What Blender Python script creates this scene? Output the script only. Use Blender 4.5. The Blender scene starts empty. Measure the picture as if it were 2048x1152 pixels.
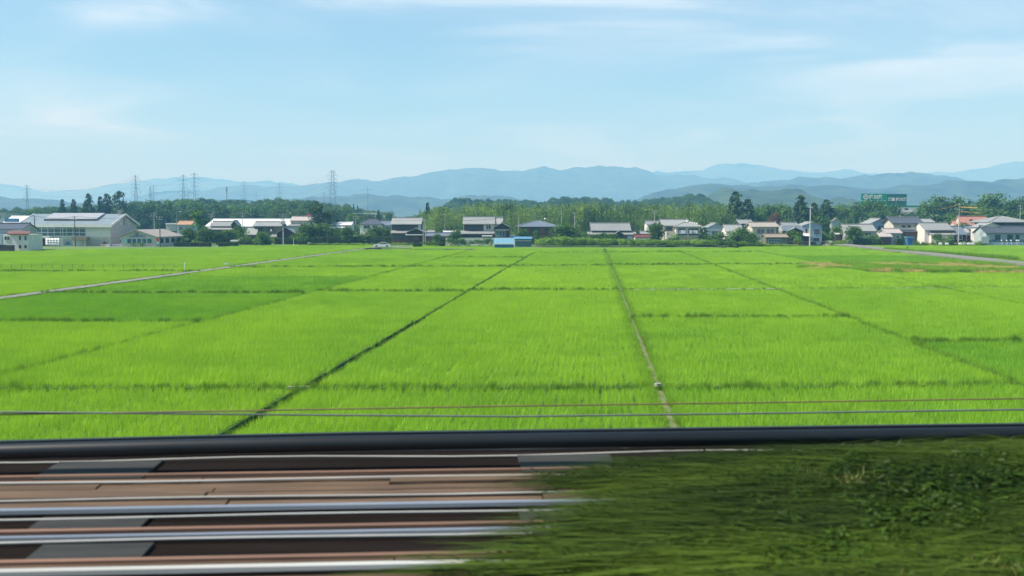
import bpy, math, random
import numpy as np
from mathutils import Vector, Matrix

scene = bpy.context.scene
C = scene.collection
R = math.radians

# ------------------------------------------------------------------ camera
CZ = 8.6                       # eye height above the paddies (train on an embankment)
FPX = 2000.0                   # focal length in pixels of the 2048 px wide photograph
PITCH = math.atan(140.0 / FPX)
cam_data = bpy.data.cameras.new('camera')
cam_data.sensor_width = 36.0
cam_data.lens = FPX / 2048.0 * 36.0
cam_data.clip_start = 0.1
cam_data.clip_end = 60000.0
cam_data.dof.use_dof = True
cam_data.dof.focus_distance = 150.0
cam_data.dof.aperture_fstop = 1.5
cam = bpy.data.objects.new('camera', cam_data)
C.objects.link(cam)
cam.location = (0, 0, CZ)
cam.rotation_euler = (math.pi / 2 - PITCH, 0, 0)
scene.camera = cam

# ------------------------------------------------------------------ sky, sun, exposure
SUN_EL, SUN_AZ = 50.0, -100.0    # azimuth from +Y (view direction), negative = left
sd = Vector((math.sin(R(SUN_AZ)) * math.cos(R(SUN_EL)), math.cos(R(SUN_AZ)) * math.cos(R(SUN_EL)), math.sin(R(SUN_EL))))
sun_data = bpy.data.lights.new('sun', 'SUN')
sun_data.energy = 4.0
sun_data.angle = R(0.5)
sun_data.color = (1.0, 0.95, 0.87)
sun = bpy.data.objects.new('sun', sun_data)
C.objects.link(sun)
sun.location = (-60, 10, 90)
sun.rotation_euler = sd.to_track_quat('Z', 'Y').to_euler()

world = bpy.data.worlds.new('World')
scene.world = world
world.use_nodes = True
wn, wl = world.node_tree.nodes, world.node_tree.links
wn.clear()
def N(nodes, t, **kw):
    n = nodes.new(t)
    for k, v in kw.items():
        setattr(n, k, v)
    return n
def mth(nodes, links, op, a, b=None, c=None, clamp=False):
    n = nodes.new('ShaderNodeMath'); n.operation = op; n.use_clamp = clamp
    for i, v in enumerate((a, b, c)):
        if v is None: continue
        if isinstance(v, (int, float)): n.inputs[i].default_value = v
        else: links.new(v, n.inputs[i])
    return n.outputs[0]
W = lambda op, a, b=None, c=None, clamp=False: mth(wn, wl, op, a, b, c, clamp)
sky = N(wn, 'ShaderNodeTexSky', sky_type='NISHITA')
sky.sun_disc = False
sky.sun_elevation = R(SUN_EL)
sky.sun_rotation = R(SUN_AZ)
sky.altitude = 0
sky.air_density = 1.0
sky.dust_density = 1.0
sky.ozone_density = 3.0
bg = N(wn, 'ShaderNodeBackground'); bg.inputs[1].default_value = 0.085
wout = N(wn, 'ShaderNodeOutputWorld')
tc = N(wn, 'ShaderNodeTexCoord')
sep = N(wn, 'ShaderNodeSeparateXYZ'); wl.new(tc.outputs['Generated'], sep.inputs[0])
zz = W('MAXIMUM', W('ADD', sep.outputs[2], 0.06), 0.02)      # a cloud sheet seen in perspective
cu = W('DIVIDE', sep.outputs[0], zz); cv = W('DIVIDE', sep.outputs[1], zz)
cmb = N(wn, 'ShaderNodeCombineXYZ')
wl.new(W('MULTIPLY', cu, 0.62), cmb.inputs[0]); wl.new(W('MULTIPLY', cv, 0.55), cmb.inputs[1])
n1 = N(wn, 'ShaderNodeTexNoise'); n1.inputs['Scale'].default_value = 1.15
n1.inputs['Detail'].default_value = 9; n1.inputs['Roughness'].default_value = 0.55; n1.inputs['Distortion'].default_value = 0.9
wl.new(cmb.outputs[0], n1.inputs['Vector'])
n2 = N(wn, 'ShaderNodeTexNoise'); n2.inputs['Scale'].default_value = 0.33
n2.inputs['Detail'].default_value = 3; n2.inputs['Roughness'].default_value = 0.5
wl.new(cmb.outputs[0], n2.inputs['Vector'])
mr = N(wn, 'ShaderNodeMapRange'); mr.interpolation_type = 'SMOOTHSTEP'
mr.inputs[1].default_value = 0.40; mr.inputs[2].default_value = 0.72
wl.new(n1.outputs[0], mr.inputs[0])
mr2 = N(wn, 'ShaderNodeMapRange'); mr2.interpolation_type = 'SMOOTHSTEP'
mr2.inputs[1].default_value = 0.36; mr2.inputs[2].default_value = 0.64
wl.new(n2.outputs[0], mr2.inputs[0])
az_ = W('DIVIDE', sep.outputs[0], W('MAXIMUM', sep.outputs[1], 0.05)); el_ = W('DIVIDE', sep.outputs[2], W('MAXIMUM', sep.outputs[1], 0.05))
bank = mr2.outputs[0]
bank = W('MULTIPLY', bank, 0.55)
for u0, w0, su, sw, am in ((-.03, .215, .30, .026, .85), (-.37, .205, .09, .018, .65), (.46, .165, .20, .030, .55), (-.47, .095, .16, .030, .42), (.25, .20, .20, .03, .5), (-.02, .165, .05, .006, .4)):
    e1 = W('POWER', W('DIVIDE', W('SUBTRACT', az_, u0), su), 2.0); e2 = W('POWER', W('DIVIDE', W('SUBTRACT', el_, w0), sw), 2.0)
    bank = W('ADD', bank, W('MULTIPLY', W('EXPONENT', W('MULTIPLY', W('ADD', e1, e2), -1.0)), am))
cl = W('MULTIPLY', W('ADD', mr.outputs[0], 0.22), bank)
cl = W('MULTIPLY', cl, 0.6, clamp=True)
tint = N(wn, 'ShaderNodeMix', data_type='RGBA', blend_type='MULTIPLY')
tint.inputs[0].default_value = 1.0
wl.new(sky.outputs[0], tint.inputs[6]); tint.inputs[7].default_value = (0.83, 1.04, 1.08, 1)
mixc = N(wn, 'ShaderNodeMix', data_type='RGBA')
wl.new(cl, mixc.inputs[0]); wl.new(tint.outputs[2], mixc.inputs[6]); mixc.inputs[7].default_value = (7.6, 8.4, 8.9, 1)
wl.new(mixc.outputs[2], bg.inputs[0])
wl.new(bg.outputs[0], wout.inputs[0])

vs = scene.view_settings
scene.display_settings.display_device = 'sRGB'
vs.view_transform = 'Standard'
vs.look = 'None'
vs.exposure = 0.8
vs.gamma = 1.0
vs.use_curve_mapping = False
scene.cycles.use_denoising = True
scene.cycles.max_bounces = 8
scene.cycles.diffuse_bounces = 3
scene.cycles.transmission_bounces = 4
scene.cycles.volume_bounces = 1
scene.cycles.use_fast_gi = False
HAZE = 3.0e-4
HAZE_COL = (0.23, 0.57, 1.0, 1)

# ------------------------------------------------------------------ helpers
rng = np.random.default_rng(7)
cp, sp = math.cos(PITCH), math.sin(PITCH)
def ray(px, py):
    u, v = (px - 1024) / FPX, (576 - py) / FPX
    return Vector((u, cp + v * sp, -sp + v * cp))
def gp(px, py, z=0.0):            # where the line of sight meets the level z
    d = ray(px, py); t = (z - CZ) / d.z
    return Vector((d.x * t, d.y * t, z))
def at(px, py, Y):                # the point at depth Y
    d = ray(px, py); t = Y / d.y
    return Vector((d.x * t, Y, CZ + d.z * t))
def zat(py, Y, px=1024): return at(px, py, Y).z
def xat(px, Y, py=470): return at(px, py, Y).x

class MB:
    def __init__(s): s.v = []; s.f = []
    def face(s, *pts):
        i = len(s.v); s.v += [tuple(p) for p in pts]; s.f.append(tuple(range(i, i + len(pts))))
    def box(s, x0, x1, y0, y1, z0, z1):
        i = len(s.v)
        s.v += [(x0,y0,z0),(x1,y0,z0),(x1,y1,z0),(x0,y1,z0),(x0,y0,z1),(x1,y0,z1),(x1,y1,z1),(x0,y1,z1)]
        s.f += [(i,i+3,i+2,i+1),(i+4,i+5,i+6,i+7),(i,i+1,i+5,i+4),(i+1,i+2,i+6,i+5),(i+2,i+3,i+7,i+6),(i+3,i,i+4,i+7)]
        return s
    def prism(s, poly, vec):         # polygon (list of 3-D points) pushed along vec
        n = len(poly); i = len(s.v); vec = Vector(vec)
        a = [Vector(p) for p in poly]; b = [p + vec for p in a]
        s.v += [tuple(p) for p in a + b]
        s.f.append(tuple(range(i, i + n))[::-1]); s.f.append(tuple(range(i + n, i + 2 * n)))
        for k in range(n):
            k2 = (k + 1) % n
            s.f.append((i + k, i + k2, i + n + k2, i + n + k))
        return s
    def cyl(s, p0, p1, r0, r1=None, n=8, cap=True):
        r1 = r0 if r1 is None else r1
        p0, p1 = Vector(p0), Vector(p1); d = (p1 - p0).normalized()
        a = d.orthogonal().normalized(); b = d.cross(a); i = len(s.v)
        for p, r in ((p0, r0), (p1, r1)):
            for k in range(n):
                t = 2 * math.pi * k / n
                s.v.append(tuple(p + a * (r * math.cos(t)) + b * (r * math.sin(t))))
        for k in range(n):
            k2 = (k + 1) % n
            s.f.append((i + k, i + k2, i + n + k2, i + n + k))
        if cap:
            s.f.append(tuple(range(i, i + n))[::-1]); s.f.append(tuple(range(i + n, i + 2 * n)))
        return s
    def tube(s, pts, r, n=6):
        for a, b in zip(pts[:-1], pts[1:]): s.cyl(a, b, r, r, n, False)
        return s
    def bar(s, p0, p1, w): return s.cyl(p0, p1, w * 0.7, w * 0.7, 4, False)
    def ball(s, c, r, n=8, m=5, sz=1.0):
        i = len(s.v); c = Vector(c)
        for a in range(m + 1):
            th = math.pi * a / m
            for k in range(n):
                ph = 2 * math.pi * k / n
                s.v.append((c.x + r * math.sin(th) * math.cos(ph), c.y + r * math.sin(th) * math.sin(ph), c.z + sz * r * math.cos(th)))
        for a in range(m):
            for k in range(n):
                k2 = (k + 1) % n
                s.f.append((i + a * n + k, i + (a + 1) * n + k, i + (a + 1) * n + k2, i + a * n + k2))
        return s
    def mesh(s, name, mat, smooth=False):
        me = bpy.data.meshes.new(name)
        me.from_pydata(s.v, [], s.f)
        me.materials.append(mat)
        if smooth:
            me.polygons.foreach_set('use_smooth', [True] * len(me.polygons))
        me.update()
        return me
    def build(s, name, mat, parent=None, smooth=False, loc=None):
        o = bpy.data.objects.new(name, s.mesh(name, mat, smooth))
        C.objects.link(o)
        if parent is not None: o.parent = parent
        if loc is not None: o.location = loc
        return o

def tag(o, label=None, cat=None, group=None, kind=None):
    if label: o['label'] = label
    if cat: o['category'] = cat
    if group: o['group'] = group
    if kind: o['kind'] = kind
    return o
def empty(name, loc, rz=0.0, label=None, cat=None, group=None):
    o = bpy.data.objects.new(name, None); C.objects.link(o)
    o.location = loc; o.rotation_euler = (0, 0, rz)
    o.empty_display_size = 0.3
    return tag(o, label, cat, group)
def link(name, mesh, parent=None, loc=(0, 0, 0), rz=0.0, scale=(1, 1, 1)):
    o = bpy.data.objects.new(name, mesh); C.objects.link(o)
    o.location = loc; o.rotation_euler = (0, 0, rz); o.scale = scale
    if parent is not None: o.parent = parent
    return o

# ------------------------------------------------------------------ materials
def new_mat(name):
    m = bpy.data.materials.new(name); m.use_nodes = True
    m.node_tree.nodes.clear()
    return m, m.node_tree.nodes, m.node_tree.links
def mat(name, col, col2=None, scale=1.0, rough=0.7, bump=0.0, metal=0.0, stretch=(1, 1, 1), detail=5, spec=0.4, lo=0.35, hi=0.65, rnd=0.0):
    m, n, l = new_mat(name)
    b = N(n, 'ShaderNodeBsdfPrincipled'); o = N(n, 'ShaderNodeOutputMaterial')
    b.inputs['Roughness'].default_value = rough; b.inputs['Metallic'].default_value = metal
    b.inputs['Specular IOR Level'].default_value = spec
    l.new(b.outputs[0], o.inputs[0])
    if col2 is None: col2 = tuple(c * 0.8 for c in col)
    t = N(n, 'ShaderNodeTexCoord'); mp = N(n, 'ShaderNodeMapping'); mp.inputs['Scale'].default_value = stretch
    l.new(t.outputs['Object'], mp.inputs[0])
    ns = N(n, 'ShaderNodeTexNoise'); ns.inputs['Scale'].default_value = scale; ns.inputs['Detail'].default_value = detail
    ns.inputs['Roughness'].default_value = 0.62
    l.new(mp.outputs[0], ns.inputs['Vector'])
    r = N(n, 'ShaderNodeMapRange'); r.inputs[1].default_value = lo; r.inputs[2].default_value = hi
    l.new(ns.outputs[0], r.inputs[0])
    mx = N(n, 'ShaderNodeMix', data_type='RGBA')
    l.new(r.outputs[0], mx.inputs[0]); mx.inputs[6].default_value = (*col, 1); mx.inputs[7].default_value = (*col2, 1)
    res = mx.outputs[2]
    if rnd:
        oi = N(n, 'ShaderNodeObjectInfo')
        k = mth(n, l, 'MULTIPLY_ADD', oi.outputs['Random'], rnd, 1 - rnd / 2)
        v = N(n, 'ShaderNodeVectorMath', operation='SCALE'); l.new(res, v.inputs[0]); l.new(k, v.inputs['Scale']); res = v.outputs[0]
    l.new(res, b.inputs['Base Color'])
    if bump:
        bp = N(n, 'ShaderNodeBump'); bp.inputs['Strength'].default_value = bump; bp.inputs['Distance'].default_value = 0.05
        l.new(ns.outputs[0], bp.inputs['Height']); l.new(bp.outputs[0], b.inputs['Normal'])
    return m
def leafmat(name, col, col2, trans=0.35, instancer=False, rnd=0.35, rough=0.6, gloss=0.02):
    """leaves: colour runs from col to col2 with the mesh's own 'shade' value, plus a little per plant"""
    m, n, l = new_mat(name)
    o = N(n, 'ShaderNodeOutputMaterial')
    a = N(n, 'ShaderNodeAttribute'); a.attribute_name = 'shade'
    fac = a.outputs['Fac']
    if instancer:
        a2 = N(n, 'ShaderNodeAttribute'); a2.attribute_name = 'tint'; a2.attribute_type = 'INSTANCER'
        fac = mth(n, l, 'MULTIPLY_ADD', fac, 0.5, a2.outputs['Fac'], clamp=True)
    mx = N(n, 'ShaderNodeMix', data_type='RGBA')
    l.new(fac, mx.inputs[0]); mx.inputs[6].default_value = (*col, 1); mx.inputs[7].default_value = (*col2, 1)
    res = mx.outputs[2]
    if rnd:
        oi = N(n, 'ShaderNodeObjectInfo')
        k = mth(n, l, 'MULTIPLY_ADD', oi.outputs['Random'], rnd, 1 - rnd / 2)
        v = N(n, 'ShaderNodeVectorMath', operation='SCALE'); l.new(res, v.inputs[0]); l.new(k, v.inputs['Scale']); res = v.outputs[0]
    d = N(n, 'ShaderNodeBsdfDiffuse'); l.new(res, d.inputs[0])
    tr = N(n, 'ShaderNodeBsdfTranslucent')
    tv = N(n, 'ShaderNodeMix', data_type='RGBA', blend_type='MULTIPLY'); tv.inputs[0].default_value = 1.0
    l.new(res, tv.inputs[6]); tv.inputs[7].default_value = (1.25, 1.15, 0.6, 1)
    l.new(tv.outputs[2], tr.inputs[0])
    s = N(n, 'ShaderNodeMixShader'); s.inputs[0].default_value = trans
    l.new(d.outputs[0], s.inputs[1]); l.new(tr.outputs[0], s.inputs[2])
    g = N(n, 'ShaderNodeBsdfGlossy'); g.inputs['Roughness'].default_value = rough
    s2 = N(n, 'ShaderNodeMixShader'); s2.inputs[0].default_value = gloss
    l.new(s.outputs[0], s2.inputs[1]); l.new(g.outputs[0], s2.inputs[2])
    l.new(s2.outputs[0], o.inputs[0])
    return m

M = {}
M['rice'] = leafmat('rice_leaves', (0.18, 0.425, 0.020), (0.46, 0.70, 0.042), trans=0.42, instancer=True, rnd=0.10, gloss=0.03)
M['grass'] = leafmat('bund_grass', (0.06, 0.16, 0.015), (0.30, 0.54, 0.038), trans=0.3, instancer=True, rnd=0.3)
M['dry'] = leafmat('dry_grass', (0.28, 0.31, 0.07), (0.58, 0.50, 0.20), trans=0.3, instancer=True, rnd=0.3)
M['broad'] = leafmat('broad_leaves', (0.024, 0.075, 0.014), (0.13, 0.265, 0.038), trans=0.32)
M['conifer'] = leafmat('conifer_needles', (0.014, 0.042, 0.014), (0.06, 0.13, 0.03), trans=0.15)
M['pine'] = leafmat('pine_needles', (0.035, 0.10, 0.014), (0.17, 0.34, 0.035), trans=0.3)
M['bamboo'] = leafmat('bamboo_leaves', (0.05, 0.105, 0.022), (0.19, 0.27, 0.065), trans=0.35)
M['hedge'] = leafmat('hedge_leaves', (0.02, 0.055, 0.016), (0.075, 0.15, 0.03), trans=0.2)
M['bush'] = leafmat('bush_leaves', (0.035, 0.095, 0.018), (0.15, 0.29, 0.045), trans=0.3)
M['weed'] = leafmat('weed_leaves', (0.05, 0.12, 0.02), (0.17, 0.30, 0.04), trans=0.3)
M['rust_leaf'] = leafmat('brown_leaves', (0.12, 0.07, 0.03), (0.22, 0.13, 0.05), trans=0.25)
M['trunk'] = mat('bark', (0.10, 0.075, 0.055), (0.05, 0.04, 0.03), 6, 0.9, 0.4)
M['soil'] = mat('paddy_soil', (0.05, 0.045, 0.03), (0.03, 0.035, 0.02), 1.5, 0.9, 0.3)
M['bund'] = mat('bund_earth', (0.06, 0.10, 0.03), (0.035, 0.06, 0.02), 2.0, 0.9, 0.4)
M['village'] = mat('village_ground', (0.08, 0.19, 0.03), (0.16, 0.20, 0.08), 0.06, 0.9, 0.2, detail=8)
M['plain'] = mat('plain_ground', (0.05, 0.09, 0.035), (0.09, 0.11, 0.05), 0.01, 0.9, detail=8)
M['asphalt'] = mat('lane_concrete', (0.23, 0.23, 0.20), (0.15, 0.16, 0.13), 0.8, 0.85, 0.1)
M['concrete'] = mat('concrete', (0.42, 0.41, 0.38), (0.28, 0.27, 0.25), 2.0, 0.8, 0.2)
M['lit_patch'] = mat('lit_patch_grey', (0.036, 0.038, 0.034), (0.016, 0.017, 0.015), 3.0, 0.85, 0.3, stretch=(0.25, 2, 2))  # grey put in for sunlit patches across the track bed
M['white'] = mat('white_paint', (0.78, 0.78, 0.76), (0.66, 0.66, 0.64), 0.7, 0.6)
M['cream'] = mat('cream_plaster', (0.56, 0.535, 0.45), (0.47, 0.45, 0.38), 0.6, 0.8)
M['wall_white'] = mat('white_plaster', (0.72, 0.70, 0.64), (0.60, 0.58, 0.53), 0.6, 0.8)
M['wall_grey'] = mat('grey_siding', (0.40, 0.41, 0.40), (0.33, 0.34, 0.34), 0.5, 0.75, stretch=(0.3, 1, 4))
M['gym_wall'] = mat('pale_panel', (0.68, 0.70, 0.63), (0.60, 0.62, 0.56), 0.4, 0.7, stretch=(0.2, 0.2, 3))
M['gable_wall'] = mat('greyish_panel', (0.50, 0.46, 0.42), (0.42, 0.39, 0.37), 0.4, 0.7, stretch=(0.2, 0.2, 3))
M['wall_blue'] = mat('light_blue_siding', (0.30, 0.42, 0.50), (0.25, 0.36, 0.43), 0.6, 0.75)
M['wall_teal'] = mat('grey_green_wall', (0.38, 0.46, 0.44), (0.31, 0.38, 0.37), 0.6, 0.8)
M['wall_brown'] = mat('brown_boards', (0.14, 0.085, 0.055), (0.09, 0.055, 0.04), 1.2, 0.8, stretch=(3, 3, 0.4))
M['wall_dark'] = mat('dark_boards', (0.055, 0.045, 0.04), (0.035, 0.03, 0.028), 1.2, 0.8, stretch=(3, 3, 0.4))
M['wall_brick'] = mat('red_brown_tiles', (0.22, 0.10, 0.065), (0.16, 0.075, 0.05), 2.5, 0.8)
M['wall_olive'] = mat('olive_boards', (0.17, 0.17, 0.12), (0.12, 0.125, 0.09), 1.0, 0.85)
M['roof_grey'] = mat('grey_roof_tiles', (0.29, 0.31, 0.30), (0.215, 0.23, 0.225), 1.2, 0.55, 0.3, stretch=(3, 1, 1), spec=0.6, rnd=0.25)
M['roof_dark'] = mat('slate_roof_tiles', (0.085, 0.10, 0.12), (0.06, 0.07, 0.085), 1.2, 0.42, 0.3, stretch=(3, 1, 1), spec=0.6, rnd=0.2)
M['roof_blue'] = mat('blue_grey_tiles', (0.17, 0.21, 0.25), (0.11, 0.14, 0.17), 1.5, 0.42, 0.4, stretch=(3, 1, 1), spec=0.6)
M['roof_tan'] = mat('tan_roof_sheet', (0.37, 0.34, 0.30), (0.30, 0.275, 0.24), 0.8, 0.7, 0.1, stretch=(3, 1, 1))
M['roof_brown'] = mat('brown_roof_sheet', (0.28, 0.23, 0.16), (0.20, 0.165, 0.115), 1.2, 0.7, 0.2, stretch=(4, 1, 1))
M['roof_pink'] = mat('terracotta_tiles', (0.42, 0.205, 0.16), (0.34, 0.165, 0.13), 1.2, 0.7, 0.2, stretch=(3, 1, 1))
M['roof_rose'] = mat('faded_pink_sheet', (0.44, 0.40, 0.38), (0.37, 0.335, 0.32), 0.8, 0.6, stretch=(3, 1, 1))
M['roof_red'] = mat('red_roof_sheet', (0.15, 0.035, 0.035), (0.11, 0.03, 0.03), 1.2, 0.6)
M['roof_maroon'] = mat('maroon_sheet', (0.17, 0.055, 0.05), (0.12, 0.04, 0.04), 1.2, 0.7)
M['roof_orange'] = mat('orange_roof_sheet', (0.43, 0.26, 0.15), (0.36, 0.22, 0.125), 0.8, 0.6)
M['roof_gym'] = mat('blue_grey_roof_sheet', (0.22, 0.28, 0.31), (0.18, 0.23, 0.26), 0.5, 0.45, stretch=(4, 0.3, 1), spec=0.5)
M['roof_lilac'] = mat('lilac_skylight', (0.36, 0.38, 0.41), (0.31, 0.33, 0.36), 0.5, 0.5)
M['roof_white'] = mat('white_roof_sheet', (0.74, 0.75, 0.75), (0.62, 0.63, 0.64), 0.5, 0.5, stretch=(3, 0.3, 1))
M['shed_blue'] = mat('bright_blue_sheet', (0.06, 0.22, 0.42), (0.05, 0.17, 0.34), 1.5, 0.6, stretch=(4, 1, 1))
M['shed_pale'] = mat('pale_blue_roof', (0.16, 0.34, 0.43), (0.13, 0.28, 0.36), 1.2, 0.5, stretch=(4, 1, 1))
M['shed_roofblue'] = mat('sky_blue_roof', (0.10, 0.28, 0.47), (0.08, 0.23, 0.40), 1.2, 0.5, stretch=(4, 1, 1))
M['teal_dark'] = mat('dark_teal_sheet', (0.03, 0.12, 0.15), (0.025, 0.09, 0.12), 1.5, 0.6)
M['glass'] = mat('window_glass', (0.035, 0.055, 0.065), (0.06, 0.085, 0.10), 0.5, 0.08, spec=0.6)
M['glass_teal'] = mat('teal_glass', (0.04, 0.11, 0.13), (0.06, 0.15, 0.17), 0.5, 0.12, spec=0.6)
M['curtain'] = mat('curtained_window', (0.20, 0.16, 0.17), (0.13, 0.12, 0.14), 1.5, 0.4)
M['frame_white'] = mat('white_frame', (0.66, 0.67, 0.66), (0.58, 0.59, 0.58), 1, 0.5)
M['frame_dark'] = mat('dark_frame', (0.05, 0.05, 0.05), (0.035, 0.035, 0.035), 1, 0.5)
M['galv'] = mat('galvanised_steel', (0.36, 0.38, 0.39), (0.27, 0.29, 0.30), 2, 0.5, metal=0.3)
M['pylon'] = mat('pylon_steel', (0.17, 0.20, 0.22), (0.13, 0.15, 0.17), 0.5, 0.6)
M['pole'] = mat('concrete_pole', (0.46, 0.46, 0.44), (0.36, 0.36, 0.35), 2, 0.8)
M['pole_dark'] = mat('brown_pole', (0.12, 0.11, 0.10), (0.08, 0.075, 0.07), 2, 0.8)
M['black'] = mat('black_rubber', (0.012, 0.013, 0.015), (0.02, 0.021, 0.023), 2, 0.45)
M['red'] = mat('red_paint', (0.50, 0.05, 0.04), (0.42, 0.04, 0.035), 2, 0.5)
M['yellow'] = mat('yellow_paint', (0.62, 0.36, 0.04), (0.52, 0.30, 0.03), 2, 0.5)
M['purple'] = mat('purple_print', (0.17, 0.13, 0.52), (0.14, 0.11, 0.44), 2, 0.6)
M['blue'] = mat('blue_paint', (0.03, 0.13, 0.40), (0.03, 0.10, 0.33), 2, 0.5)
M['sail_blue'] = mat('teal_blue_paint', (0.03, 0.17, 0.27), (0.03, 0.14, 0.23), 2, 0.6)
M['sign_green'] = mat('sign_green', (0.0, 0.24, 0.15), (0.0, 0.21, 0.135), 0.3, 0.5)
M['sign_green_d'] = mat('sign_green_deep', (0.0, 0.115, 0.09), (0.0, 0.10, 0.08), 0.3, 0.5)
M['mint'] = mat('mint_paint', (0.30, 0.60, 0.56), (0.25, 0.52, 0.48), 1, 0.6)
M['car_white'] = mat('white_car_paint', (0.80, 0.81, 0.82), (0.74, 0.75, 0.76), 1, 0.2, spec=0.6)
M['tarp'] = mat('beige_tarpaulin', (0.42, 0.37, 0.27), (0.33, 0.29, 0.21), 1.2, 0.8, 0.4)
M['planter_earth'] = mat('garden_earth', (0.26, 0.21, 0.13), (0.18, 0.15, 0.09), 1.2, 0.9)
# ------------------------------------------------------------------ noise, leaf meshes, scattering
def _hash(ix, iy, seed):
    h = (ix.astype(np.int64) * 374761393 + iy.astype(np.int64) * 668265263 + seed * 1442695041) & 0x7fffffff
    h = ((h ^ (h >> 13)) * 1274126177) & 0x7fffffff
    return ((h ^ (h >> 16)) & 0xffff) / 65535.0
def vnoise(x, y, seed=0):
    x = np.asarray(x, float); y = np.asarray(y, float)
    ix, iy = np.floor(x), np.floor(y); fx, fy = x - ix, y - iy
    fx = fx * fx * (3 - 2 * fx); fy = fy * fy * (3 - 2 * fy)
    a = _hash(ix, iy, seed); b = _hash(ix + 1, iy, seed); c = _hash(ix, iy + 1, seed); d = _hash(ix + 1, iy + 1, seed)
    return (a * (1 - fx) + b * fx) * (1 - fy) + (c * (1 - fx) + d * fx) * fy
def fbm(x, y, seed=0, oct=4, gain=0.5):
    s = 0; a = 1.0; t = 0
    for k in range(oct):
        s = s + a * vnoise(x * 2 ** k, y * 2 ** k, seed + k * 17); t += a; a *= gain
    return s / t

def np_mesh(name, V, loops_per_face, shade, material, smooth=False):
    """V (n,k,3): n faces of k vertices each, unshared"""
    n, k, _ = V.shape
    me = bpy.data.meshes.new(name)
    me.vertices.add(n * k); me.vertices.foreach_set('co', V.reshape(-1).astype(np.float32))
    me.loops.add(n * k); me.loops.foreach_set('vertex_index', np.arange(n * k, dtype=np.int32))
    me.polygons.add(n); me.polygons.foreach_set('loop_start', np.arange(0, n * k, k, dtype=np.int32))
    if shade is not None:
        at_ = me.attributes.new('shade', 'FLOAT', 'POINT')
        at_.data.foreach_set('value', np.repeat(np.clip(shade, 0, 1), k).astype(np.float32))
    me.materials.append(material)
    me.update(calc_edges=True)
    return me
def leaf_quads(P, Nr, size, aspect, r):
    n = len(P)
    Nr = Nr / (np.linalg.norm(Nr, axis=1, keepdims=True) + 1e-9)
    t = r.normal(size=(n, 3)); t -= Nr * np.sum(t * Nr, axis=1, keepdims=True)
    t /= np.linalg.norm(t, axis=1, keepdims=True) + 1e-9
    b = np.cross(Nr, t)
    s = size[:, None]
    return np.stack([P - t * s, P - b * s * aspect, P + t * s, P + b * s * aspect], axis=1)
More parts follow.
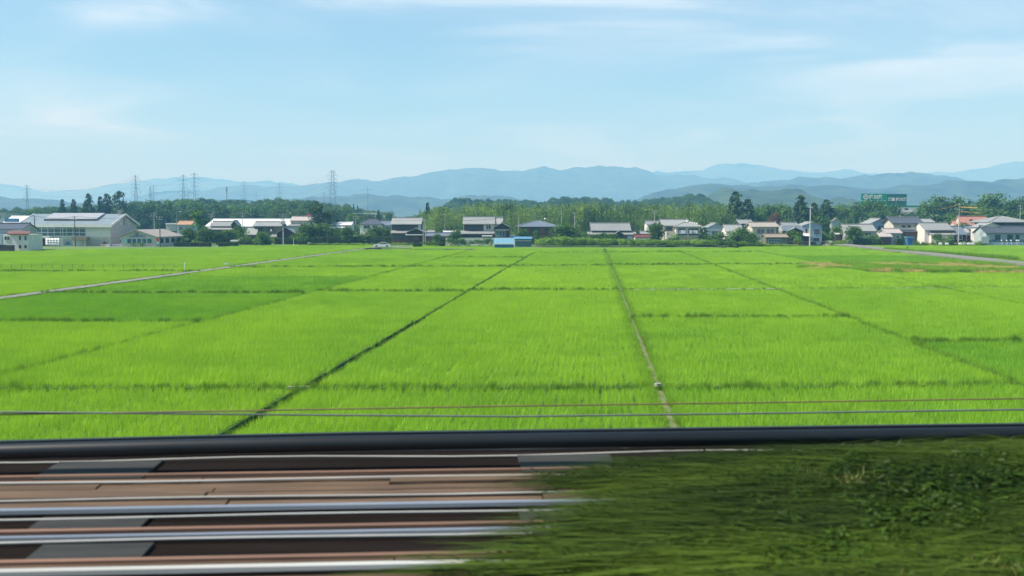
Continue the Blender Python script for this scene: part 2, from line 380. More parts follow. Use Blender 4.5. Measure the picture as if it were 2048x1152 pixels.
def crown_mesh(name, seed, material, kind='broad'):
    """a crown in unit size: 1 wide, 1 high, base at z = 0"""
    r = np.random.default_rng(seed)
    Ps, Ns, Ss, Sh = [], [], [], []
    def clump(c, rad, n, size, flat=1.0, base=0.5, up=0.3):
        d = r.normal(size=(n, 3)); d /= np.linalg.norm(d, axis=1, keepdims=True)
        rr = rad * (0.55 + 0.5 * r.random(n))
        P = c + d * rr[:, None] * np.array([1, 1, flat])
        Nn = d + r.normal(size=(n, 3)) * 0.55; Nn[:, 2] += up
        Ps.append(P); Ns.append(Nn); Ss.append(size * (0.6 + 0.8 * r.random(n)))
        Sh.append(np.clip(base + r.normal(size=n) * 0.16, 0, 1))
    if kind == 'broad':
        ncl = 42
        for k in range(ncl):
            z = r.random() ** 0.8
            ph = r.random() * 2 * math.pi
            prof = math.sqrt(max(0.03, 1 - ((z - 0.42) / 0.60) ** 2))
            rad = 0.36 * prof * (0.45 + 0.62 * r.random())
            c = np.array([rad * math.cos(ph), rad * math.sin(ph), 0.14 + 0.74 * z + 0.05 * r.normal()])
            clump(c, 0.14 + 0.09 * r.random(), 46, 0.032, 0.8, .12 + .76 * r.random())
        for z_, r_ in ((.32, .27), (.55, .30), (.74, .20)): clump(np.array([0, 0, z_]), r_, 130, 0.055, .8, 0.25)
    elif kind == 'conifer':
        z = 0.04
        while z < 0.985:
            w = 0.5 * (1 - z) ** 0.62 * (0.7 + 0.5 * r.random()) + 0.025
            nb = max(4, int(11 * (1 - z) + 3))
            for k in range(nb):
                ph = r.random() * 2 * math.pi; L = w * (0.65 + 0.5 * r.random())
                sh = r.random()
                m = 22
                t = (0.25 + 0.75 * r.random(m))
                P = np.stack([np.cos(ph) * L * t, np.sin(ph) * L * t, z - 0.05 * t * t * (L / 0.3) + 0.0 * t], 1)
                P += r.normal(size=(m, 3)) * np.array([0.03, 0.03, 0.016]) * (0.5 + w)
                Ps.append(P); Nn = r.normal(size=(m, 3)) * 0.6 + np.array([np.cos(ph) * 0.5, np.sin(ph) * 0.5, 0.8]); Ns.append(Nn)
                Ss.append(0.046 * (0.6 + 0.7 * r.random(m)) * (0.45 + 0.75 * (1 - z))); Sh.append(np.clip(sh * 0.8 + r.normal(size=m) * 0.12, 0, 1))
            z += 0.026 + 0.014 * r.random()
    elif kind == 'pine':
        # uneven layered pads on a leaning stem
        for k in range(22):
            z = (k + r.random()) / 22
            w = 0.42 * (1 - z) ** 0.6 + 0.06
            ph = r.random() * 2 * math.pi; L = w * (0.3 + 0.75 * r.random())
            c = np.array([L * math.cos(ph) + 0.05 * math.sin(5 * z), L * math.sin(ph), 0.08 + 0.88 * z])
            clump(c, 0.09 + 0.09 * r.random(), 62, 0.030, 0.45, r.random(), 0.6)
    elif kind == 'bamboo':
        # many arching plumes side by side
        for k in range(22):
            x, y = r.normal(size=2) * 0.22
            h = 0.62 + 0.38 * r.random()
            lean = r.normal(size=2) * 0.12; sh = r.random()
            m = 60
            t = r.random(m) ** 0.75
            wd = 0.02 + 0.10 * np.sin(np.pi * np.clip(t * 0.9 + 0.1, 0, 1))
            P = np.stack([x + lean[0] * t ** 2 + r.normal(size=m) * wd, y + lean[1] * t ** 2 + r.normal(size=m) * wd, h * t], 1)
            Ps.append(P); Ns.append(r.normal(size=(m, 3)) + np.array([0, 0, 0.5])); Ss.append(0.026 * (0.6 + 0.8 * r.random(m)))
            Sh.append(np.clip(sh * 0.75 + 0.15 + r.normal(size=m) * 0.15, 0, 1))
    elif kind == 'bush':
        for k in range(16):
            ph = r.random() * 2 * math.pi; rad = 0.36 * math.sqrt(r.random())
            zt = (1 - (rad / 0.5) ** 2) ** 0.5
            c = np.array([rad * math.cos(ph), rad * math.sin(ph), 0.12 + 0.62 * zt * (0.3 + 0.7 * r.random())])
            clump(c, 0.12 + 0.09 * r.random(), 40, 0.042, 0.9, r.random(), 0.4)
    P, Nn, S, H = map(np.concatenate, (Ps, Ns, Ss, Sh))
    P[:, 2] = np.maximum(P[:, 2], 0.0)
    P[:, 2] /= max(1e-6, np.percentile(P[:, 2], 99.7))
    return np_mesh(name, leaf_quads(P, Nn, S, 0.62, r), 4, H, material)

def blades_mesh(name, base, height, width, lean, shade, material, r, mid=0.55, droop=0.25):
    """blades of grass: a quad and a tip each, as 5-corner faces; lean (n,2) is how far the tip is carried"""
    n = len(base); H = height[:, None]; L3 = np.concatenate([lean, np.zeros((n, 1))], 1)
    a = r.random(n) * 2 * math.pi
    side = np.stack([np.cos(a), np.sin(a), np.zeros(n)], 1) * (width / 2)[:, None]
    up = np.array([0, 0, 1.0])
    m = base + L3 * 0.30 + up * H * mid * 1.05
    tip = base + L3 + up * (H - droop * np.linalg.norm(lean, axis=1, keepdims=True))
    V1 = np.stack([base - side, base + side, m + side * 0.9, m - side * 0.9], 1)
    V2 = np.stack([m - side * 0.9, m + side * 0.9, tip + side * 0.12, tip - side * 0.12], 1)
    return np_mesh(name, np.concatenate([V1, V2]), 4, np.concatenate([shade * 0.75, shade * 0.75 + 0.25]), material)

SRC = {}
def source_collection(key, meshes):
    col = bpy.data.collections.new(key)       # never linked to the scene: only what gets scattered
    for i, me in enumerate(meshes):
        o = bpy.data.objects.new('%s_%02d' % (key, i), me); col.objects.link(o)
    SRC[key] = (col, len(meshes))
def scatter(name, key, P, rotz, scl, tint, parent=None, tilt=None, seed=0):
    """one 'stuff' object: a point cloud that carries copies of the meshes in a source collection"""
    col, k = SRC[key]; n = len(P)
    r = np.random.default_rng(seed + n)
    me = bpy.data.meshes.new(name); me.vertices.add(n); me.vertices.foreach_set('co', np.asarray(P, np.float32).reshape(-1))
    rot = np.zeros((n, 3), np.float32); rot[:, 2] = rotz
    if tilt is not None: rot[:, :2] = tilt
    scl = np.asarray(scl, np.float32)
    if scl.ndim == 1: scl = np.repeat(scl[:, None], 3, 1)
    for nm, ty, arr, f in (('rot', 'FLOAT_VECTOR', rot, 'vector'), ('scl', 'FLOAT_VECTOR', scl, 'vector'), ('tint', 'FLOAT', np.asarray(tint, np.float32), 'value')):
        at_ = me.attributes.new(nm, ty, 'POINT'); at_.data.foreach_set(f, np.ascontiguousarray(arr, np.float32).reshape(-1))
    at_ = me.attributes.new('pick', 'INT', 'POINT'); at_.data.foreach_set('value', r.integers(0, k, n).astype(np.int32))
    o = bpy.data.objects.new(name, me); C.objects.link(o)
    if parent is not None: o.parent = parent
    gname = 'scatter_' + key
    ng = bpy.data.node_groups.get(gname)
    if ng is None:
        ng = bpy.data.node_groups.new(gname, 'GeometryNodeTree')
        ng.interface.new_socket('Geometry', in_out='INPUT', socket_type='NodeSocketGeometry')
        ng.interface.new_socket('Geometry', in_out='OUTPUT', socket_type='NodeSocketGeometry')
        gi = ng.nodes.new('NodeGroupInput'); go = ng.nodes.new('NodeGroupOutput')
        ci = ng.nodes.new('GeometryNodeCollectionInfo'); ci.inputs[0].default_value = col
        ci.inputs['Separate Children'].default_value = True; ci.inputs['Reset Children'].default_value = True
        ip = ng.nodes.new('GeometryNodeInstanceOnPoints'); ip.inputs['Pick Instance'].default_value = True
        def nattr(nm, dt):
            q = ng.nodes.new('GeometryNodeInputNamedAttribute'); q.data_type = dt; q.inputs[0].default_value = nm; return q.outputs[0]
        ng.links.new(gi.outputs[0], ip.inputs['Points']); ng.links.new(ci.outputs[0], ip.inputs['Instance'])
        ng.links.new(nattr('pick', 'INT'), ip.inputs['Instance Index'])
        e2r = ng.nodes.new('FunctionNodeEulerToRotation'); ng.links.new(nattr('rot', 'FLOAT_VECTOR'), e2r.inputs[0])
        ng.links.new(e2r.outputs[0], ip.inputs['Rotation'])
        ng.links.new(nattr('scl', 'FLOAT_VECTOR'), ip.inputs['Scale'])
        ng.links.new(ip.outputs[0], go.inputs[0])
    md = o.modifiers.new('scatter', 'NODES'); md.node_group = ng
    o['kind'] = 'stuff'
    return o

BROAD = [crown_mesh('broad_crown', 100 + i, M['broad'], 'broad') for i in range(5)]
CONIF = [crown_mesh('conifer_crown', 200 + i, M['conifer'], 'conifer') for i in range(3)]
PINE = [crown_mesh('pine_crown', 300 + i, M['pine'], 'pine') for i in range(2)]
PINED = [crown_mesh('dark_pine_crown', 320 + i, M['conifer'], 'pine') for i in range(2)]
BAMB = [crown_mesh('bamboo_crown', 400 + i, M['bamboo'], 'bamboo') for i in range(4)]
BUSH = [crown_mesh('bush_crown', 500 + i, M['bush'], 'bush') for i in range(4)]
DBUSH = [crown_mesh('dark_bush_crown', 520 + i, M['broad'], 'bush') for i in range(3)]
RUSTB = [crown_mesh('brown_crown', 540, M['rust_leaf'], 'broad')]

# ------------------------------------------------------------------ ground, hills
def sheet(name, pts, m, kind='structure', parent=None, thick=0.0):
    b = MB()
    if thick: b.prism([(p[0], p[1], p[2] - thick) for p in pts], (0, 0, thick))
    else: b.face(*pts)
    return tag(b.build(name, m, parent), kind=kind)

ground = sheet('ground', [(-10500, -40, -0.06), (10500, -40, -0.06), (10500, 11500, -0.06), (-10500, 11500, -0.06)], M['plain'])
paddy_soil = sheet('paddy_ground', [(-260, 22, -0.02), (260, 22, -0.02), (260, 330, -0.02), (-260, 330, -0.02)], M['soil'])

M['hill_far'] = mat('hazy_forest', (0.006, 0.018, 0.014), (0.05, 0.085, 0.042), 0.016, 0.95, 0.0, detail=10)
M['hill_near'] = mat('forest_floor', (0.012, 0.034, 0.016), (0.045, 0.08, 0.028), 0.03, 0.95, 0.0, detail=8)
def hill(name, prof, Y, depth, m, rough=1.0, seed=0, cut=None, step=6.0, tree=0.0):
    """a range of hills whose crest follows prof [(px, py)] at depth Y"""
    px = np.array([p[0] for p in prof], float); py = np.array([p[1] for p in prof], float)
    s = Y / FPX
    X = np.arange((px[0] - 1024) * s, (px[-1] - 1024) * s + 0.1, step * s)
    qx = X / s + 1024
    crest = np.interp(qx, px, py)
    k = np.array([1, 2, 3, 2, 1]) / 9.0
    crest = np.convolve(np.pad(crest, 2, 'edge'), k, 'valid')
    hc = CZ + (436 - crest) * s
    hc = hc + (fbm(qx / 45, qx * 0 + seed, seed, 5, 0.62) - 0.5) * 2 * rough * 9.0 * s
    hc = hc + (fbm(qx / 9, qx * 0 + seed + 7, seed + 40, 3, 0.6) - 0.5) * 4.5 * s
    hc = np.maximum(hc, 1.0)
    ts = np.concatenate([np.linspace(-1, 0, 15), np.linspace(0.12, 1, 6)])
    n, mm = len(X), len(ts)
    V = np.zeros((mm, n, 3))
    for j, t in enumerate(ts):
        yy = Y + t * depth
        warp = (fbm(X / (depth * 0.9), X * 0 + t * 1.4 + seed, seed + 5, 3) - 0.5) * depth * 0.9 * abs(t)
        h = np.interp(X + warp, X, hc)
        fall = (1 - abs(t) ** 1.35) if t < 0 else (1 - t) ** 1.2
        rid = 1 - np.abs(2 * fbm(X / (depth * 0.35), X * 0 + yy / (depth * 0.8), seed + 9, 4) - 1)
        z = h * fall * (1 - 0.55 * min(1, abs(t) * 2.2) * (1 - rid))
        z = z + (fbm(X / (9 * s), X * 0 + yy / (9 * s), seed + 21, 3) - 0.5) * tree
        if j in (0, mm - 1): z = z * 0 - 1.0
        V[j, :, 0] = X; V[j, :, 1] = yy + (fbm(X / (depth * 0.5), X * 0 + seed, seed + 3, 3) - 0.5) * depth * 0.5 * (1 - abs(t))*(1 if t < 0 else 0)
        V[j, :, 2] = z
    idx = np.arange(mm * n).reshape(mm, n)
    F = np.stack([idx[:-1, :-1], idx[:-1, 1:], idx[1:, 1:], idx[1:, :-1]], -1).reshape(-1, 4)
    me = bpy.data.meshes.new(name); me.from_pydata(V.reshape(-1, 3).tolist(), [], F.tolist())
    me.materials.append(m); me.polygons.foreach_set('use_smooth', [True] * len(me.polygons)); me.update()
    o = bpy.data.objects.new(name, me); C.objects.link(o); o['kind'] = 'structure'
    return o, V
hill('distant_mountains', [(-500,400),(-250,372),(-80,378),(0,369),(24,369),(48,373),(75,380),(103,384),(130,381),(164,382),(205,377),(232,368),(267,366),(301,361),(352,356),(403,354),(444,360),(492,365),(537,362),(574,367),(640,374),(720,384),(800,400),(860,420)], 9200, 1000, M['hill_far'], 0.25, 1)
hill('distant_mountains', [(900,420),(950,352),(1005,341),(1042,341),(1090,352),(1180,360),(1290,344),(1348,344),(1406,342),(1430,330),(1444,328),(1464,329),(1481,325),(1498,329),(1526,331),(1560,339),(1601,343),(1642,346),(1676,340),(1697,337),(1721,346),(1751,348),(1800,352),(1874,344),(1902,346),(1929,342),(1973,335),(1997,327),(2018,324),(2060,323),(2130,330),(2300,350),(2600,390)], 8700, 1000, M['hill_far'], 0.2, 2)
hill('mountain_range', [(180,425),(280,393),(308,384),(362,380),(410,383),(431,373),(478,371.5),(547,371.5),(574,370),(615,371),(643,367),(680,366),(700,363),(731,357),(748,364.6),(782,360),(806,352),(827,354),(871,346),(916,338.5),(964,336.5),(1005,345),(1042,343),(1087,333.5),(1117,341.5),(1135,340),(1155,332.5),(1169,336.7),(1199,331.5),(1227,333.5),(1240,335.6),(1271,334),(1295,342),(1319,352),(1348,350),(1392,352),(1416,358),(1447,355),(1478,366),(1530,380),(1600,402),(1680,425)], 6000, 1000, M['hill_far'], 0.35, 3)
hill('blue_hills', [(-400,410),(-200,388),(-60,397),(0,395),(14,394),(34,400),(68,397),(113,399),(154,405),(230,409),(330,407),(393,402),(472,397),(533,404),(615,394),(680,394),(741,387),(769,393.7),(793,391),(817,396),(851,395),(899,398),(919,393),(940,392),(974,391),(1008,392),(1052,401),(1110,412),(1200,424)], 3000, 540, M['hill_far'], 0.5, 4)
hill('blue_hills', [(1280,425),(1340,395),(1400,380),(1447,374),(1505,366),(1526,363),(1560,362),(1587,356),(1608,352),(1618,356),(1642,353),(1662,356),(1679,363),(1693,355),(1717,350),(1741,352),(1768,348.5),(1823,345.5),(1843,346.5),(1874,351),(1902,354),(1925,363),(1963,366),(1997,364),(2048,357),(2100,350),(2200,362),(2500,400)], 4100, 700, M['hill_far'], 0.4, 5)
hill('wooded_hills', [(1180,428),(1260,402),(1310,386),(1348,378),(1368,375),(1409,365),(1433,366),(1447,373),(1468,371),(1502,373),(1553,371),(1635,371),(1669,373),(1717,376),(1772,376),(1823,369),(1861,371),(1888,360),(1925,364),(1973,369),(1997,360),(2021,359),(2048,360.5),(2120,352),(2250,366),(2500,410)], 2700, 520, M['hill_far'], 0.5, 6)
hill('wooded_hill', [(1330,425),(1400,400),(1413,391),(1430,380),(1450,378),(1474,383),(1502,380),(1536,382),(1567,378),(1587,376.6),(1604,383),(1621,393),(1656,402),(1666,395),(1683,390),(1693,401),(1707,395),(1720,404),(1760,418),(1850,425),(1980,430)], 1600, 280, M['hill_near'], 0.4, 7, tree=5.0)

NEAR_HILLS = []
def wooded(name, prof, Y, depth, seed, size, count, shade=0.4):
    o, V = hill(name, prof, Y, depth, M['hill_near'], 0.3, seed, step=5.0)
    NEAR_HILLS.append((V, size, count, seed, shade))
    return o
wooded('wooded_hill', [(860,432),(888,421),(902,404),(926,402),(953,404),(998,406),(1049,407),(1080,412),(1087,407),(1114,399),(1148,399),(1193,401),(1213,404),(1261,408),(1329,401),(1375,395),(1399,394),(1413,400),(1440,415),(1500,432)], 950, 130, 8, 6.5, 1500)
wooded('wooded_hill', [(-200,420),(-60,416),(20,428),(60,427),(110,424),(170,422),(230,420),(265,413),(300,411),(350,408),(420,406),(480,410),(530,408),(560,404),(600,406),(640,410),(690,420),(740,430),(790,433)], 720, 150, 9, 6.5, 1500)

class CrownSource: pass
M['wood_i'] = leafmat('woodland_leaves', (0.022, 0.068, 0.016), (0.12, 0.225, 0.04), trans=0.25, instancer=True, rnd=0.3)
M['bamboo_i'] = leafmat('bamboo_grove_leaves', (0.062, 0.145, 0.026), (0.32, 0.46, 0.085), trans=0.35, instancer=True, rnd=0.3)
def remat(meshes, m):
    out = []
    for me in meshes:
        c = me.copy(); c.materials.clear(); c.materials.append(m); out.append(c)
    return out
source_collection('wood', remat(BROAD, M['wood_i']))
source_collection('bamboo', remat(BAMB + BAMB[:1], M['bamboo_i']) + remat(BROAD[:1], M['wood_i']))
M['scrub_i'] = leafmat('scrub_leaves', (0.06, 0.14, 0.02), (0.26, 0.45, 0.06), trans=0.3, instancer=True, rnd=0.3)
source_collection('scrub', remat(BUSH, M['scrub_i']))

for V, size, count, seed, shade in NEAR_HILLS:
    r = np.random.default_rng(seed)
    mm, n, _ = V.shape
    j = 1 + 14.5 * r.random(count) ** 0.7; i = r.random(count) * (n - 1.01)
    j0, i0 = j.astype(int), i.astype(int); fj, fi = (j - j0)[:, None], (i - i0)[:, None]
    P = (V[j0, i0] * (1 - fi) + V[j0, i0 + 1] * fi) * (1 - fj) + (V[j0 + 1, i0] * (1 - fi) + V[j0 + 1, i0 + 1] * fi) * fj
    s = size * (0.7 + 0.7 * r.random(count))
    sc = np.stack([s, s, s * (0.75 + 0.4 * r.random(count))], 1)
    P[:, 2] -= 0.55 * sc[:, 2]
    scatter('hillside_woodland', 'wood', P, r.random(count) * 6.28, sc, np.clip(shade + 0.25 * r.normal(size=count) - 0.2, 0, 0.5), seed=seed)

# ------------------------------------------------------------------ paddies
VX = 1185.0
def Lx(x0, y0): return lambda y: VX + (x0 - VX) * (y - 436.0) / (y0 - 436.0)
L0 = Lx(370, 545); L1 = Lx(403, 640); L2 = Lx(580, 785); L3 = Lx(1262, 635); L4 = Lx(1695, 630); L5 = Lx(1889, 575); L6 = Lx(1880, 512)
LM = Lx(-900, 545); LR = Lx(2900, 512)
CAN = 0.72                       # height of the rice
def rice_sources():
    near, far = [], []
    for v in range(4):
        r = np.random.default_rng(600 + v)
        B, Hh, Ww, Ln, Sd = [], [], [], [], []
        for i in range(4):
            for j in range(6):
                c = np.array([-0.45 + 0.3 * i, -0.5 + 0.2 * j, 0]) + np.append(r.normal(size=2) * 0.05, 0)
                nb = 16; hh = CAN * (0.92 + 0.16 * r.random()); sh = r.random()
                B.append(c + np.concatenate([r.normal(size=(nb, 2)) * 0.04, np.zeros((nb, 1))], 1))
                Hh.append(hh * (0.84 + 0.22 * r.random(nb))); Ww.append(0.011 + 0.007 * r.random(nb))
                a = r.random(nb) * 6.28; q = 0.05 + 0.22 * r.random(nb)
                Ln.append(np.stack([np.cos(a) * q + 0.06, np.sin(a) * q], 1)); Sd.append(np.clip(0.38 + 0.25 * sh + r.normal(size=nb) * 0.15, 0, 1))
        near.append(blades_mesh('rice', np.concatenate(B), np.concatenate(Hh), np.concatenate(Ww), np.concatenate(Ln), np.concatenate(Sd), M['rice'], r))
        B, Hh, Ww, Ln, Sd = [], [], [], [], []
        for i in range(8):
            for j in range(8):
                c = np.array([-1.05 + 0.3 * i, -1.05 + 0.3 * j, 0]) + np.append(r.normal(size=2) * 0.03, 0)
                nb = 9; hh = CAN * (0.92 + 0.16 * r.random()); sh = r.random()
                B.append(c + np.concatenate([r.normal(size=(nb, 2)) * 0.04, np.zeros((nb, 1))], 1))
                Hh.append(hh * (0.75 + 0.35 * r.random(nb))); Ww.append(0.024 + 0.014 * r.random(nb))
                a = r.random(nb) * 6.28; q = 0.05 + 0.22 * r.random(nb)
                Ln.append(np.stack([np.cos(a) * q + 0.06, np.sin(a) * q], 1)); Sd.append(np.clip(0.38 + 0.25 * sh + r.normal(size=nb) * 0.15, 0, 1))
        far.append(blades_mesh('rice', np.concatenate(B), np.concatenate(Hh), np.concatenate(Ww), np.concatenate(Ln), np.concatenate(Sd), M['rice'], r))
    source_collection('rice_near', near); source_collection('rice_far', far)
rice_sources()
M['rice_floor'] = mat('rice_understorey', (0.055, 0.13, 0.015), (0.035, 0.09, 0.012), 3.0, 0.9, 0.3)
FDIR = math.atan2(VX - 1024.0, FPX)          # field edges run this far to the right of the view direction
def inside(poly, P):
    x, y = P[:, 0], P[:, 1]; c = np.zeros(len(P), bool); n = len(poly)
    for i in range(n):
        x1, y1 = poly[i][0], poly[i][1]; x2, y2 = poly[(i + 1) % n][0], poly[(i + 1) % n][1]
        c ^= ((y1 > y) != (y2 > y)) & (x < (x2 - x1) * (y - y1) / (y2 - y1 + 1e-12) + x1)
    return c
def shrink(poly, ds):
    """poly of 4 ground points (near-left, near-right, far-right, far-left), each edge moved inwards by ds[i]"""
    out = []; n = 4
    lines = []
    for i in range(n):
        p, q = Vector(poly[i][:2]), Vector(poly[(i + 1) % n][:2]); d = (q - p).normalized(); nr = Vector((-d.y, d.x))
        lines.append((p + nr * ds[i], d))
    for i in range(n):
        (p, d), (q, e) = lines[i - 1], lines[i]
        den = d.x * e.y - d.y * e.x
        t = ((q.x - p.x) * e.y - (q.y - p.y) * e.x) / den
        out.append((p + d * t).to_tuple())
    return out
paddy_polys = []
def paddy(corners, label, tint=0.0, gaps=(0.5, 0.4, 0.5, 0.4), seed=0, var=0.2, hscale=1.0):
    poly = shrink([gp(x, y, CAN * 0.8) for x, y in corners], gaps)
    P2 = np.array(poly); cy = P2[:, 1].mean(); ymin = P2[:, 1].min()
    near = ymin < 105
    st = 1.2 if near else 2.4
    key = 'rice_near' if near else 'rice_far'
    a0, b0, b1, a1 = P2[0], P2[1], P2[2], P2[3]       # near-left, near-right, far-right, far-left
    dep = (np.linalg.norm(a1 - a0) + np.linalg.norm(b1 - b0)) / 2
    nv = max(1, int(round(dep / st))); sv = dep / nv
    pts, sxs = [], []
    for q in range(nv):                              # fill each row from edge to edge
        t = (q + .5) / nv; A_, B_ = a0 + (a1 - a0) * t, b0 + (b1 - b0) * t
        w_ = np.linalg.norm(B_ - A_); nu = max(1, int(round(w_ / st))); f = ((np.arange(nu) + .5) / nu)[:, None]
        pts.append(np.concatenate([A_ + (B_ - A_) * f, np.zeros((nu, 1))], 1)); sxs.append(np.full(nu, w_ / nu / st))
    P = np.concatenate(pts); sxs = np.concatenate(sxs)
    vis = np.abs(P[:, 0]) < P[:, 1] * 0.56 + 6       # what the photograph could show, and a step to the side
    P, sxs = P[vis], sxs[vis]
    if len(P) == 0: return None
    r = np.random.default_rng(seed + 50)
    big = fbm(P[:, 0] / 9, P[:, 1] / 14, 31, 3); fine = fbm(P[:, 0] / 4.5, P[:, 1] / 1.5, 77, 2)
    hs = hscale * (0.9 + 0.16 * big + 0.12 * (fine - 0.5) + 0.04 * r.normal(size=len(P)))
    ti = tint + (big - 0.5) * var * 2 + (fine - 0.5) * 0.22 + 0.03 * r.normal(size=len(P))
    sc = np.stack([sxs, np.full(len(P), sv / st), hs], 1)
    o = scatter('rice_paddy', key, P, -FDIR + math.pi * r.integers(0, 2, len(P)), sc, 0.14 + ti,
                tilt=np.stack([(fine - 0.5) * 0.16, 0.05 * r.normal(size=len(P))], 1), seed=seed)
    tag(o, label, 'rice paddy', 'rice paddies')
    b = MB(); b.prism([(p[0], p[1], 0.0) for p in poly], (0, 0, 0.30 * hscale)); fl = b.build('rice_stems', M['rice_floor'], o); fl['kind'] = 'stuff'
    paddy_polys.append(poly)
    return o
def row(La, Lb, y0, y1, label, **k):
    """between two field lines, from photo height y0 (near) to y1 (far); y may be (left, right)"""
    yl0, yr0 = y0 if isinstance(y0, tuple) else (y0, y0); yl1, yr1 = y1 if isinstance(y1, tuple) else (y1, y1)
    return paddy([(La(yl0), yl0), (Lb(yr0), yr0), (Lb(yr1), yr1), (La(yl1), yl1)], label, **k)
R7, R6, R5, R4, R3 = 769, 636, 579, 531, 514
sd_ = 0
def rr(*a, **k):
    global sd_; sd_ += 1
    return row(*a, seed=sd_, **k)
# nearest row, just beyond the embankment
rr(L1, L2, 905, 771, 'rice in the nearest row of paddies, left of the dark ditch that meets the black pipe', gaps=(0.2, 0.38, 0.38, 0.33), tint=0.03)
rr(L2, L3, 905, 771, 'rice in the nearest row, between the dark ditch and the grassy footpath', gaps=(0.2, 0.38, 0.38, 0.38), tint=-0.03)
rr(L3, L4, 905, (771, 764), 'rice in the nearest row, right of the grassy footpath', gaps=(0.2, 0.33, 0.38, 0.38), tint=-0.14)
rr(L4, L5, 905, (764, 752), 'rice in the nearest row at the far right corner', gaps=(0.2, 0.33, 0.38, 0.33), tint=-0.05)
# second row
rr(L0, L1, (769, 769), (640, 640), 'bright rice of the long left paddy below the dark green parcel', gaps=(0.45, 0.25, 0.4, 1.5), tint=0.02)
rr(L1, L2, 768, 637, 'large bright paddy left of the dark diagonal ditch, behind the nearest bund', gaps=(0.45, 0.38, 0.18, 0.25), tint=0.02)
rr(L2, L3, 768, 637, 'large bright paddy right of the dark diagonal ditch, behind the nearest bund', gaps=(0.45, 0.38, 0.12, 0.38), tint=0.04)
rr(L3, L4, (768, 762), 632, 'large paddy right of the grassy footpath, behind the nearest bund', gaps=(0.45, 0.33, 0.38, 0.38), tint=0.0)
rr(L4, L5, (762, 752), (680, 676), 'darker green paddy in the lower right corner of the fields', gaps=(0.45, 0.33, 0.35, 0.33), tint=-0.22)
# third row
rr(L0, L1, 639, 584, 'dark green parcel on the left, below the brown cross path', gaps=(0.3, 0.4, 0.4, 1.5), tint=-0.36, hscale=0.92)
rr(L1, L2, 637, 581, 'paddy left of the dark ditch and just before the cross channel', gaps=(0.18, 0.3, 0.4, 0.4), tint=0.04)
rr(L2, L3, 637, 579, 'paddy right of the dark ditch and just before the cross channel', gaps=(0.12, 0.38, 0.4, 0.3), tint=0.06)
rr(L3, L4, 631, 578, 'paddy right of the footpath and just before the cross channel', gaps=(0.3, 0.33, 0.38, 0.38), tint=0.05)
rr(L4, L5, (680, 676), 575, 'wide paddy on the right, just before the pale concrete channel', gaps=(0.35, 0.33, 0.38, 0.33), tint=0.03)
rr(L5, L6, (676, 674), 574, 'rice along the right edge of the picture before the concrete channel', gaps=(0.35, 0.33, 0.38, 0.33), tint=0.0)
# fourth row
rr(L0, L1, 583, 551, 'dark green strip of rice left of centre, beyond the cross path', gaps=(0.45, 0.4, 0.12, 1.5), tint=-0.33, hscale=0.92)
rr(L0, L1, 551, 533, 'bright strip of rice beyond the dark green strip, right of the left lane', gaps=(0.12, 0.4, 0.4, 1.5), tint=0.04)
rr(L1, L2, 580, 532, 'yellowish paddy left of the ditch, beyond the cross channel', gaps=(0.45, 0.4, 0.4, 0.4), tint=0.09)
rr(L2, L3, 577, 530, 'yellowish paddy with visible rows in the middle of the fields', gaps=(0.45, 0.38, 0.4, 0.3), tint=0.12)
rr(L3, L4, 576, 529, 'yellowish paddy right of the footpath, beyond the cross channel', gaps=(0.45, 0.33, 0.4, 0.38), tint=0.12)
LF = Lx(1612, 528)
rr(L4, LF, (574, 573.4), 528, 'bright paddy left of the dry fallow strip, beyond the pale channel', gaps=(0.45, 0.0, 0.38, 0.33), tint=0.10)
rr(LF, L5, (573.4, 573), (529, 543), 'bright paddy in front of the left end of the dry fallow strip', gaps=(0.45, 0.33, 0.38, 0.0), tint=0.08)
rr(L5, L6, (572, 571), (544, 545), 'bright paddy in front of the right end of the dry fallow strip', gaps=(0.45, 0.33, 0.38, 0.33), tint=0.08)
# fifth row and beyond
rr(L0, L1, 532, 516, 'strip of rice right of the left lane, third from the houses', gaps=(0.45, 0.4, 0.38, 1.5), tint=0.02)
rr(L0, L1, 515, 499, 'strip of rice right of the left lane, nearest the white car', gaps=(0.3, 0.4, 0.4, 1.5), tint=0.05)
rr(L1, L2, 531, 514, 'small paddy left of the ditch, second from the houses', gaps=(0.45, 0.4, 0.38, 0.4), tint=0.03)
rr(L1, L2, 513.5, 504, 'small paddy before the white block wall', gaps=(0.3, 0.4, 0.4, 0.4), tint=0.05)
rr(L2, L3, 529, 504.5, 'small paddy with fine rows in front of the hip roofed brick house', gaps=(0.45, 0.4, 0.4, 0.4), tint=0.0)
rr(L3, L4, 527.5, 503.5, 'small paddy in front of the long grey roofed house', gaps=(0.45, 0.33, 0.4, 0.4), tint=0.0)
rr(L4, L5, 526.5, 503.5, 'small paddy in front of the dense bushes right of centre', gaps=(0.45, 0.33, 0.4, 0.33), tint=0.03)
rr(L5, L6, 526, 511, 'dark green parcel beyond the dry fallow strip on the right', gaps=(0.45, 0.33, 0.12, 0.33), tint=-0.34)
rr(L5, L6, 511, 492, 'bright rice in front of the blue house and left of the right lane', gaps=(0.12, 2.6, 0.38, 0.33), tint=0.05)
rr(L3, L5, 503, 495.8, 'narrow last strip of rice before the bushes', gaps=(0.3, 0.33, 0.38, 0.4), tint=0.05)
rr(L1, L3, 504, 495.6, 'narrow last strip of rice before the blue sheds', gaps=(0.3, 0.33, 0.38, 0.4), tint=0.04)
rr(LM, L0, 600, 542, 'rice left of the left lane, in front of the wire fence', gaps=(0.45, 1.4, 0.38, 0.4), tint=0.03)
rr(LM, L0, 540, 528, 'narrow rice strip just behind the wire fence', gaps=(0.45, 1.4, 0.2, 0.4), tint=0.05)
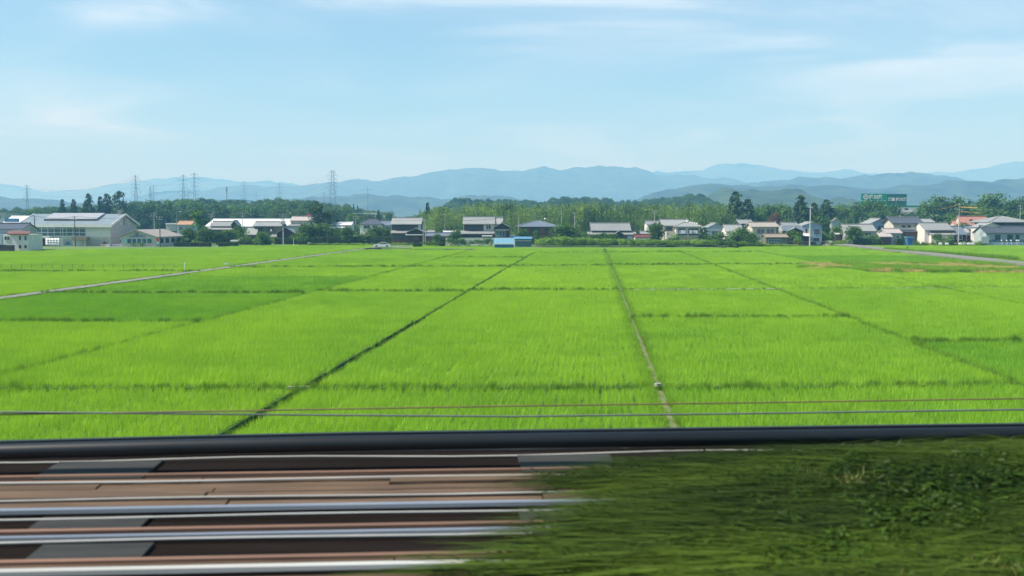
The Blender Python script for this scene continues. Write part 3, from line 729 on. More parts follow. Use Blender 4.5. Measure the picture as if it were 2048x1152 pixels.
rr(LM, L0, 527, (500.5, 491), 'broad paddy before the sports hall with the pale roof', gaps=(0.2, 1.4, 0.38, 0.4), tint=0.05)
paddy([(822, 496.5), (988, 496.5), (988, 491.0), (830, 491.0)], 'small patch of rice before the white block wall, right of the white car', tint=0.0, seed=72, gaps=(.1, .1, .1, .1))
paddy([(440, 494.5), (705, 495.5), (735, 489.5), (480, 489.8)], 'thin strip of rice left of the white car, before the dark hedges', tint=-0.03, seed=71)
rr(L6, LR, (560, 530), (489.5, 492.5), 'rice right of the right lane, before the garden wall', gaps=(0.45, 0.33, 0.38, 2.9), tint=-0.02)

# lanes, channels, bunds
def strip(name, p, q, w, z, m, h=0.05, kind='structure'):
    p, q = Vector(p), Vector(q); d = (q - p); d.z = 0; d.normalize(); n = Vector((-d.y, d.x, 0)) * (w / 2)
    b = MB(); z0 = z - h
    b.prism([(p + n).to_tuple()[:2] + (z0,), (q + n).to_tuple()[:2] + (z0,), (q - n).to_tuple()[:2] + (z0,), (p - n).to_tuple()[:2] + (z0,)][::-1], (0, 0, h))
    return tag(b.build(name, m), kind=kind)
def gl(L, y, z=0.0): return gp(L(y), y, CAN * 0.8) * 1.0
def flat(v, z): return Vector((v.x, v.y, z))
strip('left_lane', flat(gl(L0, 640), 0), flat(gl(L0, 497), 0), 1.8, 0.52, M['asphalt'], 0.50)
strip('right_lane', flat(gl(L6, 600), 0), flat(gl(L6, 486.5), 0), 4.6, 0.95, M['asphalt'], 0.93)
strip('village_lane', gp(690, 497, .5), gp(815, 493, .5), 2.4, 0.54, M['asphalt'], 0.4)
for L, ya, yb, w in ((L1, 800, 500, .55), (L4, 820, 500, .9), (L5, 720, 500, .8)):
    strip('bund', flat(gl(L, ya), 0), flat(gl(L, yb), 0), w, 0.16, M['bund'], 0.16)
strip('bund', flat(gl(L3, 905), 0), flat(gl(L3, 500), 0), 1.1, 0.30, mat('mown_bund', (0.10, 0.20, 0.03), (0.15, 0.19, 0.06), 1.2, .9, .3), 0.30)
strip('ditch', flat(gl(L2, 905), 0), flat(gl(L2, 500), 0), .9, .02, mat('ditch_mud', (0.020, 0.022, 0.014), (0.012, 0.014, 0.010), 2, .6, .2), 0.02)
strip('footpath', flat(gl(L3, 905), 0) + Vector((0.12, 0, 0)), flat(gl(L3, 500), 0) + Vector((0.22, 0, 0)), 0.26, 0.312, mat('trodden_earth', (0.20, 0.19, 0.11), (0.12, 0.17, 0.05), 0.7, 0.9, lo=.4, hi=.6), 0.01)
def cross(La, ya, Lb, yb, w, m, h, name):
    strip(name, flat(gp(La(ya), ya, CAN * .8), 0), flat(gp(Lb(yb), yb, CAN * .8), 0), w, h, m, h - 0.004)
CR = [(LM, 771, L2, 771, .9), (L2, 771, L3, 770, .9), (L3, 770, L4, 763, .9), (L4, 763, L5, 752, .9), (L0, 640, L1, 640, .6),
      (L3, 632, L4, 632, .45), (L4, 680, L5, 676, .6), (L0, 584, L1, 583, .7), (L1, 581, L2, 580, .7), (L2, 578, L3, 578, .7), (L1, 532, L3, 530, .6), (L3, 528, L5, 527, .7), (L0, 533, L1, 532, .6),
      (LM, 541, L0, 541, .7), (L1, 514, L2, 514, .5), (L2, 504.5, L5, 503, .6)]
M['bund_dark'] = mat('shaded_bund_earth', (0.025, 0.04, 0.014), (0.016, 0.024, 0.010), 2.0, 0.95, 0.4)  # earth darkened to paint in the shade between the rice plots
for a in CR: cross(a[0], a[1], a[2], a[3], a[4], M['bund_dark'], 0.08, 'bund')
cross(L3, 577.6, L5, 574, .55, M['concrete'], 0.50, 'concrete_channel')
cross(L5, 574, L6, 572.5, .55, M['concrete'], 0.50, 'concrete_channel')
# grass on the bunds
def grass_sources():
    gs, ds, wd = [], [], []
    for v in range(4):
        r = np.random.default_rng(700 + v); n = 150
        base = np.concatenate([r.normal(size=(n, 2)) * 0.18, np.zeros((n, 1))], 1)
        a = r.random(n) * 6.28; q = 0.08 + 0.3 * r.random(n)
        ln = np.stack([np.cos(a) * q, np.sin(a) * q], 1)
        sh = np.clip(r.random() * .5 + .2 + r.normal(size=n) * .2, 0, 1)
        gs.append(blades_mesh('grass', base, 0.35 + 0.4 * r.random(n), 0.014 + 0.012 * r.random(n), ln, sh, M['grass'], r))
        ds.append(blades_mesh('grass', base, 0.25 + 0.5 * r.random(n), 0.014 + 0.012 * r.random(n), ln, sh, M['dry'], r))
    source_collection('grass', gs); source_collection('dry', ds)
grass_sources()
GP, GS, GT = [], [], []
def grass_line(p, q, w, dens, hs, tint, seed):
    r = np.random.default_rng(seed); p, q = Vector(p), Vector(q); L = (q - p).length; n = int(L * dens)
    t = r.random(n); d = (q - p).normalized(); nr = Vector((-d.y, d.x, 0))
    P = np.array(p)[None] + t[:, None] * np.array(q - p)[None] + ((r.random(n) - .5) * w)[:, None] * np.array(nr)[None]
    P[:, 2] = 0.12
    patch = fbm(P[:, 0] / 3.0, P[:, 1] / 3.0, 5, 3)
    ok = (np.abs(P[:, 0]) < P[:, 1] * .56 + 4) & (patch > 0.15)
    GP.append(P[ok]); GS.append((hs * (.75 + .5 * patch) * (.8 + .4 * r.random(n)))[ok]); GT.append((tint + (patch - .5) * .5 + 0.0 * t)[ok])
k = 0
for a in CR:
    k += 1; grass_line(flat(gp(a[0](a[1]), a[1], .58), 0), flat(gp(a[2](a[3]), a[3], .58), 0), a[4] * .6, 4.0 if a[4] >= .9 else 6.0, 0.85 if a[4] >= .9 else .98, -.05, 900 + k)
for L, ya, yb, w, h, dn in ((L1, 800, 500, .4, .8, 3), (L2, 905, 500, .9, .4, 1.2), (L4, 830, 500, .3, .8, 3), (L5, 720, 500, .35, .8, 3)):
    k += 1; grass_line(flat(gl(L, ya), 0), flat(gl(L, yb), 0), w, dn, h, (0.22 if L is not L2 else -0.1), 900 + k)
for off in (-0.48, -0.30, 0.52):
    k += 1; grass_line(flat(gl(L3, 905), 0) + Vector((off, 0, 0)), flat(gl(L3, 500), 0) + Vector((off, 0, 0)), .22, 7, .7, 0.30, 900 + k)
for off in (-1.3, 1.3):
    k += 1; grass_line(flat(gl(L0, 640), 0) + Vector((off, 0, 0)), flat(gl(L0, 497), 0) + Vector((off, 0, 0)), .4, 3, .7, -0.05, 900 + k)
for off in (-2.6, 2.6):
    k += 1; grass_line(flat(gl(L6, 600), 0) + Vector((off, 0, 0)), flat(gl(L6, 490), 0) + Vector((off, 0, 0)), .6, 3, .9, 0.05, 900 + k)
# concrete channel verge
k += 1; grass_line(flat(gp(L3(577), 577, .58), 0) + Vector((0, -.6, 0)), flat(gp(L6(572), 572, .58), 0) + Vector((0, -.6, 0)), .5, 4, .8, -.05, 990)
g = scatter('bund_grass', 'grass', np.concatenate(GP), np.random.default_rng(3).random(sum(map(len, GP))) * 6.28, np.stack([.42 + .35 * np.concatenate(GS)*.5, .42 + .35 * np.concatenate(GS)*.5, np.concatenate(GS)], 1), np.concatenate(GT)); 
tag(g, 'long dark green grass on the bunds between the rice paddies', 'grass')
# fallow strip
r = np.random.default_rng(44)
pl = [gp(1600, 541, .3), gp(2090, 547, .3), gp(2060, 527.5, .3), gp(1600, 527, .3)]
xs = np.array([[p.x, p.y] for p in pl])
P = np.stack([r.uniform(xs[:, 0].min(), xs[:, 0].max(), 9000), r.uniform(xs[:, 1].min(), xs[:, 1].max(), 9000), np.zeros(9000) + .02], 1)
P = P[inside([tuple(p) for p in pl], P)]
nz = fbm(P[:, 0] / 6, P[:, 1] / 5, 61, 3)
nz = nz - 0.10 * np.clip((P[:, 0] - 55) / 40, 0, 1)
sheet('fallow_ground', [(p[0], p[1], 0.02) for p in pl], M['planter_earth'])
A = P[nz > .40]; B = P[nz <= .43]
tag(scatter('dry_grass', 'dry', A, r.random(len(A)) * 6.28, .6 + .6 * r.random(len(A)), .1 + .5 * r.random(len(A))), 'dry yellowish weeds on the fallow strip at the right', 'weeds')
tag(scatter('green_weeds', 'grass', B, r.random(len(B)) * 6.28, .9 + .7 * r.random(len(B)), .1 + .35 * r.random(len(B))), 'green weeds among the dry growth of the fallow strip', 'weeds')
# stalky reeds along the right lane
r = np.random.default_rng(45)
p0, p1 = gp(1780, 503.5, .4), gp(2060, 524, .4)
n = 900; t = r.random(n)
P = np.array(p0)[None] * (1 - t[:, None]) + np.array(p1)[None] * t[:, None]; P[:, 1] += 3.4 + r.random(n) * 2.0; P[:, 2] = .1
tag(scatter('reeds', 'grass', P, r.random(n) * 6.28, np.stack([.8 + 0 * t, .8 + 0 * t, 1.3 + .9 * r.random(n)], 1), .1 + .3 * r.random(n)), 'tall dark stalks growing along the far side of the right lane', 'weeds')
# ------------------------------------------------------------------ the railway in the foreground
TA = math.atan(FPX / 33000.0)
TZ = CZ - 2.5                    # rail head
td = Vector((math.cos(TA), math.sin(TA), 0)); tn = Vector((-math.sin(TA), math.cos(TA), 0))
def perp(py, z):                 # distance across the track of photo height py (mid-picture) at level z
    return (gp(1024, py, z)).dot(tn)
def tw(x, n, z): v = td * x + tn * n; return Vector((v.x, v.y, z))
M['rail_head'] = mat('polished_rail', (0.44, 0.46, 0.50), (0.34, 0.36, 0.39), 3, 0.42, metal=0.65, stretch=(0.1, 3, 3))
M['rust'] = mat('rusty_steel', (0.24, 0.135, 0.085), (0.14, 0.08, 0.055), 3, 0.8, stretch=(0.15, 4, 4))
M['rust_dark'] = mat('dark_rust', (0.055, 0.03, 0.022), (0.03, 0.018, 0.014), 3, 0.85, stretch=(0.15, 4, 4))
M['deck'] = mat('shadow_black', (0.010, 0.008, 0.007), (0.018, 0.014, 0.012), 2.5, 1.0, 0.1, stretch=(0.12, 3, 3), spec=0.03)  # black colour stands for the shadow bands along the track
M['board'] = mat('ballast_boards', (0.19, 0.122, 0.07), (0.04, 0.025, 0.016), 7.0, 0.85, 0.5, stretch=(0.10, 3.2, 3), detail=8, rnd=0.5, lo=.3, hi=.68)  # made-up boards, grain imitates ballast blurred along the track
M['cable_pale'] = mat('pale_cable', (0.50, 0.50, 0.46), (0.36, 0.36, 0.33), 3, 0.6, stretch=(0.1, 3, 3))
M['cable_brown'] = mat('brown_cable', (0.20, 0.13, 0.07), (0.15, 0.10, 0.055), 3, 0.6)
M['tube_grey'] = mat('grey_tube', (0.15, 0.18, 0.16), (0.12, 0.14, 0.13), 3, 0.5)
M['pipe_black'] = mat('black_pipe_coating', (0.008, 0.011, 0.013), (0.013, 0.018, 0.021), 1.5, 0.42, stretch=(0.3, 2, 2), spec=0.35)
M['soil_bank'] = mat('bank_soil', (0.045, 0.055, 0.02), (0.025, 0.035, 0.014), 2.5, 0.95, 0.3)
ZD = TZ - 0.09
EX = 15.0
b = MB()
prof = [(-7, ZD - .12), (10.9, ZD - .12), (21.5, -0.04), (-7, -0.04)]
b.prism([tw(-170, n, z) for n, z in prof], td * 340)
tag(b.build('embankment', M['soil_bank']), kind='structure')

def long_box(name, y0, y1, z, h, m, parent=None, x0=-EX, x1=EX, inset=0.0):
    n0, n1 = perp(y1, z) + inset, perp(y0, z) - inset
    b = MB(); b.prism([tw(x0, n0, z - h), tw(x0, n1, z - h), tw(x0, n1, z), tw(x0, n0, z)], td * (x1 - x0))
    return b.build(name, m, parent)
deck = empty('track_deck', tw(0, perp(1010, ZD), ZD - .1), TA); deck['kind'] = 'structure'
def dpart(name, y0, y1, z, h, m, **k):
    o = long_box(name, y0, y1, z, h, m, None, **k); o.parent = deck
    o.matrix_parent_inverse = (Matrix.Translation(deck.location) @ Matrix.Rotation(TA, 4, 'Z')).inverted()
    return o
for y0, y1 in ((880, 945), (984, 1048), (1049, 1108)):  # black plates painting in the shadow bands
    dpart('shadow_plate', y0, y1, ZD, .1, M['deck'])
dpart('shadow_plate', 1126, 1139, ZD - .004, .1, M['deck'])
# boards laid lengthwise, made up to stand for the streaked ballast
def boards(y0, y1, rows, z, seed):
    r = np.random.default_rng(seed); n0, n1 = perp(y1, z), perp(y0, z); w = (n1 - n0) / rows
    for k in range(rows):
        x = -9.5 - 2 * r.random()
        while x < 8:
            L = 2.6 + 1.6 * r.random(); dz = 0.012 * r.normal()
            b = MB(); b.prism([tw(0, 0, -.05), tw(0, w - .012, -.05), tw(0, w - .012, 0), tw(0, 0, 0)], td * (L - .015))
            o = b.build('board', M['board']); o.parent = deck
            o.matrix_parent_inverse = (Matrix.Translation(deck.location) @ Matrix.Rotation(TA, 4, 'Z')).inverted()
            o.location = tw(x, n0 + k * w + .006, z + dz)
            x += L
boards(946, 984, 4, ZD + .02, 1)
boards(987, 1001, 1, ZD + .02, 4)
boards(1106, 1117, 1, ZD + .02, 2)
boards(1139, 1215, 4, ZD + .02, 3)
dpart('shadow_plate', 1215, 1500, ZD, .1, M['deck'])

def rail(y, label, head='rail_head', web='rust_dark', z=TZ, hw=.036):
    o = empty('running_rail', tw(0, perp(y, z), z - .16), TA, label, 'rail', 'rails of the next track')
    b = MB(); b.box(-EX, EX, -hw, hw, .125, .16); b.build('rail_head', M[head], o)
    b = MB(); b.box(-EX, EX, -.009, .009, .022, .125); b.build('rail_web', M[web], o)
    b = MB(); b.box(-EX, EX, -.065, .065, 0, .022); b.build('rail_foot', M[web], o)
    return o
rail(1002, 'shiny running rail with a bluish head, the far one of the next track', z=TZ)
rail(1120, 'cream coloured running rail nearest the train, bottom of the picture', z=TZ, head='cable_pale')
rail(1055, 'bright guard rail midway between the two running rails', z=TZ - .03, hw=.023)
def rusty(y, label, z=TZ - .05, w=.032):
    n = perp(y, z)
    b = MB(); b.prism([tw(-EX, n - w, z - .2), tw(-EX, n + w, z - .2), tw(-EX, n + w, z), tw(-EX, n - w, z)], td * 2 * EX)
    return tag(b.build('steel_rib', M['rust']), label, 'steel rib', 'rusty steel ribs along the track')
rusty(937, 'rusty brown steel rib below the black pipe, above the brown ballast strip')
rusty(1043, 'rusty brown steel rib just above the bright guard rail')
rusty(1102, 'rusty brown steel rib just above the cream coloured rail')
def lcable(y, label, r_=.012, z=TZ - .055, sag=.006, m='cable_pale', name='cable', y2=None):
    n = perp(y, z); n2 = perp(y2, z) if y2 else n
    pts = [tw(x, n + (n2 - n) * (x / EX) ** 1 * (1 if y2 else 0), z + sag * math.sin(x * 1.35 + y)) for x in np.linspace(-EX, EX, 41)]
    b = MB(); b.tube(pts, r_, 6)
    return tag(b.build(name, M[m], smooth=True), label, 'cable', 'thin pale cables along the track')
lcable(896, 'pale conduit directly under the black pipe', .017)
lcable(909, 'thin pale cable crossing under the black pipe, second from the top', .011, sag=.015)
lcable(951, 'thin pale cable along the top edge of the brown ballast strip', .011)
lcable(985, 'thin pale cable along the lower edge of the brown ballast strip', .010)
lcable(1021, 'thin pale cable in the dark strip below the far running rail', .010)
lcable(1066, 'thin pale cable just below the bright guard rail', .012)
# made-up grey slabs standing for sunlit patches on the shadow strips
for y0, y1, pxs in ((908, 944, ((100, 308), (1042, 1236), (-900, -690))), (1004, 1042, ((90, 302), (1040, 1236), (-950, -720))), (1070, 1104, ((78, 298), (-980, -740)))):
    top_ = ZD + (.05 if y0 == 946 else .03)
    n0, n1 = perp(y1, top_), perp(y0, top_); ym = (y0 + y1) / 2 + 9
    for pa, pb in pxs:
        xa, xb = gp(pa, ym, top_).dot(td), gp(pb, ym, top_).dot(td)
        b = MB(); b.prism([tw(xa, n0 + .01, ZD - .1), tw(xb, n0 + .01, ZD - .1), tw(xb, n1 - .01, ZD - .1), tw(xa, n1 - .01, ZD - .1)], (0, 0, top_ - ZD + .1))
        o = b.build('lit_patch_slab', M['lit_patch']); o.parent = deck
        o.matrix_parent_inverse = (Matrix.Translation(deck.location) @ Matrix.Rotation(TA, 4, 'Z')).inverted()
# thick black pipe
pz = CZ - 2.28
pp = empty('black_pipe', tw(0, perp(884, pz), pz - .3), 0, 'thick black pipe running across the picture between track and paddies', 'pipe')
def pipe_pts(dy, z, ddn=0.0):
    pts = []
    for px, py in ((-1200, 948), (-700, 930), (-250, 910), (0, 898.5), (350, 889), (700, 881.5), (1024, 877), (1400, 872), (1750, 867), (2048, 863), (2500, 855), (3200, 842)):
        g_ = gp(px, py + dy, z); n = perp(878, z); d = g_ - Vector((0, 0, CZ)); t = n / d.dot(tn)   # bends up and down, keeps its distance from the track
        pts.append(Vector((0, 0, CZ)) + d * t + tn * ddn)
    return pts
org = pp.location
b = MB(); P_ = [p - org for p in pipe_pts(5, pz)]
for a_, c_ in zip(P_[:-1], P_[1:]): b.cyl(a_, c_, .080, .080, 16, False)
b.build('pipe', M['pipe_black'], pp, smooth=True)
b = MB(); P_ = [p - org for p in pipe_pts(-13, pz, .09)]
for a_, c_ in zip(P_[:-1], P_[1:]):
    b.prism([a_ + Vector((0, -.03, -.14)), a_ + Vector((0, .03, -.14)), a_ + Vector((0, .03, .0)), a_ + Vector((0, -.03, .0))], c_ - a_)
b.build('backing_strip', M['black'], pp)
for x in (-11, -7.5, 7.5, 11): b = MB(); b.box(x - .04, x + .04, .09, .17, -.45, .1); b.build('bracket', M['black'], pp)
# fence wires beyond the pipe, posts out of the picture
fz = 0
wf = empty('wire_fence', tw(0, 11.2, ZD - .1), TA, 'thin fence wire and grey tube running above the black pipe before the rice', 'fence')
def fence_line(y0, ymid, y1, n, m, r_, name):
    pts = []
    for px, py in ((-900, y0 + (y0 - ymid) * .85), (0, y0), (512, (y0 + ymid) / 2 + .5), (1024, ymid), (1536, (ymid + y1) / 2 + .5), (2048, y1), (2900, y1 - (ymid - y1) * .85)):
        d = ray(px, py); t = n / d.dot(tn); p = Vector((0, 0, CZ)) + d * t - wf.location
        pts.append(Matrix.Rotation(-TA, 3, 'Z') @ p)
    b = MB(); b.tube(pts, r_, 6); return b.build(name, M[m], wf, smooth=True)
fence_line(829, 812, 797, 11.2, 'cable_brown', .009, 'brown_wire')
fence_line(824, 833, 819, 11.2, 'tube_grey', .012, 'grey_tube')
for x in (-9.5, 9.5): b = MB(); b.cyl((x, .04, -.2), (x, .04, 1.0), .03, .03, 8); b.build('post', M['tube_grey'], wf)

# overgrown bank on the right: long grass lying along the track
M['longgrass'] = leafmat('long_grass', (0.020, 0.042, 0.006), (0.105, 0.17, 0.016), trans=0.25, instancer=True, rnd=0.3, gloss=0.02)
lg = []
for v in range(4):
    r = np.random.default_rng(800 + v); n = 120
    base = np.concatenate([r.normal(size=(n, 1)) * .38, r.normal(size=(n, 1)) * .16, np.zeros((n, 1))], 1)
    L = (0.5 + 0.7 * r.random(n)) * np.where(r.random(n) < .6, 1, -1)
    ln = np.stack([L, r.normal(size=n) * .05], 1)
    lg.append(blades_mesh('long_grass', base, 0.26 + 0.24 * r.random(n), 0.016 + 0.014 * r.random(n), ln, np.clip(.35 + r.normal(size=n) * .22, 0, 1), M['longgrass'], r, droop=.18))
source_collection('longgrass', lg)
nx, ny = 46, 22
xs_, ns_ = np.linspace(-1.2, 16, nx), np.linspace(5.2, 9.85, ny)
def bankz(x, n):
    start = 2.3 - .8 * np.clip((9.2 - n) / 1.6, 0, 1) + (fbm(n * 2.3, x * 0 + 3, 12, 3) - .5) * 3.0
    k_ = np.clip((x - start) / 0.9, 0, 1); k_ = k_ * k_ * (3 - 2 * k_)
    return ZD - .10 + (.15 + .10 * np.clip((x - 2) / 3, 0, 1)) * k_ + .14 * (fbm(x * .8, n * 1.2, 8, 3) - .5) * k_ - .08 * np.clip((n - 9.2) / .7, 0, 1)
b = MB()
X_, N_ = np.meshgrid(xs_, ns_); Z_ = bankz(X_, N_)
for j in range(ny):
    for i in range(nx): b.v.append(tuple(tw(X_[j, i], N_[j, i], Z_[j, i])))
for j in range(ny - 1):
    for i in range(nx - 1): q = j * nx + i; b.f.append((q, q + 1, q + nx + 1, q + nx))
tag(b.build('overgrown_bank', M['soil_bank'], smooth=True), kind='structure')
r = np.random.default_rng(21); n = 3000
x = r.uniform(-.2, 12, n); q = r.uniform(5.6, 9.75, n); z = bankz(x, q)
ok = (z > ZD - .085 + .05 * r.random(n)); x, q, z = x[ok], q[ok], z[ok]
P = np.stack([x * td.x + q * tn.x, x * td.y + q * tn.y, z], 1)
ti = .12 + 2.6 * (fbm(x * .30, q * 2.2, 91, 4, .6) - .50)
tag(scatter('long_grass', 'longgrass', P, TA + .06 * r.normal(size=len(P)), np.stack([1 + 0 * x, 1 + 0 * x, .34 + .34 * r.random(len(x))], 1), ti), 'long green grass bent along the track at the lower right', 'grass')
M['weed_i'] = leafmat('trackside_weed_leaves', (0.02, 0.05, 0.006), (0.09, 0.165, 0.015), trans=0.35, instancer=True, rnd=0.5, gloss=0.015)
source_collection('weeds', remat(BUSH, M['weed_i']))
r = np.random.default_rng(27); n = 1700
x = r.uniform(-.4, 12, n); q = r.uniform(5.6, 9.7, n); z = bankz(x, q); cl_ = fbm(x * .55, q * 1.1, 17, 3)
ok = (z > ZD - .07) & (cl_ > .35); x, q, z, cl_ = x[ok], q[ok], z[ok], cl_[ok]
w_ = .30 + .55 * r.random(len(x))
tag(scatter('trackside_weeds', 'weeds', np.stack([x * td.x + q * tn.x, x * td.y + q * tn.y, z - .03], 1), r.random(len(x)) * 6.28, np.stack([w_ * 1.5, w_ * .8, (.10 + .16 * r.random(len(x)) + .4 * (cl_ - .47)) * np.clip((9.9 - q) / 1.2, .3, 1)], 1), .05 + 1.4 * (fbm(x * .5, q * 1.6, 33, 3) - .46)), 'low leafy weeds growing over the track at the lower right', 'weeds')
r = np.random.default_rng(28); n = 260
x = r.uniform(-.8, 12, n); q = r.uniform(5.6, 9.7, n); z = bankz(x, q); cl_ = fbm(x * .4, q * 2.0, 57, 3); ok = (z > ZD - .085) & (cl_ > .55) & (q < 9.2)
x, q, z = x[ok], q[ok], z[ok]
tag(scatter('dry_stalks', 'dry', np.stack([x * td.x + q * tn.x, x * td.y + q * tn.y, z], 1), r.random(len(x)) * 6.28, np.stack([.6 + 0 * x, .5 + 0 * x, .20 + .22 * r.random(len(x))], 1), .0 + .25 * r.random(len(x))), 'dry stalks among the weeds at the lower right', 'weeds')
# grass along the crest of the embankment behind the pipe
r = np.random.default_rng(22); n = 260
x = r.uniform(-7, 9, n); keep = (r.random(n) < np.clip((x - 1.0) / 4, 0, 1)) | ((np.abs(x + 4.9) < .4)) & (r.random(n) < .4)
x = x[keep]; q = r.uniform(11.2, 13.4, len(x)); z = ZD - .12 - np.clip(q - 10.9, 0, 9) * .545
P = np.stack([x * td.x + q * tn.x, x * td.y + q * tn.y, z], 1)
hs = np.clip((CZ - q * .196 - z) / .5, .3, 3.4) * (.75 + .3 * r.random(len(x)))
tag(scatter('crest_grass', 'weeds', P, r.random(len(P)) * 6.28, np.stack([.9 + 0 * x, .6 + 0 * x, hs * .30], 1), .25 + .3 * r.random(len(x))), 'grass tops showing just above the black pipe', 'grass')
# small things lying in the paddies
b = MB(); p = gp(600, 776.5, .3); b.box(-.55, .55, -.16, .16, 0, .1); o = b.build('plank', M['roof_tan'], loc=p); tag(o, 'short pale plank across the dark ditch by the nearest bund', 'plank')
b = MB(); p = gp(1319, 778, .3); b.box(-.3, .3, -.2, .2, 0, .16); b.box(-.22, .1, -.12, .12, .16, .28); o = b.build('concrete_block', M['concrete'], loc=p); o.rotation_euler = (0, 0, .4); tag(o, 'white concrete gate block at the near end of the footpath', 'concrete block')
# ------------------------------------------------------------------ the village
ZG = 0.5
sheet('village_ground', [gp(-160, 509, ZG), gp(60, 502.5, ZG), gp(285, 497.3, ZG), gp(450, 495.5, ZG), gp(720, 489.6, ZG), gp(760, 495, ZG), gp(880, 497.5, ZG), gp(1080, 498, ZG), gp(1345, 497.8, ZG), gp(1520, 492, ZG), gp(1600, 489.5, ZG), gp(1680, 487.5, ZG), gp(2300, 493, ZG),
       (520, 760, ZG), (-520, 760, ZG)], M['village'], thick=.5)

def roof_x(b, x0, x1, y0, y1, ze, zr, t=.18):
    ym = (y0 + y1) / 2
    b.prism([(x0, y0, ze), (x0, ym, zr), (x0, ym, zr + t), (x0, y0, ze + t)], (x1 - x0, 0, 0))
    b.prism([(x0, ym, zr), (x0, y1, ze), (x0, y1, ze + t), (x0, ym, zr + t)], (x1 - x0, 0, 0))
def roof_y(b, x0, x1, y0, y1, ze, zr, t=.18):
    xm = (x0 + x1) / 2
    b.prism([(x0, y0, ze), (xm, y0, zr), (xm, y0, zr + t), (x0, y0, ze + t)], (0, y1 - y0, 0))
    b.prism([(xm, y0, zr), (x1, y0, ze), (x1, y0, ze + t), (xm, y0, zr + t)], (0, y1 - y0, 0))
def roof_hip(b, x0, x1, y0, y1, ze, zr, k=1.0, t=.16):
    ym = (y0 + y1) / 2; q = min((x1 - x0) / 2 - .3, (y1 - y0) / 2 * k)
    a, c = (x0 + q, ym, zr), (x1 - q, ym, zr)
    b.face((x0, y0, ze), (x1, y0, ze), c, a); b.face((x1, y1, ze), (x0, y1, ze), a, c)
    b.face((x0, y1, ze), (x0, y0, ze), a); b.face((x1, y0, ze), (x1, y1, ze), c)
    b.prism([(x0, y0, ze - t), (x1, y0, ze - t), (x1, y1, ze - t), (x0, y1, ze - t)], (0, 0, t - .004))
    return a, c

def letters(body, parent, loc, size, m, align='LEFT', off=0.0, sx=1.0):
    t = bpy.data.curves.new('letters', 'FONT'); t.body = body; t.size = size; t.extrude = .03; t.offset = off; t.align_x = align
    o = bpy.data.objects.new('letters', t); C.objects.link(o)
    bpy.context.view_layer.update()
    me = bpy.data.meshes.new_from_object(o.evaluated_get(bpy.context.evaluated_depsgraph_get()))
    bpy.data.objects.remove(o); me.materials.clear(); me.materials.append(M[m])
    q = bpy.data.objects.new('lettering', me); C.objects.link(q); q.parent = parent; q.location = loc; q.rotation_euler = (math.pi / 2, 0, 0); q.scale = (sx, 1, 1)
    return q

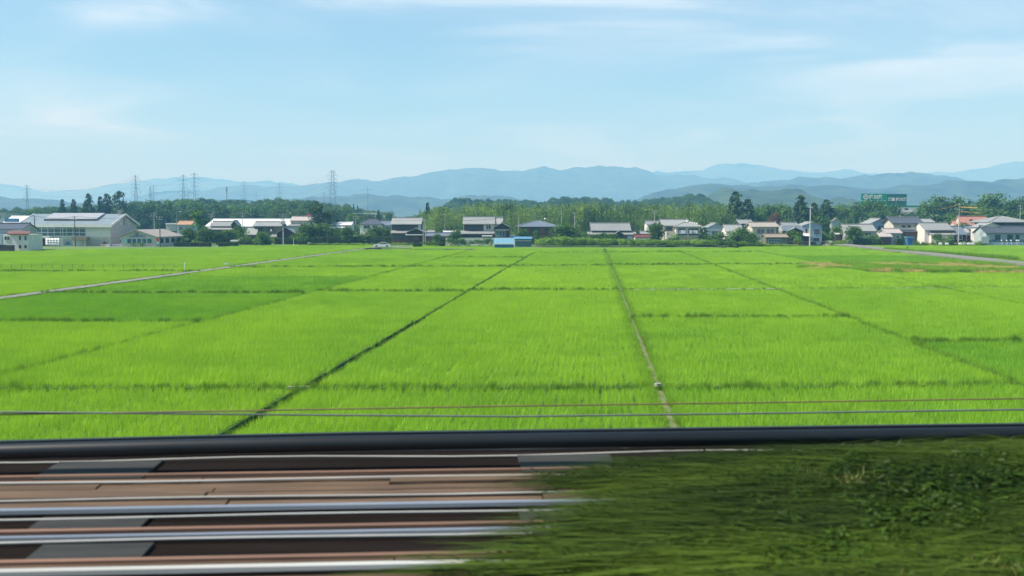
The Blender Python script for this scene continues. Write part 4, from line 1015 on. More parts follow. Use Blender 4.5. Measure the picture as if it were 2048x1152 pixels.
class House:
    """a building with its front wall at depth Y; photo coordinates set where its parts stand"""
    def __init__(s, name, label, cat, pxc, Y, rz=0.0, group=None, base=ZG):
        s.Y = Y; s.base = base; s.xc = xat(pxc, Y); s.rz = rz
        s.root = empty(name, (s.xc, Y, base), rz, label, cat, group)
    def x(s, px, y=0.0): return (xat(px, s.Y + y)) - s.xc
    def z(s, py, y=0.0): return zat(py, s.Y + y) - s.base
    def wall(s, px0, px1, y_top, d, m, y0=0.0, z0=0.0, name='wall'):
        b = MB(); b.box(s.x(px0, y0), s.x(px1, y0), y0, y0 + d, z0, s.z(y_top, y0)); return b.build(name, M[m], s.root)
    def gable(s, px0, px1, yr, ye, d, m, wall, axis='x', ov=.45, gov=.3, y0=0.0, cap=None, name='roof', hip=None, gable_m=None):
        """roof whose eaves span px0..px1; returns the roof object"""
        x0, x1 = s.x(px0, y0 - ov), s.x(px1, y0 - ov)
        b = MB(); cb = MB(); t = .18
        if axis == 'x':
            ze, zr = s.z(ye, y0 - ov), s.z(yr, y0 + d / 2)
            if hip is not None:
                a, c = roof_hip(b, x0, x1, y0 - ov, y0 + d + ov, ze, zr, hip)
                cb.box(a[0] - .1, c[0] + .1, a[1] - .15, a[1] + .15, zr - .05, zr + .2)
                for p_, q_ in (((x0, y0 - ov, ze), a), ((x1, y0 - ov, ze), c), ((x0, y0 + d + ov, ze), a), ((x1, y0 + d + ov, ze), c)):
                    cb.cyl(Vector(p_) + Vector((0, 0, .05)), Vector(q_) + Vector((0, 0, .05)), .11, .11, 5)
            else:
                roof_x(b, x0, x1, y0 - ov, y0 + d + ov, ze, zr)
                cb.box(x0 + .05, x1 - .05, y0 + d / 2 - .17, y0 + d / 2 + .17, zr + t - .02, zr + t + .26)
                for xe in (x0, x1):
                    cb.ball((xe + (.15 if xe == x0 else -.15), y0 + d / 2, zr + t + .25), .2, 6, 4)
            if wall:
                wb = MB(); i0, i1 = x0 + gov, x1 - gov
                if hip is None:
                    slope = (zr - ze) / (d / 2 + ov)
                    zw = ze + slope * ov - .02
                    wb.prism([(i0, y0, 0), (i0, y0 + d, 0), (i0, y0 + d, zw), (i0, y0 + d / 2, zr - .03), (i0, y0, zw)], (i1 - i0, 0, 0))
                else:
                    wb.box(i0 + .3, i1 - .3, y0, y0 + d, 0, ze - .01)
                wb.build('wall', M[wall], s.root)
        else:
            ze, zr = s.z(ye, y0 - ov), s.z(yr, y0 - ov)
            roof_y(b, x0, x1, y0 - ov, y0 + d + ov, ze, zr)
            xm = (x0 + x1) / 2
            cb.box(xm - .17, xm + .17, y0 - ov + .04, y0 + d + ov - .04, zr + t - .02, zr + t + .24)
            if wall:
                wb = MB(); i0, i1 = x0 + gov, x1 - gov; slope = (zr - ze) / ((x1 - x0) / 2); zw = ze + slope * gov - .02
                wb.prism([(i0, y0, 0), (i1, y0, 0), (i1, y0, zw), (xm, y0, zr - .03), (i0, y0, zw)], (0, d, 0))
                wb.build('wall', M[wall], s.root)
        ro = b.build(name, M[m], s.root)
        cb.build('ridge_cap', M[cap or m], ro)
        return ro
    def skirt(s, px0, px1, y_top, y_bot, depth, m, wall=None, name='lower_roof', inset=4, ends=True):
        x0, x1 = s.x(px0, -depth), s.x(px1, -depth); zt, zb = s.z(y_top), s.z(y_bot, -depth)
        b = MB(); b.prism([(x0, -depth, zb), (x0, .15, zt), (x0, .15, zt + .14), (x0, -depth, zb + .14)], (x1 - x0, 0, 0))
        o = b.build(name, M[m], s.root)
        c = MB(); c.box(x0 + .02, x1 - .02, -depth - .07, -depth + .0, zb - .06, zb + .12); c.build('eaves_board', M[m], o)
        if wall:
            w = MB(); w.box(x0 + .35, x1 - .35, -depth + .6, -.004, 0, zb + .05); w.build('lower_wall', M[wall], s.root)
        return o
    def win(s, px0, px1, y0, y1, m='glass', fm='frame_white', y=0.0, mull=1, name='window', w=.09):
        x0, x1, z1, z0 = s.x(px0, y), s.x(px1, y), s.z(y0, y), s.z(y1, y)
        b = MB(); b.box(x0, x1, y - .05, y + .04, z0, z1); o = b.build(name, M[m], s.root)
        f = MB(); f.box(x0 - w, x1 + w, y - .11, y - .052, z1, z1 + w); f.box(x0 - w, x1 + w, y - .13, y - .052, z0 - w, z0)
        f.box(x0 - w, x0, y - .10, y - .053, z0, z1); f.box(x1, x1 + w, y - .10, y - .053, z0, z1)
        for k in range(1, mull + 1):
            xm = x0 + (x1 - x0) * k / (mull + 1); f.box(xm - w * .4, xm + w * .4, y - .095, y - .052, z0, z1)
        f.build('window_frame', M[fm], o)
        return o
    def box(s, name, px0, px1, y0, y1, m, ya=0.0, yb=.1, parent=None):
        b = MB(); b.box(s.x(px0, ya), s.x(px1, ya), ya, yb, s.z(y1, ya), s.z(y0, ya)); return b.build(name, M[m], parent or s.root)
    def side_win(s, xpx, ya, yb, y0, y1, side=1, m='glass'):
        xx = s.x(xpx); b = MB(); b.box(xx - .05, xx + .05, ya, yb, s.z(y1), s.z(y0)); return b.build('window', M[m], s.root)

def antenna(px, y_top, y_bot, Y, label, w=1.6):
    p = at(px, y_bot, Y); h = zat(y_top, Y) - p.z
    o = empty('roof_antenna', p, .5, label, 'antenna', 'television aerials on roofs')
    b = MB(); b.cyl((0, 0, -.05), (0, 0, h), .045, .035, 5); b.build('mast', M['galv'], o)
    b = MB(); b.bar((-w / 2, 0, h * .95), (w / 2, 0, h * .95), .04)
    for k in range(5): xx = -w / 2 + w * k / 4; b.bar((xx, -.4, h * .95), (xx, .4, h * .95), .03)
    b.build('aerial', M['galv'], o)
    return o

# --- far left
h = House('house', 'grey roofed house with a red lean-to roof at the left edge of the picture', 'house', 30, 245)
h.gable(-22, 46, 448.5, 459, 8, 'roof_dark', 'wall_grey', y0=5, ov=.3)
h.wall(6, 56, 469, 7.5, 'wall_white'); h.skirt(14, 59, 463.5, 468.5, .5, 'roof_red')
h.win(9, 19, 473, 480, mull=1); h.win(38, 42, 472, 480, mull=0); h.win(49, 53, 472, 480, mull=0); h.win(37, 42, 490, 497, mull=0); h.win(48, 53, 490, 497, mull=0)
h.box('side_wing', -30, 4, 469, 503, 'wall_blue', .2, 4)
b = MB(); p = gp(14, 503, ZG); b.box(-1.7, 1.5, -.6, .8, 0, 1.4); b.box(-1.9, -.6, -.7, .9, 1.4, 1.65); b.box(-.4, 1.6, -.65, .85, 1.4, 1.55)
tag(b.build('dark_crate', M['frame_dark'], loc=p), 'large dark covered crate at the left edge before the house', 'crate')
h = House('office_building', 'pale flat roofed block at the far left edge behind the houses', 'building', 4, 420)
h.wall(-40, 10.5, 427, 12, 'wall_teal'); h.box('parapet', -41, 11.5, 425.8, 427.6, 'concrete', -.3, 12.2)
h.win(-4, 3, 431, 436, mull=1)
h = House('workshop', 'low pale workshop with a blue signboard behind the sports hall', 'building', 28, 400)
h.wall(8, 46, 444.5, 14, 'wall_teal', ); h.gable(6, 48, 433, 446, 14, 'roof_white', None)
sg = h.box('signboard', 10, 39, 437, 444, 'blue', -.7, -.55)
b = MB()
for k in range(7): x_ = h.x(13 + k * 3.4, -.7); b.box(x_, x_ + .38, -.74, -.705, h.z(442.5, -.7), h.z(438.6 + (k % 2), -.7)); b.box(x_ - .1, x_ + .5, -.735, -.706, h.z(440.9, -.7), h.z(440.3, -.7))
lt = b.build('lettering', M['shed_pale'], sg)

# --- sports hall
h = House('sports_hall', 'long pale sports hall with a blue grey roof, white edges and a grid of windows', 'sports hall', 132, 290)
D_ = 20.0
x0, x1 = h.x(43), h.x(222); ze = h.z(449.5); zr = h.z(429.3, 10)
b = MB(); sl = (zr - ze) / (D_ / 2)
b.prism([(x0, 0, 0), (x0, D_, 0), (x0, D_, ze), (x0, D_ / 2, zr - .05), (x0, 0, ze)], (x1 - x0 - .1, 0, 0)); b.build('wall', M['gym_wall'], h.root)
b = MB(); b.prism([(x1 - .09, .05, 0), (x1 - .09, D_ - .05, 0), (x1 - .09, D_ - .05, ze), (x1 - .09, D_ / 2, zr - .1), (x1 - .09, .05, ze)], (.09, 0, 0))
gw = b.build('gable_wall', M['gable_wall'], h.root)
b = MB(); b.box(x1 + .002, x1 + .06, D_ / 2 - .25, D_ / 2 + .25, zr - 3.2, zr - .5); b.build('gable_strip', M['frame_dark'], gw)
for yy, zz_ in ((6.2, 1.5), (7.3, 2.4), (12.8, 1.5), (13.9, 2.4)):
    b = MB(); b.box(x1 + .002, x1 + .05, yy, yy + .7, zr - zz_ - .6, zr - zz_); b.build('gable_tile', M['white'], gw)
for k in range(1, 9):
    b = MB(); z_ = ze * k / 9.5; b.box(x1 + .001, x1 + .025, .1, D_ - .1, z_, z_ + .05); b.build('panel_joint', M['wall_grey'], gw)
ov = 1.1; b = MB(); roof_x(b, x0 - .8, x1 + .55, -ov, D_ + ov, ze - sl * ov, zr, .22); rf = b.build('roof', M['roof_gym'], h.root)
b = MB()
zfe = ze - sl * ov
b.box(x0 - .95, x1 + .7, -ov - .12, -ov, zfe - .40, zfe + .50)
for xe in (x0 - .95, x1 + .55):
    b.prism([(xe, -ov, zfe - .2), (xe, D_ / 2, zr - .2), (xe, D_ / 2, zr + .42), (xe, -ov, zfe + .40)], (.15, 0, 0))
    b.prism([(xe, D_ / 2, zr - .2), (xe, D_ + ov, zfe - .2), (xe, D_ + ov, zfe + .40), (xe, D_ / 2, zr + .42)], (.15, 0, 0))
b.build('white_edge', M['white'], rf)
b = MB(); xa, xb = h.x(92, 4), h.x(196, 4)
def rz_(y): return zfe + sl * (y + ov) + .22
ya, yb = 3.2, 9.4
b.prism([(xa, ya, rz_(ya) + .12), (xa, yb, rz_(yb) + .05), (xa, yb, rz_(yb) + .45), (xa, ya, rz_(ya) + .60)], (xb - xa, 0, 0)); sk = b.build('roof_light', M['roof_lilac'], rf)
b = MB(); b.box(xa - .05, xb + .05, ya - .12, ya - .003, rz_(ya) + .0, rz_(ya) + .42); b.build('roof_light_shadow', M['frame_dark'], sk)  # dark strip painting the shadow below the roof light
b = MB(); b.box(x1 - 1.6, x1 - .7, D_ / 2 - .5, D_ / 2 + .5, zr + .2, zr + 1.1); b.box(x1 - 1.8, x1 - .5, D_ / 2 - .7, D_ / 2 + .7, zr + 1.1, zr + 1.3); b.build('ventilator', M['concrete'], rf)
for j in range(3):
    for i in range(8):
        a0 = 71 + i * 12.55; r0 = 450.6 + j * 7.15
        b = MB(); b.box(h.x(a0 + .5), h.x(a0 + 11.9), -.04, .04, h.z(r0 + 6.3), h.z(r0 + .4)); b.build('pane', M['glass_teal'], h.root)
b = MB()
for i in range(9): xx = h.x(71 + i * 12.55); b.box(xx - .07, xx + .07, -.12, -.002, h.z(472), h.z(450.2))
for j in range(4): z_ = h.z(450.6 + j * 7.15); b.box(h.x(70.6), h.x(171.8), -.10, -.003, z_ - .07, z_ + .07)
b.build('window_grid', M['frame_white'], h.root)
b = MB(); b.box(h.x(43.5), h.x(221.5), -.07, -.001, h.z(475.5), h.z(473.8)); b.build('band_course', M['cream'], h.root)
aw = h.box('awning', 56, 98, 472.6, 475.3, 'white', -2.4, .0)
for px in (58, 77, 96): b = MB(); b.box(h.x(px, -2.2) - .06, h.x(px, -2.2) + .06, -2.25, -2.13, 0, h.z(475.3, -2.2)); b.build('awning_post', M['frame_dark'], aw)
h.box('garage_opening', 58, 90, 477, 492, 'frame_dark', -.05, .02)
po = h.box('porch_roof', 143, 173, 474, 479.5, 'roof_brown', -2.2, 0.0)
for px in (146, 168): b = MB(); b.box(h.x(px, -2), h.x(px + 2, -2), -2.0, -1.7, 0, h.z(479.5, -2)); b.build('porch_post', M['cream'], po)
h.box('entrance_door', 152, 165, 482, 494, 'white', -.08, .02)
for a0, a1 in ((127, 145), (173.5, 195), (198, 219)):
    xa, xb = h.x(a0), h.x(a1); zb_, zt = h.z(491), h.z(477.5); xm = (xa + xb) / 2
    b = MB(); pts = [(xa, 0, zb_), (xb, 0, zb_)] + [(xm + (xb - xa) / 2 * math.cos(t), 0, zt - .5 + .5 * math.sin(t)) for t in np.linspace(0, math.pi, 9)]
    b.prism([(p[0], -.05, p[2]) for p in pts], (0, .045, 0)); b.build('arched_panel', M['wall_grey'], h.root)
    b = MB()
    for s_ in (-1, 1): xx = xm + s_ * ((xb - xa) / 2 + .14); b.box(xx - .14, xx + .14, -.2, -.004, 0, h.z(476))
    b.box(xa - .28, xb + .28, -.16, -.006, h.z(476.4), h.z(475.4)); b.build('arch_surround', M['cream'], h.root)
def sail(pts, m):
    b = MB(); b.prism([(h.x(px), -.10, h.z(py)) for px, py in pts], (0, .045, 0)); b.build('mural_sail', M[m], h.root)
sail([(129, 489), (142, 489), (136, 482.5)], 'sail_blue'); sail([(179.5, 489), (185.5, 489), (184.5, 481)], 'yellow'); sail([(202.5, 488), (215.5, 488), (209, 482)], 'roof_maroon')
# things in front of the hall
p = gp(106, 494.2, ZG); s_ = p.y / FPX
rk = empty('bicycle_shelter', p, 0, 'white slatted rack of three tiers in front of the sports hall', 'rack')
W_ = 28 * s_
for j in range(3):
    for i in range(5):
        b = MB(); xx = -W_ / 2 + W_ * (i + .5) / 5; z_ = (6.2 + j * 4.4) * s_
        b.prism([(xx - W_ * .085, -.5, z_), (xx + W_ * .085, -.5, z_ - .1), (xx + W_ * .085, -.1, z_ + .32), (xx - W_ * .085, -.1, z_ + .45)], (0, .06, .02)); b.build('slat', M['white'], rk)
b = MB()
for xx in (-W_ / 2, -W_ / 6, W_ / 6, W_ / 2): b.box(xx - .05, xx + .05, -.04, .06, 0, 17.5 * s_)
for z_ in (.5, 1.2, 2.0): b.box(-W_ / 2, W_ / 2, 0.062, .12, z_, z_ + .06)
b.build('rack_frame', M['galv'], rk)
def banner(px0, px1, y0, y1, Y, label, base, marks, lm):
    a, c = at(px0, y1, Y), at(px1, y0, Y)
    o = empty('banner', ((a.x + c.x) / 2, Y, ZG), 0, label, 'banner')
    w = c.x - a.x; z0, z1 = a.z - ZG, c.z - ZG
    b = MB(); b.box(-w / 2, w / 2, -.02, .02, z0, z1); bb = b.build('cloth', M[base], o)
    b = MB()
    for u0, u1, v0, v1 in marks: b.box(-w / 2 + w * u0, -w / 2 + w * u1, -.035, -.021, z0 + (z1 - z0) * v0, z0 + (z1 - z0) * v1)
    b.build('print', M[lm], bb)
    for xx in (-w / 2, w / 2): b = MB(); b.cyl((xx, .03, 0), (xx, .03, z1 + .1), .03, .03, 5); b.build('pole', M['galv'], o)
banner(220, 245, 488.5, 493.3, 284, 'white banner with purple print in front of the sports hall corner', 'wall_white', [(0, .22, .3, .95), (.27, .33, .2, .8), (.36, .5, .25, .75), (.55, .62, .2, .8), (.64, .8, .3, .7), (.84, .9, .2, .8)], 'purple')
banner(204, 219, 488.5, 493.5, 283, 'white banner with a red emblem left of the purple one', 'wall_white', [(.1, .3, .2, .8), (.34, .5, .3, .75)], 'red')
# --- clubhouse
h = House('clubhouse', 'low cream clubhouse with a faded pinkish tan gable roof and a row of windows', 'clubhouse', 275, 283)
x0, x1 = h.x(237), h.x(314); zr, ze = h.z(460.5), h.z(474)
dep = 16.0; sh = 2.0                                   # the ridge runs back to the right
def sk_(p): return (p[0] + sh * (p[1] / dep), p[1], p[2])
xm = h.x(273)
b = MB(); b.prism([(x0 + .4, 0, 0), (x1 - .2, 0, 0), (x1 - .2, 0, ze), (xm, 0, zr - .1), (x0 + .4, 0, ze)], (sh, dep, 0)); b.build('wall', M['cream'], h.root)
b = MB()
A0, A1, A2 = (x0, -.6, ze - .05), (xm, -.6, zr), (x1 + .3, -.6, ze - .15); v_ = Vector((sh, dep + 1.2, 0))
b.prism([A0, A1, (A1[0], A1[1], A1[2] + .2), (A0[0], A0[1], A0[2] + .2)], v_)
b.prism([A1, A2, (A2[0], A2[1], A2[2] + .2), (A1[0], A1[1], A1[2] + .2)], v_); rf = b.build('roof', M['roof_tan'], h.root)
for i in range(5):
    h.win(254.2 + i * 10.0, 262.6 + i * 10.0, 477.5, 487, 'glass_teal', 'frame_white', mull=0, w=.1)
h.box('gable_vent', 268.5, 278.5, 465.5, 467.2, 'frame_dark', -.08, .01)
letters('CLANVITCH', h.root, (h.x(274), -.1, h.z(474.7)), .95, 'blue', 'CENTER', 0, .85)
letters('AE', h.root, (h.x(273.5), -.1, h.z(471.5)), .75, 'blue', 'CENTER')
h.box('notice_board', 248, 253, 477, 487.5, 'mint', -.12, -.02)
for px in (240.5, 302): h.box('wall_lamp', px - .7, px + .7, 480, 485, 'frame_dark', -.2, -.02)
h.box('skirting_board', 240, 313, 493, 495.5, 'wall_teal', -.05, .005)
for k in range(4):
    b = MB(); t0 = .12 + k * .22; xx = x1 - .2
    b.prism([(xx + sh * t0 + .02, dep * t0, 1.0), (xx + sh * (t0 + .13) + .02, dep * (t0 + .13), 1.0), (xx + sh * (t0 + .13) + .02, dep * (t0 + .13), 2.3), (xx + sh * t0 + .02, dep * t0, 2.3)], (.06, 0, 0)); b.build('side_window', M['glass'], h.root)
# signs by the clubhouse
o = empty('sign_board', gp(316, 495.4, ZG), 0, 'small red and green sign on a post beside the clubhouse', 'sign')
b = MB(); b.cyl((0, 0, 0), (0, 0, 2.3), .04, .04, 6); b.build('post', M['galv'], o)
b = MB(); b.cyl((0, -.06, 2.2), (0, -.02, 2.2), .42, .42, 14); b.build('red_disc', M['red'], o)
b = MB(); b.box(-.28, .28, -.06, -.02, 1.0, 1.6); b.build('green_panel', M['mint'], o)

# --- behind, left of centre
h = House('warehouse', 'long white roofed warehouse behind the left houses', 'warehouse', 494, 420)
h.gable(409, 580, 439, 453.5, 26, 'roof_white', 'wall_grey', y0=0, ov=.2)
for px in range(430, 580, 24): h.win(px, px + 8, 457, 462, mull=0)
h = House('apartment_building', 'long white apartment block of several storeys far behind the trees left of centre', 'building', 726, 640)
h.wall(700, 753, 427.5, 14, 'wall_white'); h.box('roof', 698, 755, 425.8, 427.6, 'white', -.6, 14.5)
for j in range(3):
    for i in range(7): h.win(702 + i * 7.2, 707 + i * 7.2, 429.5 + j * 4.2, 432 + j * 4.2, mull=0, w=.12)
h = House('office_building', 'low white flat roofed building far behind, right of the apartment block', 'building', 778, 640)
h.wall(768, 788, 433, 12, 'wall_white'); h.box('roof', 767, 790, 431.2, 433.1, 'white', -.5, 12.5)
for i in range(3): h.win(770 + i * 6, 774 + i * 6, 434.5, 437, mull=0, w=.12)
h = House('shop', 'small building with a bright orange roof behind the light green pine', 'building', 364, 395)
h.gable(352, 383, 443, 450, 8, 'roof_orange', 'wall_blue', ov=.6); h.win(358, 366, 454, 460); h.win(370, 377, 454, 460)
h.box('flat_annex', 332, 352, 448.5, 462, 'wall_grey', 1, 7); h.box('annex_roof', 331, 353, 446.5, 448.5, 'roof_white', .6, 7.4)
h = House('traditional_house', 'old house with a grey hipped tile roof before the long warehouse', 'house', 445, 345)
h.gable(420, 470, 444, 453, 7, 'roof_grey', 'wall_olive'); h.skirt(414, 478, 455, 459.5, 1.4, 'roof_grey')
h.gable(461, 476, 442.5, 451, 4, 'roof_grey', 'wall_dark', axis='y', y0=-.8, name='front_gable'); h.win(428, 442, 458, 464, m='glass', fm='frame_dark', y=-.83)
h = House('traditional_house', 'old two storey house with brown walls and a wide grey roof behind the left hedges', 'house', 535, 318)
h.gable(505, 563, 445, 453, 7, 'roof_grey', 'wall_olive', ov=.6); h.skirt(491, 513, 457, 470, 2.6, 'roof_grey', 'wall_olive'); h.win(516, 526, 456, 462, fm='frame_dark'); h.win(535, 547, 456, 462, fm='frame_dark')
h.gable(551, 591, 455, 468, 6, 'roof_grey', 'wall_dark', axis='y', y0=-3.5, ov=.5, name='front_gable')
h.skirt(540, 560, 469, 474, 2.8, 'roof_grey')
h.box('meter_dish', 540.5, 544, 458.5, 462.5, 'white', -.7, -.5)
h = House('house', 'cream house with a faded pink roof left of the tall dark pine', 'house', 600, 350)
h.gable(579, 622, 434.3, 442, 8, 'roof_rose', 'cream', ov=.5); h.win(596, 606, 447, 453); h.win(584, 591, 447, 453); h.box('lower_wing', 577, 598, 452, 461, 'wall_teal', -2.5, -.01); h.skirt(575, 600, 449, 452, 2.9, 'roof_grey')
h = House('house', 'house with a dark red hipped roof behind the faded pink roof', 'house', 613, 375)
h.gable(601, 626, 428, 436.5, 9, 'roof_red', 'cream', hip=.9)
h = House('white_house', 'small white house with a pale grey roof right of the dark pine', 'house', 684, 325)
h.gable(662, 703, 446, 451, 7, 'roof_white', 'wall_white', ov=.6); h.win(672, 680, 455, 460); h.win(686, 692, 455, 462, mull=0); h.skirt(660, 690, 453, 456, 1.4, 'roof_white')
h = House('house', 'dark slate roofed house left of the big white eaved house', 'house', 750, 350)
h.gable(716, 766, 438, 448.5, 8, 'roof_dark', 'wall_white', hip=.7); h.win(728, 740, 451, 457); h.win(745, 755, 451, 457)
h.gable(752, 784, 443, 451.5, 6, 'roof_blue', 'wall_blue', axis='x', y0=2.5); h.win(772, 780, 454, 459, y=2.5)
# --- big house with two tile roofs
h = House('farmhouse', 'big two storey farmhouse with a light grey tile roof and a curved entrance gable', 'house', 818, 305)
h.gable(781, 843, 437.3, 449.3, 8, 'roof_grey', 'wall_dark', ov=.9)
for i in range(4): h.win(790 + i * 11.5, 799 + i * 11.5, 452.5, 459, fm='frame_dark')
h.box('side_panel', 836, 842, 450, 461, 'wall_white', -.05, .01)
h.skirt(781, 869, 461.5, 466.5, 2.2, 'roof_grey', 'wall_brown')
h.gable(811, 852, 457, 466, 4.5, 'roof_grey', 'wall_dark', axis='y', y0=-3.0, ov=.6, name='entrance_gable')
h.skirt(811, 845, 467.5, 470, 3.6, 'roof_white', name='porch_roof')
h.win(786, 806, 470, 478, y=-1.63, fm='frame_dark', mull=3); h.win(846, 862, 470, 478, y=-1.63, fm='frame_dark', mull=2); h.box('entrance_door', 826, 838, 470.5, 481, 'wall_brown', -3.06, -2.99)
h = House('long_shed', 'long low shed with a pale blue grey roof right of the farmhouse', 'shed', 880, 300)
h.gable(851, 905, 467, 473, 4, 'roof_blue', 'wall_brown', ov=.3); h.gable(885, 912, 464, 467, 4, 'roof_white', 'wall_brown', y0=6, ov=.3)
# --- farmhouse two
h = House('farmhouse', 'white and dark two storey farmhouse with stepped grey roofs behind the block wall', 'house', 965, 303)
h.gable(925, 990, 435.2, 448.8, 8, 'roof_grey', 'wall_white', ov=.9); h.gable(989, 1006, 436.3, 448.8, 7, 'roof_grey', 'wall_white', y0=.8, ov=.5)
h.box('dark_boarding', 928, 967, 449.8, 462, 'wall_dark', -.04, .01); h.win(932, 944, 452, 459.5, y=-.05, fm='frame_dark'); h.win(947, 965, 452, 459.5, y=-.05, fm='frame_dark', mull=2)
h.win(973.5, 975.5, 451, 458, mull=0, fm='frame_dark'); h.win(978, 980.5, 450.5, 457, mull=0, fm='frame_dark')
h.skirt(919, 990, 462, 468, 2.2, 'roof_grey', 'wall_dark')
h.gable(987, 1021, 446.5, 455.5, 6, 'roof_grey', 'wall_dark', axis='y', y0=-3.2, ov=.6, name='front_gable')
h.skirt(990, 1018, 457, 460.5, 3.9, 'roof_grey'); h.win(992, 1010, 462, 472, y=-3.22, fm='frame_white', m='glass_teal', mull=2); h.box('red_panel', 1011, 1016, 462, 469, 'roof_maroon', -3.26, -3.2)
h.skirt(964, 985, 470, 472.5, 2.9, 'roof_white', name='porch_roof')
h.skirt(1016, 1030, 470, 473.5, 2.0, 'roof_white', name='porch_roof')
# white block wall before it
p0, p1 = gp(891, 491, ZG), gp(1030, 491, ZG); Yw = p0.y
wl_ = empty('block_wall', ((p0.x + p1.x) / 2, Yw, ZG), 0, 'white block wall with rows of small openings before the second farmhouse', 'wall')
Ww_ = p1.x - p0.x; Hw = zat(475.5, Yw) - ZG
b = MB(); b.box(-Ww_ / 2, Ww_ / 2, -.05, .10, 0, Hw * .62); b.build('lower_wall', M['wall_white'], wl_)
nb_ = 38
m1 = MB(); m1.box(-.16, .16, -.075, .075, 0, Hw * .30); me1 = m1.mesh('block', M['wall_white'])
for row_ in range(2):
    for i in range(nb_):
        link('block', me1, wl_, (-Ww_ / 2 + Ww_ * (i + .5 + .25 * row_) / nb_ - .05, .02, Hw * (.42 + .28 * row_) if row_ else Hw * .68), 0, (1, 1, .9))
b = MB(); b.box(-Ww_ / 2, Ww_ / 2, .06, .10, Hw * .62, Hw * .97); b.build('wall_back', M['concrete'], wl_)
b = MB(); b.box(-Ww_ / 2 - .1, Ww_ / 2 + .1, -.09, .12, Hw * .97, Hw); b.build('coping', M['wall_white'], wl_)
# sheds
h = House('blue_shed', 'bright blue shed with a pale blue sloping roof beside the paddies', 'shed', 1008, gp(1008, 496, ZG).y)
h.wall(989, 1027, 486.5, 3.2, 'shed_blue'); 
b = MB(); b.prism([(h.x(987.5, -.4), -.5, h.z(488.5, -.5)), (h.x(987.5, -.4), 3.6, h.z(476.6, 3.6)), (h.x(987.5, -.4), 3.6, h.z(476.6, 3.6) + .12), (h.x(987.5, -.4), -.5, h.z(488.5, -.5) + .12)], (h.x(1028.5, -.4) - h.x(987.5, -.4), 0, 0)); rf = b.build('roof', M['shed_pale'], h.root)
b = MB(); b.box(h.x(987.5, -.4), h.x(1028.5, -.4), -.58, -.503, h.z(488.7, -.5), h.z(487, -.5)); b.build('eaves_board', M['roof_white'], rf)
b = MB()
for i in range(12): xx = h.x(990 + i * 3.4); b.box(xx, xx + .1, -.05, -.002, 0.02, h.z(490.5))
b.build('sheet_ribs', M['blue'], h.root)
h = House('blue_shed', 'dark teal shed with sky blue roof and red stripe, right of the brighter shed', 'shed', 1047, 282)
h.wall(1030, 1063, 479, 3.5, 'teal_dark')
b = MB(); xa = h.x(1028.5, -.3); xb = h.x(1064.5, -.3); b.prism([(xa, -.4, h.z(478.3, -.4)), (xa, 3.8, h.z(474.2, 3.8)), (xa, 3.8, h.z(474.2, 3.8) + .12), (xa, -.4, h.z(478.3, -.4) + .12)], (xb - xa, 0, 0)); b.build('roof', M['shed_roofblue'], h.root)
h.box('red_stripe', 1030.5, 1062.5, 480.2, 482.5, 'roof_rose', -.08, -.002); h.box('shutter', 1036, 1058, 484, 492, 'glass_teal', -.05, .0)
# --- brick house
h = House('brick_house', 'red brown house with a blue grey hipped tile roof', 'house', 1075, 312)
h.gable(1031, 1121, 441, 453, 10, 'roof_blue', 'wall_brick', hip=1.3, ov=.9, gov=.7)
h.win(1062, 1078, 456, 468, fm='frame_dark'); h.win(1090, 1102, 456, 462, fm='frame_dark'); h.win(1037, 1050, 456, 463, fm='frame_dark'); h.box('floor_band', 1036, 1117, 467, 468.5, 'wall_dark', -.06, .0)
h.win(1092, 1102, 471, 478, fm='frame_dark'); h.box('entrance', 1064, 1078, 470, 482, 'wall_dark', -.08, .0)
b = MB(); p = at(1090, 440, 317); b.cyl((0, 0, -1), (0, 0, .1), .03, .03, 5); b.ball((0, 0, .35), .32, 8, 6); tag(b.build('satellite_dish', M['white'], loc=p, smooth=True), 'white satellite dish on the blue grey hipped roof', 'satellite dish')
antenna(1082, 432, 441, 317, 'bent television aerial left of the satellite dish')
# --- long grey roofed house
h = House('long_house', 'low house with a long plain grey roof behind the dense bushes', 'house', 1222, 306)
h.gable(1182, 1263, 447.7, 462, 8, 'roof_grey', 'wall_dark', ov=.8); h.skirt(1175, 1273, 464.5, 469.5, 2.2, 'roof_grey', 'wall_brown')
h.gable(1228, 1248, 463, 469.5, 3, 'roof_grey', 'wall_dark', axis='y', y0=-2.6, ov=.4, name='entrance_gable')
h.box('sliding_door', 1255, 1266, 471, 480.5, 'wall_blue', -1.7, -1.6); h.win(1190, 1206, 471, 478, y=-1.63, fm='frame_dark', mull=2)
h.box('red_awning', 1235, 1244, 471, 473.5, 'roof_red', -2.6, -1.65)
b = MB(); p = gp(1221, 482, ZG); w_ = 21.5 * p.y / FPX; b.box(-w_, w_, -.1, .1, 0, 2.2); b.box(-w_ - .1, w_ + .1, -.15, .15, 2.2, 2.35); tag(b.build('garden_wall', M['wall_white'], loc=p), 'low white garden wall in front of the long grey roofed house', 'wall')
h = House('outbuilding', 'low outbuilding with a maroon sheet roof left of the round dark tree', 'shed', 1286, 300)
h.gable(1269, 1304, 470.5, 475.5, 4, 'roof_maroon', 'wall_white', ov=.3)
b = MB(); h.gable(1281, 1300, 464, 469, 3, 'roof_grey', 'wall_white', y0=5)
h = House('house', 'pale gabled house half hidden by the round dark tree', 'house', 1312, 320)
h.gable(1293, 1332, 443.5, 450, 7, 'roof_grey', 'wall_white'); h.win(1298, 1304, 452, 458)
